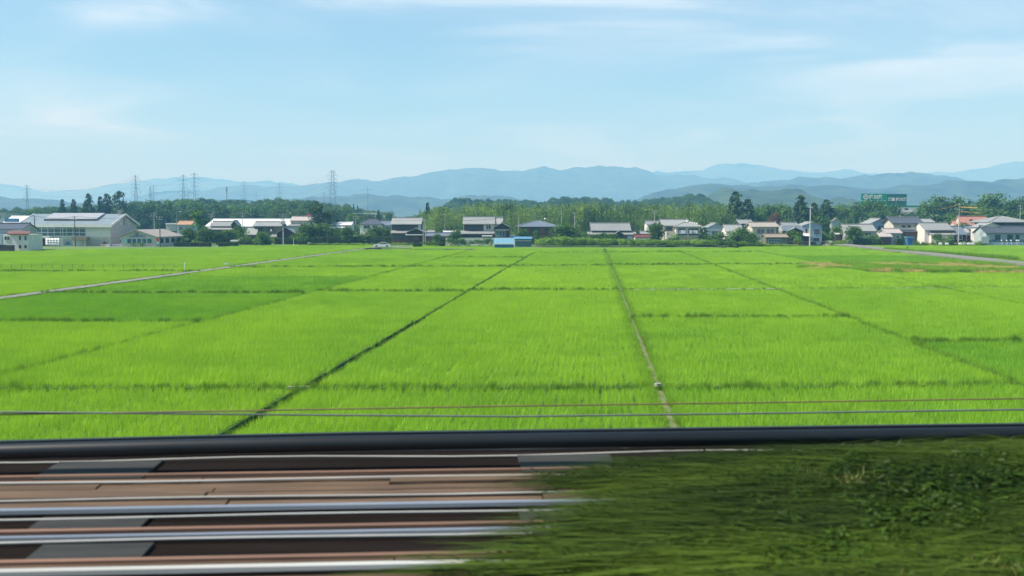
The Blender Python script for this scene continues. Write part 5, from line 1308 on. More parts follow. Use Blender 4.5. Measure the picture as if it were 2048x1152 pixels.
# --- house with balcony
h = House('house', 'cream house with a balcony full of white laundry and two grey roofs', 'house', 1366, 305)
h.gable(1324, 1380, 440.5, 452, 9, 'roof_grey', 'cream', y0=1.5, ov=.6, gov=.6)
h.gable(1349, 1405, 445.5, 453, 7, 'roof_grey', 'cream', y0=-2.0, hip=.8, ov=.6)
h.win(1332, 1344, 454, 461, y=1.5, fm='frame_dark'); h.win(1357, 1370, 457.5, 468, y=-2.0, fm='frame_dark'); h.win(1376, 1396, 457.5, 468, y=-2.0, fm='frame_dark', mull=3)
b = MB(); b.box(h.x(1352, -3.4), h.x(1400, -3.4), -3.5, -2.0, h.z(472.5, -3.4), h.z(471.4, -3.4)); bl = b.build('balcony', M['wall_grey'], h.root)
b = MB(); b.box(h.x(1352, -3.4), h.x(1400, -3.4), -3.5, -3.43, h.z(471.4, -3.4), h.z(467.3, -3.4)); b.build('balcony_screen', M['glass'], bl)
b = MB(); b.box(h.x(1352, -3.4), h.x(1400, -3.4), -3.53, -3.42, h.z(467.3, -3.4), h.z(466.8, -3.4)); b.build('handrail', M['frame_white'], bl)
r = random.Random(5)
for i in range(9):
    if i == 4: continue
    xx = h.x(1360 + i * 4.2, -3.3); zt = h.z(460.2, -3.3); b = MB(); ww = .22 + .1 * r.random(); hh = .7 + .4 * r.random()
    b.prism([(xx - ww, -3.2, zt - hh), (xx + ww, -3.22, zt - hh), (xx + ww * .9, -3.2, zt), (xx - ww * .9, -3.2, zt)], (0, .04, 0))
    o = b.build('laundry', M['white'] if i % 3 else M['wall_blue'], loc=(h.xc, h.Y, ZG)); tag(o, 'washing hung out on the balcony of the cream house', 'laundry', 'washing on the balcony')
for i in range(4): b = MB(); b.ball((h.x(1380 + i * 4.5, 1), 1.0, h.z(445.2 + .7 * i, 1)), .3, 6, 4); b.build('ridge_ornament', M['white'], h.root)
b = MB(); b.box(h.x(1374, 3), h.x(1377, 3), 3, 4, h.z(444, 3), h.z(439.5, 3)); b.build('chimney', M['white'], h.root)
h.box('lower_wall', 1333, 1352, 464, 478, 'cream', -1.0, 1.4)
# --- gabled house light blue
h = House('gable_house', 'light blue gable fronted house behind the bushes right of the laundry balcony', 'house', 1432, 312)
h.gable(1413, 1452, 447.5, 457, 8, 'roof_grey', 'wall_blue', axis='y', ov=.4); h.win(1424, 1442, 462, 470, 'glass_teal', mull=2); h.box('string_course', 1416, 1449, 458.5, 460, 'wall_white', -.05, .0)
h = House('house', 'house showing only a plain grey roof between the light blue gable and the cream house', 'house', 1468, 305)
h.gable(1451, 1488, 451, 464, 7, 'roof_grey', 'wall_white')
h = House('house', 'grey gabled house with an aerial under the tall cedar', 'house', 1495, 345)
h.gable(1478, 1508, 440.8, 448, 8, 'roof_grey', 'wall_dark', ov=.5); h.win(1484, 1492, 451, 456)
antenna(1494, 429, 441, 349, 'tall television aerial on the grey gabled house under the cedar', 2.4)
h = House('house', 'cream house with curtained windows and a tan grey roof', 'house', 1530, 300)
h.gable(1502, 1559.5, 446.3, 454.5, 8, 'roof_tan', 'cream', ov=.7, gov=.6)
h.win(1514, 1529, 458.5, 468, 'curtain', 'frame_white'); h.win(1533, 1548, 458.5, 468, 'curtain', 'frame_white'); h.box('downpipe', 1553, 1554, 456, 480, 'frame_dark', -.08, 0)
h = House('field_shed', 'low grey green shed with a ribbed tan roof before the cream house', 'shed', 1554, 288)
h.gable(1531, 1578, 469.5, 475.5, 4.5, 'roof_brown', 'wall_olive', ov=.5)
b = MB()
for i in range(14): xx = h.x(1533 + i * 3.3, -.4); z0, z1 = h.z(475.5, -.5) + .18, h.z(469.5, 2.25) + .18; b.prism([(xx, -.5, z0), (xx + .1, -.5, z0), (xx + .1, -.5, z0 + .06), (xx, -.5, z0 + .06)], (0, 2.7, z1 - z0))
b.build('roof_ribs', M['roof_tan'], h.root); h.win(1537, 1560, 479, 484, 'glass_teal', mull=3)
b = MB(); p = gp(1524, 488, ZG); b.ball((0, 0, .2), 1.5, 14, 10, 1.15); b.ball((.9, .3, .1), 1.1, 12, 8, 1.0); tag(b.build('tarpaulin_heap', M['tarp'], loc=p, smooth=True), 'beige heap under a tarpaulin left of the grey green shed', 'heap')
h = House('traditional_house', 'house with layered dark grey roofs left of the blue house', 'house', 1587, 310)
h.gable(1568, 1600, 446.5, 452.5, 7, 'roof_grey', 'wall_grey', y0=3); h.skirt(1566, 1609, 453, 462, 2.8, 'roof_blue', 'wall_dark'); h.gable(1574, 1608, 456, 463.5, 4, 'roof_grey', 'wall_dark', axis='y', y0=-2.9, ov=.4, name='front_gable')
antenna(1577, 430, 447, 316, 'pale television aerial over the layered dark grey roofs')
h = House('blue_house', 'light blue two storey house with white side and grey gable roof behind the white pole', 'house', 1628, gp(1628, 488, ZG).y)
h.gable(1603, 1646, 445.3, 452.5, 8, 'roof_grey', 'wall_blue', axis='y', ov=.3); h.box('white_side', 1606, 1622, 456, 468, 'wall_white', -.04, .0)
h.win(1628.5, 1638, 459.5, 467, 'curtain', 'frame_dark'); h.win(1628, 1638, 476.5, 481.5, 'glass', 'frame_dark'); h.win(1611, 1614, 458, 465, 'glass', 'frame_dark', mull=0)
h.skirt(1600, 1623, 467.5, 472.3, 1.8, 'roof_white', 'wall_dark')
# --- right
h = House('house', 'pale gabled cottage half hidden among trees left of the green signboard', 'house', 1673, 380)
h.gable(1662, 1682, 437.5, 444, 8, 'roof_grey', 'wall_teal', axis='y')
h = House('long_house', 'low house with a long mottled grey tile roof behind the round bush', 'house', 1722, 315)
h.gable(1690, 1754, 450, 463, 7, 'roof_grey', 'wall_grey', ov=.6); h.win(1730, 1742, 466, 471)
h.gable(1670, 1694, 462.5, 469, 5, 'roof_white', 'wall_brown', y0=3, name='side_roof')
h = House('house', 'bluish two storey house with a hipped grey roof left of the dark slate roof', 'house', 1760, 325)
h.gable(1735, 1785, 438.3, 450, 8, 'roof_grey', 'wall_blue', axis='y', ov=.7); h.win(1756, 1770, 453, 462, fm='frame_dark', mull=1); h.skirt(1737, 1784, 463.5, 467, 1.3, 'roof_dark')
h = House('house', 'cream two storey house with a dark slate roof and balcony', 'house', 1815, 312)
h.gable(1784, 1848, 435.6, 447.5, 8, 'roof_dark', 'cream', ov=.8, gov=.7, cap='roof_grey')
for a0 in (1804, 1815, 1833): h.win(a0, a0 + 5.5, 451, 457.5, mull=0, fm='frame_dark')
h.skirt(1797, 1850, 459, 464, 1.7, 'roof_dark', 'wall_brown'); h.box('balcony_rail', 1799, 1848, 455.5, 459.3, 'wall_grey', -1.0, -.93)
h = House('small_house', 'small pale roofed house in two steps before the dark slate roofed house', 'house', 1782, 300)
h.gable(1771, 1806, 459, 467, 6, 'roof_rose', 'wall_grey', axis='x', ov=.4); h.skirt(1759, 1786, 466.5, 474, 2.4, 'roof_rose', 'wall_brown'); h.win(1793, 1798, 471, 476, mull=0)
h = House('farmhouse', 'white gabled farmhouse with wide grey roofs in front of the pink roof', 'house', 1880, 305)
h.gable(1850, 1908, 447.2, 461, 9, 'roof_grey', 'wall_white', ov=.5, gov=.1); h.box('dark_band', 1862, 1911, 461.5, 465.5, 'wall_dark', -.6, -.02)
h.skirt(1862, 1912, 465.8, 470, 2.2, 'roof_grey', 'wall_white'); h.gable(1905, 1936, 454, 470, 9, 'roof_blue', 'wall_dark', y0=-1, ov=.6); h.win(1872, 1884, 473, 480, y=-1.64); h.win(1914, 1924, 472, 479, y=-1)
h = House('house', 'grey sheet roofed building behind the white farmhouse', 'building', 1852, 350)
h.gable(1836, 1871, 439, 445.5, 8, 'roof_grey', 'wall_grey')
h = House('chalet', 'cream chalet with a big steep terracotta pink roof', 'house', 1947, 345)
x0, x1 = h.x(1926), h.x(1984)
h.gable(1926, 1985, 434, 459.5, 9, 'roof_pink', 'cream', ov=.6, gov=.25)
rb = MB(); z_ = h.z(441); rb.box(h.x(1941, 1), h.x(1946, 1), 1.6, 2.4, h.z(442.5, 1.5), h.z(438.5, 1.5)); rb.build('skylight', M['glass'], h.root)
h.gable(1911, 1930, 443, 456, 6, 'roof_pink', 'cream', y0=3, name='side_roof')
rb = MB(); rb.box(h.x(1959, -.4), h.x(1961.5, -.4), -.3, .2, h.z(450, -.3), h.z(446, -.3)); rb.build('chimney', M['white'], h.root)
h = House('outbuilding', 'low dark roofed outbuilding between the farmhouse and the big right hand house', 'shed', 1948, 312)
h.gable(1938, 1964, 453, 460, 6, 'roof_blue', 'wall_grey', y0=3); h.skirt(1934, 1962, 466, 471.5, 2, 'roof_dark', 'wall_dark')
h = House('big_house', 'large house with a brownish hipped roof, dark lower roof at the right edge', 'house', 2015, 300)
h.gable(1977, 2064, 432.5, 444, 11, 'roof_grey', 'wall_dark', hip=1.0, ov=1.0, gov=1.0, y0=2)
for a0 in (2008, 2022, 2036): h.win(a0, a0 + 9, 446.5, 452, y=2, fm='frame_dark')
h.gable(1962, 2006, 446.5, 455, 7, 'roof_grey', 'wall_white', axis='y', y0=0, ov=.4, name='side_gable')
h.gable(1972, 2110, 453.5, 467, 8, 'roof_dark', 'wall_teal', y0=-3.5, ov=.6, gov=.4)
for a0, a1 in ((1991, 2000), (2015, 2025), (2032, 2038)): h.win(a0, a1, 470, 479, y=-3.5, fm='frame_dark')
h.box('side_shed', 1963, 1979, 473, 487, 'wall_teal', -6, -3.6)
# wall with white hoods at the right edge
p0 = gp(1965, 491, ZG); p1 = gp(2130, 492, ZG); w_ = p1.x - p0.x
o = empty('boundary_wall', ((p0.x + p1.x) / 2, p0.y, ZG), 0, 'grey blue boundary wall in front of the large house at the right edge', 'wall')
b = MB(); b.box(-w_ / 2, w_ / 2, -.1, .1, 0, zat(484.5, p0.y) - ZG); b.build('wall', M['wall_blue'], o)
b = MB(); b.box(-w_ / 2 - .05, w_ / 2 + .05, -.04, .04, zat(484.5, p0.y) - ZG, zat(479.5, p0.y) - ZG); b.build('fence_panel', M['teal_dark'], o)
for k in range(12): b = MB(); xx = -w_ / 2 + w_ * (k + .5) / 12; b.box(xx - .04, xx + .04, -.09, -.042, zat(484.5, p0.y) - ZG, zat(479.2, p0.y) - ZG); b.build('fence_post', M['galv'], o)
for i, px in enumerate((2004, 2014, 2023, 2034, 2038)):
    p = at(px, 482.5, p0.y - .4); b = MB()
    b.cyl((0, 0, -1.7), (.05, 0, 0), .05, .05, 6); b.cyl((.05, 0, 0), (-.25, -.05, .32), .17, .2, 8)
    tag(b.build('vent_hood', M['white'], loc=p, smooth=True), 'white bent vent pipe standing by the grey blue boundary wall', 'vent pipe', 'white vent pipes at the right edge')
# green roof sign building
h = House('shop_building', 'large white shop building with a dark green roof edge behind the trees at the right', 'building', 1790, 520)
h.wall(1738, 1842, 414, 16, 'wall_white'); h.box('green_edge', 1734, 1838, 410.8, 414, 'sign_green', -.4, 16.2); h.win(1808, 1815, 416.5, 420, mull=0)
h.box('lower_block', 1803, 1832, 424, 440, 'cream', -3, -.01); h.box('downpipe', 1820, 1821, 424, 436, 'concrete', -3.1, -3.005); h.win(1805, 1818, 426, 433, 'wall_white', 'concrete', y=-3, mull=0)
sgn = empty('roof_sign', (xat(1766, 516), 516, zat(411, 516)), 0, 'green rooftop signboard with white Japanese lettering and a round emblem', 'signboard')
ox, oz = sgn.location.x, sgn.location.z
def sx(px): return xat(px, 516) - ox
def sz_(py): return zat(py, 516) - oz
b = MB(); b.box(sx(1720.5), sx(1772), 0, .5, sz_(411), sz_(387.3)); b.build('left_panel', M['sign_green'], sgn)
b = MB(); b.box(sx(1772.01), sx(1811.5), .02, .5, sz_(411), sz_(388)); b.build('right_panel', M['sign_green_d'], sgn)
b = MB(); b.box(sx(1720.5), sx(1770), -.05, -.002, sz_(402), sz_(400.8)); b.build('mint_stripe', M['mint'], sgn)
b = MB(); c_ = (sx(1730), 0, sz_(393.8)); b.cyl((c_[0], -.06, c_[2]), (c_[0], -.004, c_[2]), 5.2 * .258, 5.2 * .258, 24); em = b.build('emblem', M['white'], sgn)
b = MB(); b.cyl((c_[0] - .05, -.09, c_[2] + .25), (c_[0] - .05, -.062, c_[2] + .25), 3.3 * .258, 3.3 * .258, 20); b.build('emblem_inner', M['sign_green_d'], em)
b = MB(); b.cyl((c_[0] - .1, -.11, c_[2] + .35), (c_[0] - .1, -.092, c_[2] + .35), 1.9 * .258, 1.9 * .258, 16); b.build('emblem_heart', M['white'], em)
letters('掛川茶', sgn, (sx(1736.5), -.06, sz_(397.3)), 2.25, 'white', off=.085)
letters('茶葉 掛川茶', sgn, (sx(1774), -.06, sz_(401.3)), 1.8, 'white', off=.06)
letters('お茶', sgn, (sx(1737), -.06, sz_(406)), 1.0, 'white')
# ------------------------------------------------------------------ trees and shrubs
tm = MB(); pts = [(0, 0, 0, .045), (.006, .004, .25, .034), (-.004, .01, .5, .026), (.01, -.006, .8, .012)]
for a_, c_ in zip(pts[:-1], pts[1:]): tm.cyl(a_[:3], c_[:3], a_[3], c_[3], 7, False)
for k in range(6):
    ph = k * 1.1; z0 = .28 + .08 * k; tm.cyl((0, 0, z0), (.26 * math.cos(ph), .26 * math.sin(ph), z0 + .2), .016, .006, 5, False)
TRUNK = tm.mesh('trunk', M['trunk'])
tm = MB(); tm.cyl((0, 0, 0), (0, 0, .96), .03, .004, 7, False); STEM = tm.mesh('trunk', M['trunk'])
tm = MB()
for k in range(5):
    ph = k * 1.3; tm.cyl((.03 * math.cos(ph), .03 * math.sin(ph), 0), (.25 * math.cos(ph), .25 * math.sin(ph), .55), .02, .007, 5, False)
STEMS = tm.mesh('stems', M['trunk'])
KINDS_ = {'broad': (BROAD, TRUNK, 'broadleaf_tree', 'tree'), 'conifer': (CONIF, STEM, 'cedar_tree', 'tree'), 'pine': (PINE, STEM, 'pine_tree', 'tree'),
          'dpine': (PINED, STEM, 'pine_tree', 'tree'), 'bush': (BUSH, STEMS, 'shrub', 'shrub'), 'dbush': (DBUSH, STEMS, 'shrub', 'shrub'), 'brown': (RUSTB, TRUNK, 'broadleaf_tree', 'tree'), 'bamboo': (BAMB, STEMS, 'bamboo_clump', 'bamboo')}
trng = random.Random(11)
tree_i = 0
def tree(kind, px, ytop, w, Y, label, ybase=None, group=None, cat=None):
    """a plant w px wide whose top stands at photo height ytop"""
    global tree_i
    crowns, trunk, name, ct = KINDS_[kind]
    z0 = ZG if ybase is None else zat(ybase, Y)
    h = zat(ytop, Y) - z0; wd = w * Y / FPX * ((1.5 if 'bush' in kind else 1.3) if Y < 316 else 1.5 if kind == 'conifer' else 1.35)
    o = empty(name, (xat(px, Y), Y, z0), trng.random() * 6.28, label, cat or ct, group)
    link('crown', crowns[tree_i % len(crowns)], o, (0, 0, 0), trng.random() * 6.28, (wd, wd, h))
    link('trunk' if kind not in ('bush', 'dbush', 'bamboo') else 'stems', trunk, o, (0, 0, -.05), 0, (wd * .6, wd * .6, h))
    tree_i += 1
    return o
G1 = 'conifers behind the sports hall'
tree('conifer', 126, 399.5, 22, 480, 'dark conifer standing alone, leftmost behind the sports hall roof', group=G1)
tree('conifer', 149, 399, 20, 480, 'dark narrow conifer, second from the left behind the sports hall roof', group=G1)
tree('conifer', 179, 388.5, 30, 470, 'tall dark conifer behind the middle of the sports hall roof', group=G1)
tree('conifer', 203, 394, 26, 475, 'dark conifer beside the broad crowned tree behind the sports hall', group=G1)
tree('conifer', 216, 388, 30, 480, 'tall conifer touching the broad crowned tree behind the sports hall', group=G1)
tree('dpine', 240, 383, 42, 470, 'broad dark crowned tree, highest of those behind the sports hall', group=G1)
G2 = 'round trees behind the left houses'
for i, (px, yt, w, lb) in enumerate([(75, 416, 34, 'round tree behind the left end of the sports hall roof'), (108, 413, 34, 'low round tree below the leftmost conifers'), (163, 411, 34, 'round tree between the conifers behind the sports hall'), (265, 404, 40, 'round green tree behind the ventilator of the sports hall'),
      (300, 401, 44, 'broad tree around the red and white lattice mast'), (332, 401, 44, 'broad tree behind the lamp post near the orange roof'), (362, 402, 42, 'broad tree at the foot of the left pylon pair'), (395, 401, 44, 'broad tree behind the light green pine'), (430, 405, 46, 'broad tree behind the left end of the warehouse roof'),
      (468, 409, 46, 'broad tree behind the warehouse roof, below the thin mast'), (508, 411, 44, 'broad tree behind the middle of the warehouse roof'), (545, 405, 46, 'broad tree behind the right end of the warehouse roof'), (582, 401, 46, 'broad tree behind the faded pink roof'), (615, 404, 40, 'broad tree between the pink roof and the tall dark pine'), (693, 412, 34, 'small tree left of the apartment block'), (672, 414, 34, 'tree at the foot of the tallest pylon')]):
    tree('broad', px, yt, w, 520 + (i * 37) % 60, lb, group=G2)
tree('pine', 396, 420, 44, 302, 'light green layered pine left of the warehouse')
tree('broad', 376, 455, 34, 303, 'round dark tree at the foot of the light green pine, left side')
tree('broad', 414, 457, 36, 300, 'round dark tree at the foot of the light green pine, right side')
tree('broad', 433, 461, 26, 302, 'small round dark tree behind the clipped hedge left of the white kiosk')
tree('dbush', 352, 474, 26, 296, 'dark shrub right of the clubhouse')
tree('broad', 455, 459, 34, 305, 'round tree in front of the old hipped roof house')
tree('broad', 478, 450, 30, 310, 'round tree between the two old brown walled houses')
tree('bush', 487, 460, 26, 300, 'lighter green bush before the grey lower roof')
tree('broad', 525, 463, 28, 296, 'round tree before the old two storey house')
tree('bush', 512, 474, 16, 292, 'rounded shrub in front of the dark hedges left of centre')
tree('dpine', 636, 404.5, 48, 325, 'tallest dark pine in the village, left of centre', )
tree('dpine', 661, 424, 44, 327, 'dark pine leaning on the tallest one from the right')
tree('broad', 612, 448, 40, 308, 'dark round tree left of the tall pine')
tree('broad', 640, 447, 52, 312, 'dark leafy tree below the tallest pine')
tree('bush', 600, 464, 30, 296, 'green shrub at the foot of the dark trees, right of the pole with transformers')
tree('broad', 668, 455, 30, 312, 'dark tree before the small white house')
tree('broad', 696, 453, 28, 302, 'bright green round tree right of the small white house')
tree('bush', 727, 461, 34, 306, 'olive bush behind the long dark hedge, left part')
tree('broad', 752, 453, 34, 312, 'green garden tree before the dark slate roofed house')
tree('broad', 772, 456, 24, 312, 'green garden tree against the left side of the big farmhouse')
tree('conifer', 708, 409, 9, 650, 'small far conifer left of the apartment block, left of a pair'); tree('conifer', 716, 411.5, 9, 650, 'small far conifer left of the apartment block, right of a pair')
tree('conifer', 757, 420, 14, 420, 'dark conifer in front of the right end of the apartment block')
tree('broad', 706, 427, 30, 460, 'dark tree hiding the left end of the apartment block'); tree('broad', 735, 441, 40, 430, 'low dark trees under the apartment block', )
tree('broad', 779, 423, 22, 600, 'distant tree between the apartment block and the low white building')
tree('conifer', 856, 406, 20, 425, 'dark pointed cedar rising from the left end of the bamboo grove')
tree('broad', 875, 468, 20, 293, 'small pruned garden tree before the long low shed'); tree('bush', 858, 481, 26, 287, 'leafy green shrub right of the clipped block hedge'); tree('bush', 873, 482, 22, 287, 'bluish green shrub beside the block wall, left end')
tree('broad', 911, 461, 26, 296, 'garden tree left of the second farmhouse')
for i, (px, yt, w, lb) in enumerate([(902, 476, 18, 'leftmost shrub in front of the white block wall'), (917, 475, 24, 'wide dark shrub in front of the white block wall'), (939, 481, 18, 'low shrub in the middle of the white block wall'), (960, 479, 24, 'round dark shrub in front of the block wall right of its middle'), (980, 474, 22, 'tall dark shrub touching the bright blue shed')]):
    tree('dbush', px, yt, w, 285, lb, 494, 'shrubs before the block wall')
tree('broad', 1047, 456, 24, 296, 'tree before the left part of the brick house'); tree('broad', 1073, 461, 18, 293, 'slim tree beside the dark teal shed'); tree('broad', 1128, 446, 54, 296, 'large round green tree right of the brick house'); tree('bush', 1165, 462, 34, 298, 'yellowish bush right of the large round tree')
tree('dbush', 1197, 465, 36, 300, 'dark garden bush before the left end of the long grey roof'); tree('broad', 1222, 466, 34, 298, 'spreading garden tree before the long grey roof')
tree('broad', 1312, 446, 36, 287, 'dark round tree standing alone right of the long grey roofed house', 487); tree('bush', 1346, 468, 26, 293, 'bush below the balcony of the cream house'); tree('dbush', 1340, 485, 14, 281, 'dark little shrub at the end of a field ridge', 498)
tree('conifer', 1408, 455, 32, 288, 'pale green conical shrub beside the balcony house', 497); tree('dbush', 1431, 464, 38, 284, 'dark bush in front of the light blue gable', 498); tree('bush', 1462, 461, 34, 285, 'bush before the plain grey roof', 497); tree('broad', 1484, 455, 44, 286, 'large leafy bush before the cream house with curtained windows', 497); tree('broad', 1502, 464, 34, 283, 'round dark bush at the right end of the shrub row', 497); tree('bush', 1450, 474, 30, 282, 'light green bush low in the shrub row', 498)
tree('conifer', 1470, 384, 44, 400, 'tallest dark cedar right of the bamboo grove'); tree('conifer', 1494, 400, 46, 395, 'broad dark cedar right of the tallest one'); tree('conifer', 1600, 392, 46, 380, 'pointed dark cedar behind the layered roofs'); tree('conifer', 1652, 400, 44, 385, 'dark cedar right of the blue house'); tree('conifer', 1627, 407, 40, 395, 'dark cedar behind the blue house'); tree('broad', 1640, 430, 40, 370, 'dark tree beside the blue house')
tree('broad', 1532, 409, 50, 420, 'olive round tree behind the tan grey roof'); tree('broad', 1562, 406, 48, 430, 'dark round tree right of the olive one'); tree('brown', 1548, 424, 26, 395, 'tree with browned leaves behind the tan grey roof'); tree('broad', 1515, 418, 36, 400, 'dark leafy tree between the cedars and the olive tree'); tree('broad', 1575, 436, 30, 360, 'leafy tree behind the pale aerial')
tree('dbush', 1585, 460, 30, 303, 'dark bush before the layered roofs', 484); tree('bush', 1599, 470, 18, 292, 'light green bush by the porch of the blue house')
tree('broad', 1674, 452, 30, 320, 'round tree right of the blue house by the lane'); tree('broad', 1708, 452, 36, 296, 'dark round bush tree before the long mottled roof', 488); tree('dbush', 1738, 470, 30, 300, 'dark garden bush right of the round bush tree'); tree('broad', 1690, 440, 30, 345, 'tree behind the left end of the mottled roof')
G3 = 'broad trees behind the right hand houses'
for i, (kd, px, yt, w, Y, lb) in enumerate([('broad', 1680, 409, 50, 430, 'broad tree left of the green signboard, left edge of its clump'), ('broad', 1712, 405, 52, 440, 'broad tree covering the lower left corner of the green signboard'), ('broad', 1745, 400, 56, 445, 'broad olive tree below the middle of the green signboard'), ('broad', 1780, 408, 46, 435, 'broad tree below the right half of the green signboard'), ('broad', 1722, 424, 60, 400, 'lower tree under the green signboard'), ('broad', 1765, 424, 56, 405, 'lower tree left of the white shop building'),
      ('broad', 1848, 404, 44, 430, 'broad tree right of the white shop building'), ('broad', 1880, 393, 50, 450, 'tall broad tree left of the pole with yellow covers'), ('broad', 1915, 393, 50, 450, 'tall broad tree behind the pole with yellow covers'), ('broad', 1865, 424, 60, 400, 'lower leafy tree behind the white farmhouse'), ('broad', 1905, 428, 50, 395, 'lower leafy tree left of the terracotta roof'), ('broad', 1950, 402, 48, 440, 'tree above the terracotta roof, left side'), ('broad', 1980, 387, 62, 430, 'highest broad tree above the big house on the right'), ('broad', 2012, 400, 50, 425, 'broad tree right of the highest one'), ('broad', 2040, 396, 50, 440, 'broad tree at the right edge of the picture'), ('broad', 2085, 392, 60, 440, 'broad tree just beyond the right edge'), ('broad', 1990, 420, 70, 390, 'lower dark trees behind the brownish hipped roof'), ('broad', 2060, 420, 60, 390, 'lower dark tree at the right edge behind the big house'), ('broad', 1950, 428, 50, 385, 'lower dark tree behind the terracotta roof')]):
    tree(kd, px, yt, w, Y, lb, group=G3)
tree('broad', 1926, 445, 30, 325, 'light green tree beside the terracotta roof'); tree('dbush', 1875, 466, 18, 296, 'clipped dark round shrub before the white farmhouse'); tree('dbush', 1902, 467, 10, 293, 'slim dark shrub before the white farmhouse'); tree('bush', 1890, 474, 26, 292, 'loose green shrub in the garden before the white farmhouse'); tree('bush', 1803, 467, 26, 302, 'bush behind the blue portable toilet'); tree('dbush', 1752, 474, 18, 297, 'dark shrub behind the hedge left of the small pale house')
tree('bush', 1832, 480, 10, 290, 'small garden plant right of the blue portable toilet'); tree('bush', 267, 485.5, 10, 281, 'left one of two small shrubs before the clubhouse windows'); tree('bush', 284, 483.5, 10, 281, 'right one of two small shrubs before the clubhouse windows')

# masses of growth nobody could count
def growth(name, key, px0, px1, Y0, Y1, n, size, ytops, label, hvar=.3, tint=.15, seed=1, zb=ZG, wid=.6):
    r = np.random.default_rng(seed); px = r.uniform(px0, px1, n); Y = Y0 + (Y1 - Y0) * r.random(n)
    X = (px - 1024) / FPX * Y
    top = np.interp(px, [p[0] for p in ytops], [p[1] for p in ytops])
    hmax = CZ + (436 - top) * Y / FPX - zb
    h = hmax * (1 - hvar * r.random(n) ** 1.2)
    w = size * (.7 + .6 * r.random(n))
    o = scatter(name, key, np.stack([X, Y, 0 * X + zb], 1), r.random(n) * 6.28, np.stack([w, w, h], 1), tint + .22 * r.normal(size=n), seed=seed)
    tag(o, label, name.replace('_', ' ')); return o
growth('bamboo_grove', 'bamboo', 846, 1450, 372, 460, 420, 7.5, [(840, 425), (870, 414), (900, 413), (940, 408), (980, 404), (1000, 404), (1040, 410), (1085, 411), (1110, 407), (1150, 404), (1200, 405), (1250, 407), (1300, 405), (1380, 404), (1440, 405), (1460, 408)], 'dense feathery bamboo grove behind the houses in the middle', .34, .10, 5)
growth('bamboo_grove', 'bamboo', 1450, 1700, 430, 470, 70, 8, [(1440, 412), (1700, 414)], 'dark leafy belt behind the cedars on the right', .3, -.15, 6)
growth('woodland', 'wood', -60, 760, 470, 600, 170, 11, [(-60, 425), (40, 427), (110, 427), (230, 424), (280, 412), (300, 410), (420, 412), (640, 412), (690, 420), (760, 430)], 'leafy woodland behind the houses on the left', .4, .0, 7)
growth('woodland', 'wood', 1640, 2110, 395, 470, 120, 9, [(1640, 412), (1720, 414), (1790, 428), (1845, 424), (1860, 408), (2110, 402)], 'leafy woodland behind the houses on the right', .45, -.05, 8)
growth('undergrowth', 'scrub', 1075, 1346, 279, 286, 340, 3.4, [(1075, 478), (1120, 472), (1200, 477), (1300, 478), (1346, 480)], 'dense leafy undergrowth along the edge of the paddies right of the blue sheds', .28, .22, 9)
growth('undergrowth', 'scrub', 1346, 1520, 281, 287, 170, 3.0, [(1346, 480), (1400, 478), (1520, 482)], 'leafy undergrowth below the shrubs right of centre', .3, .22, 10)
growth('undergrowth', 'scrub', 618, 828, 296, 300, 120, 1.5, [(618, 485.5), (830, 484.5)], 'yellowish green weeds in front of the long dark hedge', .5, .32, 11)
growth('undergrowth', 'scrub', 1514, 1600, 283, 290, 110, 2.2, [(1514, 486), (1560, 486), (1600, 490)], 'grassy bank in front of the grey green shed', .4, .35, 12)
growth('undergrowth', 'scrub', 1835, 1960, 291, 294, 60, 1.3, [(1835, 483), (1960, 481)], 'low garden plants along the retaining edge', .6, .15, 13)
growth('undergrowth', 'scrub', 780, 1100, 306, 330, 90, 3.2, [(780, 470), (900, 468), (1100, 462)], 'garden greenery between the farmhouses in the middle', .5, .05, 14)
growth('undergrowth', 'scrub', 340, 720, 312, 335, 110, 3.6, [(340, 470), (500, 468), (720, 464)], 'garden greenery between the houses left of centre', .5, -.02, 15)
growth('undergrowth', 'scrub', 1400, 1760, 318, 350, 110, 3.6, [(1400, 462), (1760, 458)], 'garden greenery between the houses right of centre', .5, -.02, 16)
growth('undergrowth', 'scrub', 1660, 1700, 296, 330, 40, 2.2, [(1660, 482), (1700, 478)], 'grassy slope beside the lane left of the round bush tree', .5, .3, 17)

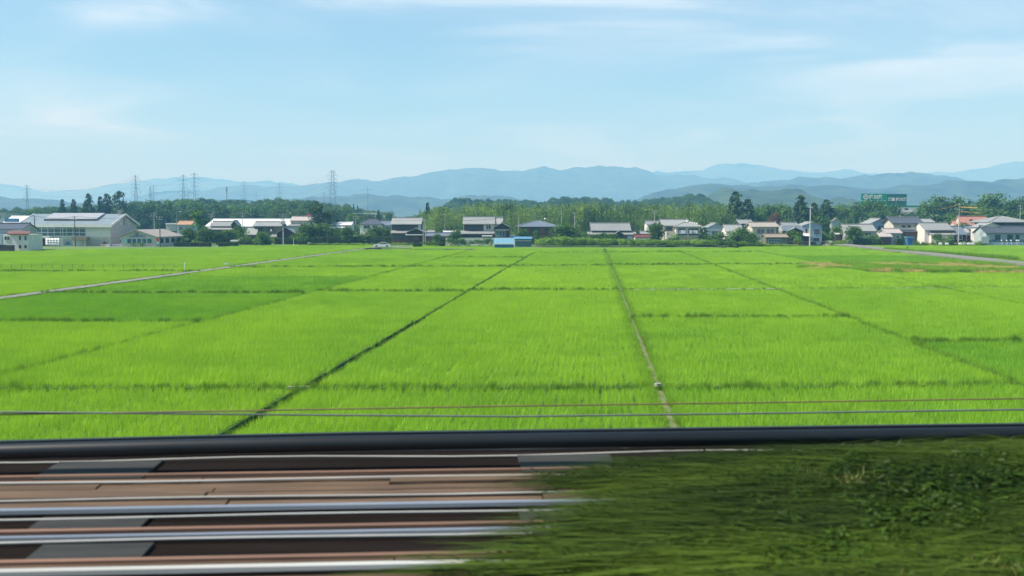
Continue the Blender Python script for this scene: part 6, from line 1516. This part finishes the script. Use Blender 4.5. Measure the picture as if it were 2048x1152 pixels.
# clipped hedges: a dark inner block and a skin of leaves
def hedge(px0, px1, ytop, ybot, Y, d, label, m='hedge', cat='hedge', zb=None):
    x0, x1 = xat(px0, Y), xat(px1, Y); z0 = ZG if zb is None else zb; h = zat(ytop, Y) - z0
    o = empty('hedge', ((x0 + x1) / 2, Y + d / 2, z0), 0, label, cat); w = x1 - x0
    r = np.random.default_rng(int(px0 * 7) % 9999)
    b = MB(); b.box(-w / 2 + .12, w / 2 - .12, -d / 2 + .12, d / 2 - .12, 0, h - .12); b.build('branches', M['wall_dark'], o)
    area = w * h * 2 + w * d * 1 + d * h * 2; n = int(min(5200, area * 42))
    f = r.random(n) * area; P = np.zeros((n, 3)); Nn = np.zeros((n, 3))
    u, v = r.random(n) - .5, r.random(n)
    a = f < w * h; P[a] = np.stack([u[a] * w, 0 * u[a] - d / 2, v[a] * h], 1); Nn[a] = (0, -1, .1)
    a2 = (f >= w * h) & (f < w * h * 2); P[a2] = np.stack([u[a2] * w, 0 * u[a2] + d / 2, v[a2] * h], 1); Nn[a2] = (0, 1, .1)
    a3 = (f >= w * h * 2) & (f < w * h * 2 + w * d); P[a3] = np.stack([u[a3] * w, (v[a3] - .5) * d, 0 * u[a3] + h], 1); Nn[a3] = (0, 0, 1)
    a4 = f >= w * h * 2 + w * d; P[a4] = np.stack([np.where(r.random(a4.sum()) < .5, -w / 2, w / 2), u[a4] * d, v[a4] * h], 1); Nn[a4] = (1, 0, .1)
    P += r.normal(size=(n, 3)) * .06; Nn = Nn + r.normal(size=(n, 3)) * .55
    sh = np.clip(.25 + .7 * (fbm(P[:, 0] * .9, P[:, 2] * 1.2 + P[:, 1], 4, 3) - .3) + .15 * r.normal(size=n), 0, 1)
    me = np_mesh('foliage', leaf_quads(P, Nn, .13 * (.7 + .7 * r.random(n)), .7, r), 4, sh, M[m]); link('foliage', me, o)
    return o
hedge(347, 418, 485.5, 496, 283, 2.2, 'clipped dark hedge right of the clubhouse')
hedge(436, 473, 485, 495, 285, 2.2, 'short clipped dark hedge left of the white kiosk')
hedge(476, 540, 480.5, 492, 303, 1.6, 'dark hedge behind the rounded shrub, right of the white kiosk')
hedge(549, 612, 476.5, 489, 308, 1.6, 'dark hedge behind the pole with transformers')
hedge(622, 688, 474.5, 487, 302, 1.6, 'dark hedge below the tall dark pine')
hedge(688, 829, 473.8, 486, 304, 1.6, 'long dark clipped hedge behind the white car')
hedge(826, 842, 487, 498, 280, 3.0, 'block of dark clipped hedge right of the white car')
hedge(1139 - 1000 + 739, 889, 475.5, 492, 287, 1.8, 'dark hedge at the left end of the white block wall')
hedge(1710, 1762, 478.5, 487.5, 296, 1.4, 'dark clipped hedge left of the small pale roofed house')
hedge(1793, 1808, 478, 487, 294, 1.4, 'short dark hedge left of the blue portable toilet')

# ------------------------------------------------------------------ poles, lamps, wires
def upole(px, ytop, ybot, Y, label, r0=.17, m='pole', arms=((.96, 1.8), (.88, 1.6)), trafo=False, group='utility poles in the village', name='utility_pole'):
    p = Vector((xat(px, Y), Y, ZG)); h = zat(ytop, Y) - ZG
    o = empty(name, p, 0, label, 'utility pole', group)
    b = MB(); b.cyl((0, 0, -.1), (0, 0, h), r0, r0 * .62, 9); b.build('post', M[m], o)
    for t, w in arms:
        b = MB(); b.box(-w / 2, w / 2, -.16, -.06, h * t - .06, h * t + .06); a = b.build('crossarm', M['galv'], o)
        b = MB()
        for k in (-.45, 0, .45): b.cyl((k * w, -.11, h * t + .06), (k * w, -.11, h * t + .28), .055, .04, 6)
        b.build('insulators', M['white'], a)
    if trafo:
        for s_ in (-.45, .45): b = MB(); b.cyl((s_, -.1, h * .70), (s_, -.1, h * .78), .26, .26, 10); b.build('transformer', M['pole'], o)
        b = MB(); b.box(-.9, .9, -.3, .1, h * .685, h * .698); b.build('platform', M['galv'], o); b = MB(); b.box(-.8, .8, -.2, -.1, h * .83, h * .845); b.build('crossarm', M['galv'], o)
    return o, p, h
P1 = upole(70, 431, 502, 262, 'dark utility pole in front of the left end of the sports hall', .17, 'pole_dark')
P2 = upole(150, 432, 497, 285, 'dark utility pole in front of the middle of the sports hall', .17, 'pole_dark')
upole(126, 447, 496, 286, 'thin grey pole in front of the sports hall windows', .09, 'pole', ())
P3 = upole(320, 432, 496, 281, 'brown utility pole right of the clubhouse', .16, 'pole_dark')
P4 = upole(309, 425, 470, 330, 'thin utility pole behind the clubhouse roof', .14, 'pole')
P5 = upole(423, 427, 466, 330, 'utility pole at the left end of the warehouse roof', .15, 'pole')
P6 = upole(486, 425, 470, 330, 'utility pole before the middle of the warehouse roof', .15, 'pole')
P7 = upole(566.5, 428, 494, 287, 'utility pole carrying two transformers, left of the dark pine', .17, 'pole', ((.97, 2.2), (.91, 1.9)), True)
P8 = upole(655, 438, 486, 298, 'leaning wooden pole before the dark trees', .12, 'pole_dark', ())
P9 = upole(712, 432, 466, 330, 'utility pole in front of the dark slate roofed house', .14, 'pole')
P10 = upole(846.5, 441, 486, 294, 'left one of two poles beside the big farmhouse', .12, 'pole', ((.97, 1.2),)); P11 = upole(850.5, 440, 487, 292, 'right one of two poles beside the big farmhouse', .14, 'pole', ((.97, 1.4),))
P12 = upole(890, 428, 470, 330, 'thin pole in front of the bamboo grove', .11, 'pole', ((.97, 1.2),))
P13 = upole(1037, 432, 478, 300, 'grey pole left of the brick house', .13, 'pole', ())
P14 = upole(1123, 419, 470, 320, 'thin pole behind the right end of the brick house roof', .10, 'pole', ())
P15 = upole(1149, 426, 478, 300, 'grey pole in front of the bamboo, right of the large round tree', .14, 'pole', ((.98, .9),))
P16 = upole(1309, 421, 460, 322, 'utility pole above the round dark tree', .15, 'pole', ((.97, 1.4), (.90, 1.0)))
P17 = upole(1376, 452, 487, 290, 'thin post before the laundry balcony', .07, 'pole', ())
P18 = upole(1620, 410, 490, 286, 'thick pale pole in front of the blue house', .24, 'pole', ((.93, 1.0),))
P19 = upole(1917, 407, 481, 299, 'grey utility pole with yellow cable covers on the right', .17, 'pole', ((.975, 2.4), (.84, 1.6)))
P20 = upole(2039, 410, 440, 370, 'utility pole among the trees at the right edge', .15, 'pole')
P21 = upole(587, 476.5, 494, 285, 'short white post right of the pole with transformers', .07, 'white', ())
P22 = upole(1872, 428, 448, 345, 'dark pole above the roof of the white farmhouse', .1, 'pole_dark', ((.95, .9),))
for px, yt, Y, lb in ((354, 424, 330, 'street lamp behind the small house with the orange roof'),):
    p = Vector((xat(px, Y), Y, ZG)); h = zat(yt, Y) - ZG; o = empty('street_lamp', p, 0, lb, 'street lamp')
    b = MB(); b.cyl((0, 0, 0), (0, 0, h), .09, .06, 7); b.bar((0, 0, h), (1.6, 0, h + .1), .05); b.build('post', M['galv'], o)
    b = MB(); b.box(.7, 1.7, -.16, .16, h + .08, h + .2); b.build('lamp_head', M['white'], o)
p = at(736, 446, 330); h = zat(374, 330) - ZG
o = empty('antenna_mast', (p.x, 330, ZG), 0, 'very tall thin radio mast with a wide crossbar', 'antenna')
b = MB(); b.cyl((0, 0, 0), (0, 0, h), .10, .05, 6); b.build('mast', M['pylon'], o)
b = MB(); b.bar((-2.2, 0, h * .95), (2.2, 0, h * .95), .05)
for k in (-2, -1, 1, 2): b.bar((k * 1.0, -.6, h * .95), (k * 1.0, .6, h * .95), .035)
b.bar((-.8, 0, h * .80), (.8, 0, h * .80), .04); b.build('aerial', M['pylon'], o)
antenna(682, 436, 446, 328, 'television aerial above the small white house'); antenna(1720, 434, 450, 320, 'television aerial on the long mottled roof'); antenna(1692, 437, 450, 322, 'television aerial at the left end of the mottled roof'); antenna(1104, 438, 446, 318, 'television aerial at the right end of the hipped brick house roof')
def wire(a, c, sag, r_, label, m='cable_w', group='power lines', n=14, name='power_line'):
    pts = [Vector(a).lerp(Vector(c), t) - Vector((0, 0, sag * 4 * t * (1 - t))) for t in np.linspace(0, 1, n)]
    b = MB(); b.tube(pts, r_, 4); return tag(b.build(name, M[m]), label, 'cable', group)
M['cable_w'] = mat('dark_wire', (0.06, 0.06, 0.06), (0.05, 0.05, 0.05), 1, .6)
def top(P, t=.98, dx=0): return P[1] + Vector((dx, -.11, P[2] * t))
for A_, B_, lb in ((P1, P2, 'wire between the two dark poles before the sports hall'), (P2, P3, 'wire from the sports hall to the brown pole by the clubhouse'), (P3, P5, 'wire from the clubhouse pole to the warehouse'), (P5, P6, 'wire along the warehouse roof'), (P6, P7, 'wire from the warehouse to the pole with transformers'), (P7, P9, 'wire passing in front of the tall dark pine'), (P9, P11, 'wire above the big farmhouse'), (P11, P13, 'wire above the second farmhouse'), (P13, P15, 'wire above the brick house'), (P15, P16, 'wire in front of the bamboo grove'), (P18, P19, 'wire above the houses on the right')):
    for dx in (-.6, .6): wire(top(A_, 1.0, dx), top(B_, 1.0, dx), .7, .028, lb)
wire(P1[1] + Vector((0, 0, P1[2])), (P1[1].x - 40, 250, P1[2] + .5), .8, .028, 'wire leaving the picture at the left edge')
# yellow covers on the wires of the right pole
for a_, c_, lb in (((1917, 409.5), (1876, 419), 'yellow cable cover sloping down to the left of the pole, upper one'), ((1919, 413.5), (1956, 415.5), 'yellow cable cover to the right of the pole, upper one'), ((1916, 423.5), (1893, 428.5), 'yellow cable cover to the left of the pole, lower one'), ((1919, 422.5), (1963, 425.5), 'yellow cable cover to the right of the pole, lower one')):
    wire(at(*a_, 299), at(*c_, 296 if a_[1] > 420 else 295), .1, .10 if a_[1] < 420 else .07, lb, 'yellow', 'yellow cable covers on the right pole', 8, 'cable_cover')
# pylons
def pylon(px, ytop, Y, label, arms=6, base_w=7.0, m='pylon', top_w=1.3, th=.34, flat_top=False, group='lattice pylons against the hills'):
    h = zat(ytop, Y); x = xat(px, Y); o = empty('pylon', (x, Y, 0), .25, label, 'pylon', group)
    def wd(t): return base_w * (1 - t) ** 1.6 * .5 + top_w / 2 * (.6 + .4 * (1 - t))
    def c(t, i): s_ = wd(t); return Vector(((-1, 1, 1, -1)[i] * s_, (-1, -1, 1, 1)[i] * s_, h * t))
    lv = [0, .16, .30, .42, .52, .60, .68, .76, .84, .92, 1.0]
    b = MB()
    for i in range(4):
        for t0, t1 in zip(lv[:-1], lv[1:]): b.bar(c(t0, i), c(t1, i), th * .75)
    b.build('legs', M[m], o)
    b = MB()
    for i in range(4):
        for t0, t1 in zip(lv[:-1], lv[1:]): b.bar(c(t0, i), c(t1, (i + 1) % 4), th * .42); b.bar(c(t0, (i + 1) % 4), c(t1, i), th * .42)
    b.build('bracing', M[m], o)
    tips = []
    for k in range(arms):
        t = .96 - k * (.075 if arms <= 6 else .066); w = h * (.075 + .018 * (k % 3 == 1)) * (1 if k else .8)
        b = MB()
        for s_ in (-1, 1):
            for i in ((0, 3) if s_ < 0 else (1, 2)):
                b.bar(c(t, i), Vector((s_ * w, 0, h * t)), th * .6); b.bar(c(min(1, t + .03), i), Vector((s_ * w, 0, h * t)), th * .45)
            b.cyl((s_ * w, 0, h * t), (s_ * w, 0, h * t - 1.8), .16, .16, 5)
        b.build('crossarm', M[m], o)
        tips.append(w)
    return o, x, Y, h, tips
y1 = pylon(57, 370, 1500, 'lattice pylon standing alone at the far left')
y2 = pylon(274, 350, 1250, 'lattice pylon above the ventilator of the sports hall')
y3 = pylon(369, 349, 1250, 'left one of the two tall pylons above the orange roof'); y4 = pylon(391, 345, 1300, 'right one of the two tall pylons above the orange roof')
y5 = pylon(490, 362, 1700, 'lattice pylon above the middle of the warehouse roof'); y6 = pylon(560.5, 365, 1700, 'lattice pylon above the right end of the warehouse roof')
y7 = pylon(666.5, 340, 1250, 'tallest pylon with a flat top, left of centre', 8, 8.0, top_w=4.2)
pylon(649, 384, 1900, 'small faint pylon just left of the tallest one', th=.3); pylon(514, 382, 2000, 'small faint pylon between the two above the warehouse', th=.3); pylon(309, 371, 1800, 'faint thin pylon behind the red and white mast', th=.3); pylon(379, 378, 1900, 'small faint pylon between the two tall ones', th=.3)
pylon(1353, 391, 1000, 'small white steel tower above the bamboo grove', 4, 2.5, 'galv', .8, .3)
def mast(px, ytop, Y, label, m2='white', w=1.6, th=.3, ybot=440):
    h = zat(ytop, Y); o = empty('lattice_mast', (xat(px, Y), Y, 0), .3, label, 'mast')
    n = 9
    for k in range(n):
        b = MB(); t0, t1 = k / n, (k + 1) / n
        def cc(t, i): s_ = w * (1.5 - t); return Vector(((-1, 1, 1, -1)[i] * s_, (-1, -1, 1, 1)[i] * s_, h * t))
        for i in range(4): b.bar(cc(t0, i), cc(t1, i), th); b.bar(cc(t0, i), cc(t1, (i + 1) % 4), th * .5); b.bar(cc(t0, (i + 1) % 4), cc(t1, i), th * .5)
        b.build('segment', M[m2 if k % 2 == 0 else 'roof_rose'], o)
    b = MB(); b.cyl((0, 0, h), (0, 0, h * 1.06), .3, .15, 6); b.build('tip', M['pylon'], o)
    return o
mast(303, 377, 800, 'red and white lattice mast rising behind the clubhouse', w=1.1)
h_ = zat(374, 1500); o = empty('slim_tower', (xat(455, 1500), 1500, 0), 0, 'slim dark tower with a thicker head above the old hipped roof', 'mast')
b = MB(); b.cyl((0, 0, 0), (0, 0, h_), .9, .6, 6); b.build('shaft', M['pylon'], o); b = MB(); b.cyl((0, 0, h_ * .86), (0, 0, h_), 1.3, 1.3, 8); b.build('head', M['pylon'], o)
def span(a, c, lb, ks=(0, 2, 4)):
    for k in ks:
        for s_ in (-1, 1):
            A_ = (a[1] + s_ * a[4][k], a[2], a[3] * (.96 - .075 * k) - 1.8); C_ = (c[1] + s_ * c[4][k], c[2], c[3] * (.96 - .075 * k) - 1.8)
            wire(A_, C_, 9, .085, lb, 'pylon', 'conductors between the pylons', 16, 'conductor')
span(y1, y2, 'conductors between the far left pylon and the next'); span(y2, y3, 'conductors crossing behind the lattice mast'); span(y4, y5, 'conductors sloping down from the right tall pylon'); span(y5, y6, 'conductors between the two pylons above the warehouse'); span(y6, y7, 'conductors leading to the tallest pylon')

# ------------------------------------------------------------------ vehicles and small things
def car(p, rz, L, Hh, W_, label, cat, van=False, paint='car_white'):
    o = empty('white_van' if van else 'white_car', p, rz, label, cat)
    if not van:
        body = [(-.5, .16), (-.5, .42), (-.47, .52), (-.30, .60), (.28, .62), (.47, .56), (.5, .46), (.5, .17), (.40, .12), (-.40, .12)]
        cab = [(-.21, .59), (-.08, .93), (-.02, .98), (.14, .98), (.22, .93), (.36, .62)]
    else:
        body = [(-.5, .12), (-.5, .50), (-.47, .55), (.5, .55), (.5, .12)]
        cab = [(-.47, .54), (-.36, .96), (-.30, 1.0), (.46, 1.0), (.495, .95), (.5, .54)]
    b = MB(); b.prism([(x * L, -W_ / 2, z * Hh) for x, z in body], (0, W_, 0)); b.build('body', M[paint], o)
    gi = .10
    b = MB(); b.prism([(x * L, -W_ / 2 + gi, z * Hh) for x, z in cab], (0, W_ - 2 * gi, 0)); cb_ = b.build('cabin_glass', M['glass'], o)
    b = MB(); xs = sorted(cab, key=lambda q: -q[1])[:4]; x0, x1 = min(q[0] for q in xs) * L, max(q[0] for q in xs) * L
    b.box(x0 + .02, x1 - .02, -W_ / 2 + gi - .02, W_ / 2 - gi + .02, .955 * Hh, 1.005 * Hh); b.build('roof', M[paint], o)
    b = MB()
    n = len(cab)
    for s_ in (-1, 1):
        y_ = s_ * (W_ / 2 - gi + .012)
        for q, r_ in ((0, 1), (1, 2), (n - 2, n - 1)): b.bar((cab[q][0] * L, y_, cab[q][1] * Hh), (cab[r_][0] * L, y_, cab[r_][1] * Hh), .06)
        b.bar((.06 * L, y_, .60 * Hh), (.07 * L, y_, .97 * Hh), .06)
        if van: b.bar((.30 * L, y_, .55 * Hh), (.30 * L, y_, .97 * Hh), .07)
    b.build('pillars', M[paint], o)
    for x in (-.31, .31):
        for s_ in (-1, 1):
            b = MB(); b.cyl((x * L, s_ * (W_ / 2 - .16), .31), (x * L, s_ * (W_ / 2 + .01), .31), .31, .31, 16); w_ = b.build('wheel', M['black'], o)
            b = MB(); b.cyl((x * L, s_ * (W_ / 2 + .0), .31), (x * L, s_ * (W_ / 2 + .025), .31), .19, .19, 12); b.build('rim', M['galv'], w_)
    for s_ in (-1, 1):
        b = MB(); b.box(-.508 * L, -.485 * L, s_ * .33 * W_ - .2, s_ * .33 * W_ + .2, .40 * Hh, .50 * Hh); b.build('headlight', M['galv'], o)
        b = MB(); b.box(.485 * L, .508 * L, s_ * .36 * W_ - .16, s_ * .36 * W_ + .16, .40 * Hh, .52 * Hh); b.build('tail_light', M['red'], o)
        b = MB(); b.box(-.16 * L, -.12 * L, s_ * (W_ / 2) - .06, s_ * (W_ / 2) + .14 * s_ + .06, .60 * Hh, .70 * Hh); b.build('wing_mirror', M[paint], o)
    b = MB()
    for s_ in (-1, 1):
        y_ = s_ * (W_ / 2 + .004)
        for x in ((-.19, .075, .31) if not van else (-.2, .08)): b.box(x * L - .012, x * L + .012, y_ - .003, y_ + .003, .2 * Hh, .57 * Hh)
    b.build('door_seam', M['frame_dark'], o)
    return o
p = gp(764, 494.2, .56); car(p, .05, 4.7, 1.40, 1.75, 'white saloon car driving along the lane before the long dark hedge', 'car')
p = gp(1851, 487.5, ZG); car(p, 0.03, 3.4, 1.75, 1.5, 'small white van parked right of the blue portable toilet', 'van', True)
# kiosk
h = House('kiosk', 'small white kiosk between the clipped hedges', 'kiosk', 467, 296)
h.wall(461, 474, 482.5, 2.2, 'wall_white'); h.box('roof', 460, 475.5, 480.3, 482.4, 'white', -.4, 2.5); h.box('door', 469, 473, 484, 490, 'wall_grey', -.05, .0)
# portable toilet
h = House('portable_toilet', 'blue portable toilet cabin in front of the dark slate roofed house', 'portable toilet', 1821, 293)
h.wall(1815, 1827.5, 476, 1.8, 'shed_blue'); h.box('roof', 1814, 1829, 473.6, 475.9, 'shed_roofblue', -.25, 2.0); h.box('door', 1817.5, 1824, 477.5, 487, 'blue', -.05, .0)
b = MB(); p = gp(1809, 488, ZG); b.prism([(-.5, 0, 0), (.45, 0, 0), (.55, 0, 1.5), (.1, 0, 1.75), (-.3, 0, .9)], (0, .25, .1)); tag(b.build('folded_sheet', M['shed_pale'], loc=p), 'pale folded sheet leaning left of the blue portable toilet', 'sheet')
# retaining edge of the garden
p0, p1 = gp(1862, 490.7, .5), gp(1966, 490.7, .5)
o = empty('retaining_wall', ((p0.x + p1.x) / 2, p0.y, ZG), 0, 'low concrete retaining edge with bare earth before the white farmhouse', 'wall'); w_ = (p1.x - p0.x)
b = MB(); b.box(-w_ / 2, w_ / 2, -.15, .15, -.4, .55); b.build('kerb', M['concrete'], o); b = MB(); b.box(-w_ / 2, w_ / 2, .152, 7, -.2, .62); b.build('earth', M['planter_earth'], o)
r = random.Random(9)
for i, (px, cl_) in enumerate(((1881, 'white'), (1894, 'white'), (1921, 'white'), (1930, 'wall_grey'), (1938, 'white'), (1946, 'wall_white'))):
    p = gp(px, 489, 1.1); b = MB(); b.prism([(-.45, -.25, 0), (.45, -.25, 0), (.35, -.2, .5), (-.4, -.2, .45)], (0, .5, .0)); b.cyl((0, 0, .45), (0, 0, .62), .12, .1, 6)
    tag(b.build('garden_tub', M[cl_], loc=(p.x, p.y, ZG + .6)), 'pale garden tub set on the bare earth before the white farmhouse', 'tub', 'pale tubs in the garden bed')
p = gp(1953, 487.5, ZG); b = MB(); b.box(-.5, .5, -.3, .3, 0, .9); b.prism([(-.6, -.35, .9), (.6, -.35, .9), (0, -.35, 1.25)], (0, .7, 0)); tag(b.build('yellow_box', M['yellow'], loc=(p.x, p.y, ZG + .62)), 'small yellowish box at the right end of the garden bed', 'box')
# along the lane
p = gp(1662, 489.5, ZG); b = MB(); b.box(-.35, .35, -.2, .2, 0, 1.1); b.box(-.4, .4, -.25, .25, 1.1, 1.2); tag(b.build('white_cabinet', M['white'], loc=p), 'white roadside box where the right lane enters the village', 'cabinet')
for px, m_, lb in ((1696, 'sail_blue', 'blue grey roadside post, left of the pair by the right lane'), (1702, 'teal_dark', 'green roadside post, right of the pair by the right lane')):
    p = gp(px, 491, ZG); o = empty('marker_post', p, 0, lb, 'post'); b = MB(); b.cyl((0, 0, 0), (0, 0, .9), .26, .22, 9); b.build('base', M[m_], o); b = MB(); b.cyl((0, 0, .9), (0, 0, 1.3), .12, .14, 8); b.ball((0, 0, 1.38), .17, 8, 5); b.build('cap', M['wall_grey'], o)
p = gp(1733, 490.8, ZG); b = MB(); b.prism([(-.22, 0, 0), (.12, 0, 0), (.30, 0, 1.35), (-.05, 0, 1.4)], (0, .1, 0)); tag(b.build('white_board', M['white'], loc=p), 'white narrow board leaning beside the right lane', 'board')
p = gp(1766, 489, ZG); b = MB(); b.cyl((0, 0, 0), (0, 0, 1.2), .06, .06, 6); b.prism([(-.6, -.05, 1.3), (.1, -.05, .9), (.25, -.05, 1.25), (-.4, -.05, 1.6)], (0, .06, 0)); tag(b.build('road_mirror', M['white'], loc=p), 'pale bent road mirror in front of the small pale roofed house', 'road mirror')
p = gp(1596, 490, ZG); b = MB(); b.prism([(-.55, 0, 0), (-.15, 0, 0), (.55, 0, 1.25), (.15, 0, 1.35)], (0, .15, 0)); tag(b.build('yellow_guard', M['yellow'], loc=p), 'slanting yellow guy wire guard left of the thick pale pole', 'wire guard')
p = gp(1814.5, 500.8, .4); b = MB(); b.cyl((0, 0, 0), (0, 0, .75), .16, .13, 8); b.ball((0, 0, .8), .2, 8, 5); tag(b.build('stump_post', M['wall_brown'], loc=p), 'short brown post at the edge of the right hand rice', 'post')
p0, p1 = gp(1572, 489.5, .5), gp(1662, 488.5, .5)
o = empty('low_wall', ((p0.x + p1.x) / 2, (p0.y + p1.y) / 2, ZG), 0, 'low dark wall in front of the blue house', 'wall'); w_ = p1.x - p0.x
b = MB(); b.box(-w_ / 2, w_ * .14, .0, .2, 0, .8); b.box(w_ * .24, w_ / 2, .0, .2, 0, .85); b.build('wall', M['wall_dark'], o); b = MB(); b.box(-w_ / 2, w_ * .14, -.04, .24, .8, .88); b.box(w_ * .24, w_ / 2, -.04, .24, .85, .93); b.build('coping', M['concrete'], o)
# sign disc near the farmhouse
o = empty('stop_sign', gp(832, 486, ZG), 0, 'red roadside sign before the entrance of the big farmhouse', 'sign'); b = MB(); b.cyl((0, 0, 0), (0, 0, 2.2), .035, .035, 6); b.build('post', M['galv'], o); b = MB(); b.prism([(-.42, -.06, 2.45), (.42, -.06, 2.45), (0, -.06, 1.75)], (0, .03, 0)); b.build('sign_plate', M['red'], o)
# wire fence in the left rice with its white end post
p0, p1 = gp(-160, 541.5, .2), gp(369, 541.5, .2); n = 27
fe = empty('wire_fence', (p0 + p1) / 2, math.atan2(p1.y - p0.y, p1.x - p0.x), 'low dark wire fence running through the left rice', 'fence'); L = (p1 - p0).length
pm = MB(); pm.cyl((0, 0, -.2), (0, 0, 1.05), .032, .032, 6); pme = pm.mesh('post', M['pole_dark'])
for k in range(n): link('post', pme, fe, (-L / 2 + L * k / (n - 1), 0, 0))
for z_ in (.72, .98): b = MB(); b.bar((-L / 2, 0, z_), (L / 2, 0, z_), .018); b.build('wire', M['pole_dark'], fe)
b = MB(); p = gp(370, 543, .2); b.cyl((0, 0, 0), (0, 0, 1.25), .09, .09, 8); b.ball((0, 0, 1.3), .14, 8, 5); tag(b.build('end_post', M['white'], loc=p), 'white rounded post at the right end of the wire fence', 'post')
b = MB(); p = gp(453, 531, .4); b.box(-.3, .3, -.2, .2, 0, .35); b.box(-.36, .36, -.25, .25, .35, .42); tag(b.build('valve_box', M['white'], loc=p), 'little white box on the edge of the left lane', 'box')

# far town: small houses on the plain
tb = MB(); tb.box(-.5, .5, -.4, .4, 0, .55); TW = tb.mesh('wall', M['wall_white'])
tb = MB(); roof_x(tb, -.58, .58, -.5, .5, .52, .9, .06); TR = [tb.mesh('roof', M[m_]) for m_ in ('roof_grey', 'roof_dark', 'roof_white', 'roof_blue')]
r = random.Random(3)
for i in range(44):
    if i < 24: px, py, Y = r.uniform(-20, 130), r.uniform(418, 430), r.uniform(900, 1500)
    else: px, py, Y = r.uniform(770, 850), r.uniform(424, 437), r.uniform(640, 1100)
    s_ = r.uniform(9, 14); o = empty('distant_house', (xat(px, Y), Y, 0.0), r.uniform(-.6, .6), 'tiny distant house on the hazy plain', 'house', 'distant houses on the plain')
    link('wall', TW, o, (0, 0, 0), 0, (s_, s_, s_ * .8)); link('roof', TR[i % 4], o, (0, 0, 0), 0, (s_, s_, s_ * .8))

# ------------------------------------------------------------------ haze
hz, n_, l_ = new_mat('haze_air')
vo = N(n_, 'ShaderNodeVolumePrincipled'); ou = N(n_, 'ShaderNodeOutputMaterial')
vo.inputs['Color'].default_value = HAZE_COL; vo.inputs['Absorption Color'].default_value = (.81, .70, .7, 1); vo.inputs['Density'].default_value = HAZE; vo.inputs['Anisotropy'].default_value = 0.0
l_.new(vo.outputs[0], ou.inputs['Volume'])
b = MB(); b.box(-11000, 11000, -45, 12000, -1.2, 540); hz_o = b.build('haze', hz); hz_o['kind'] = 'stuff'
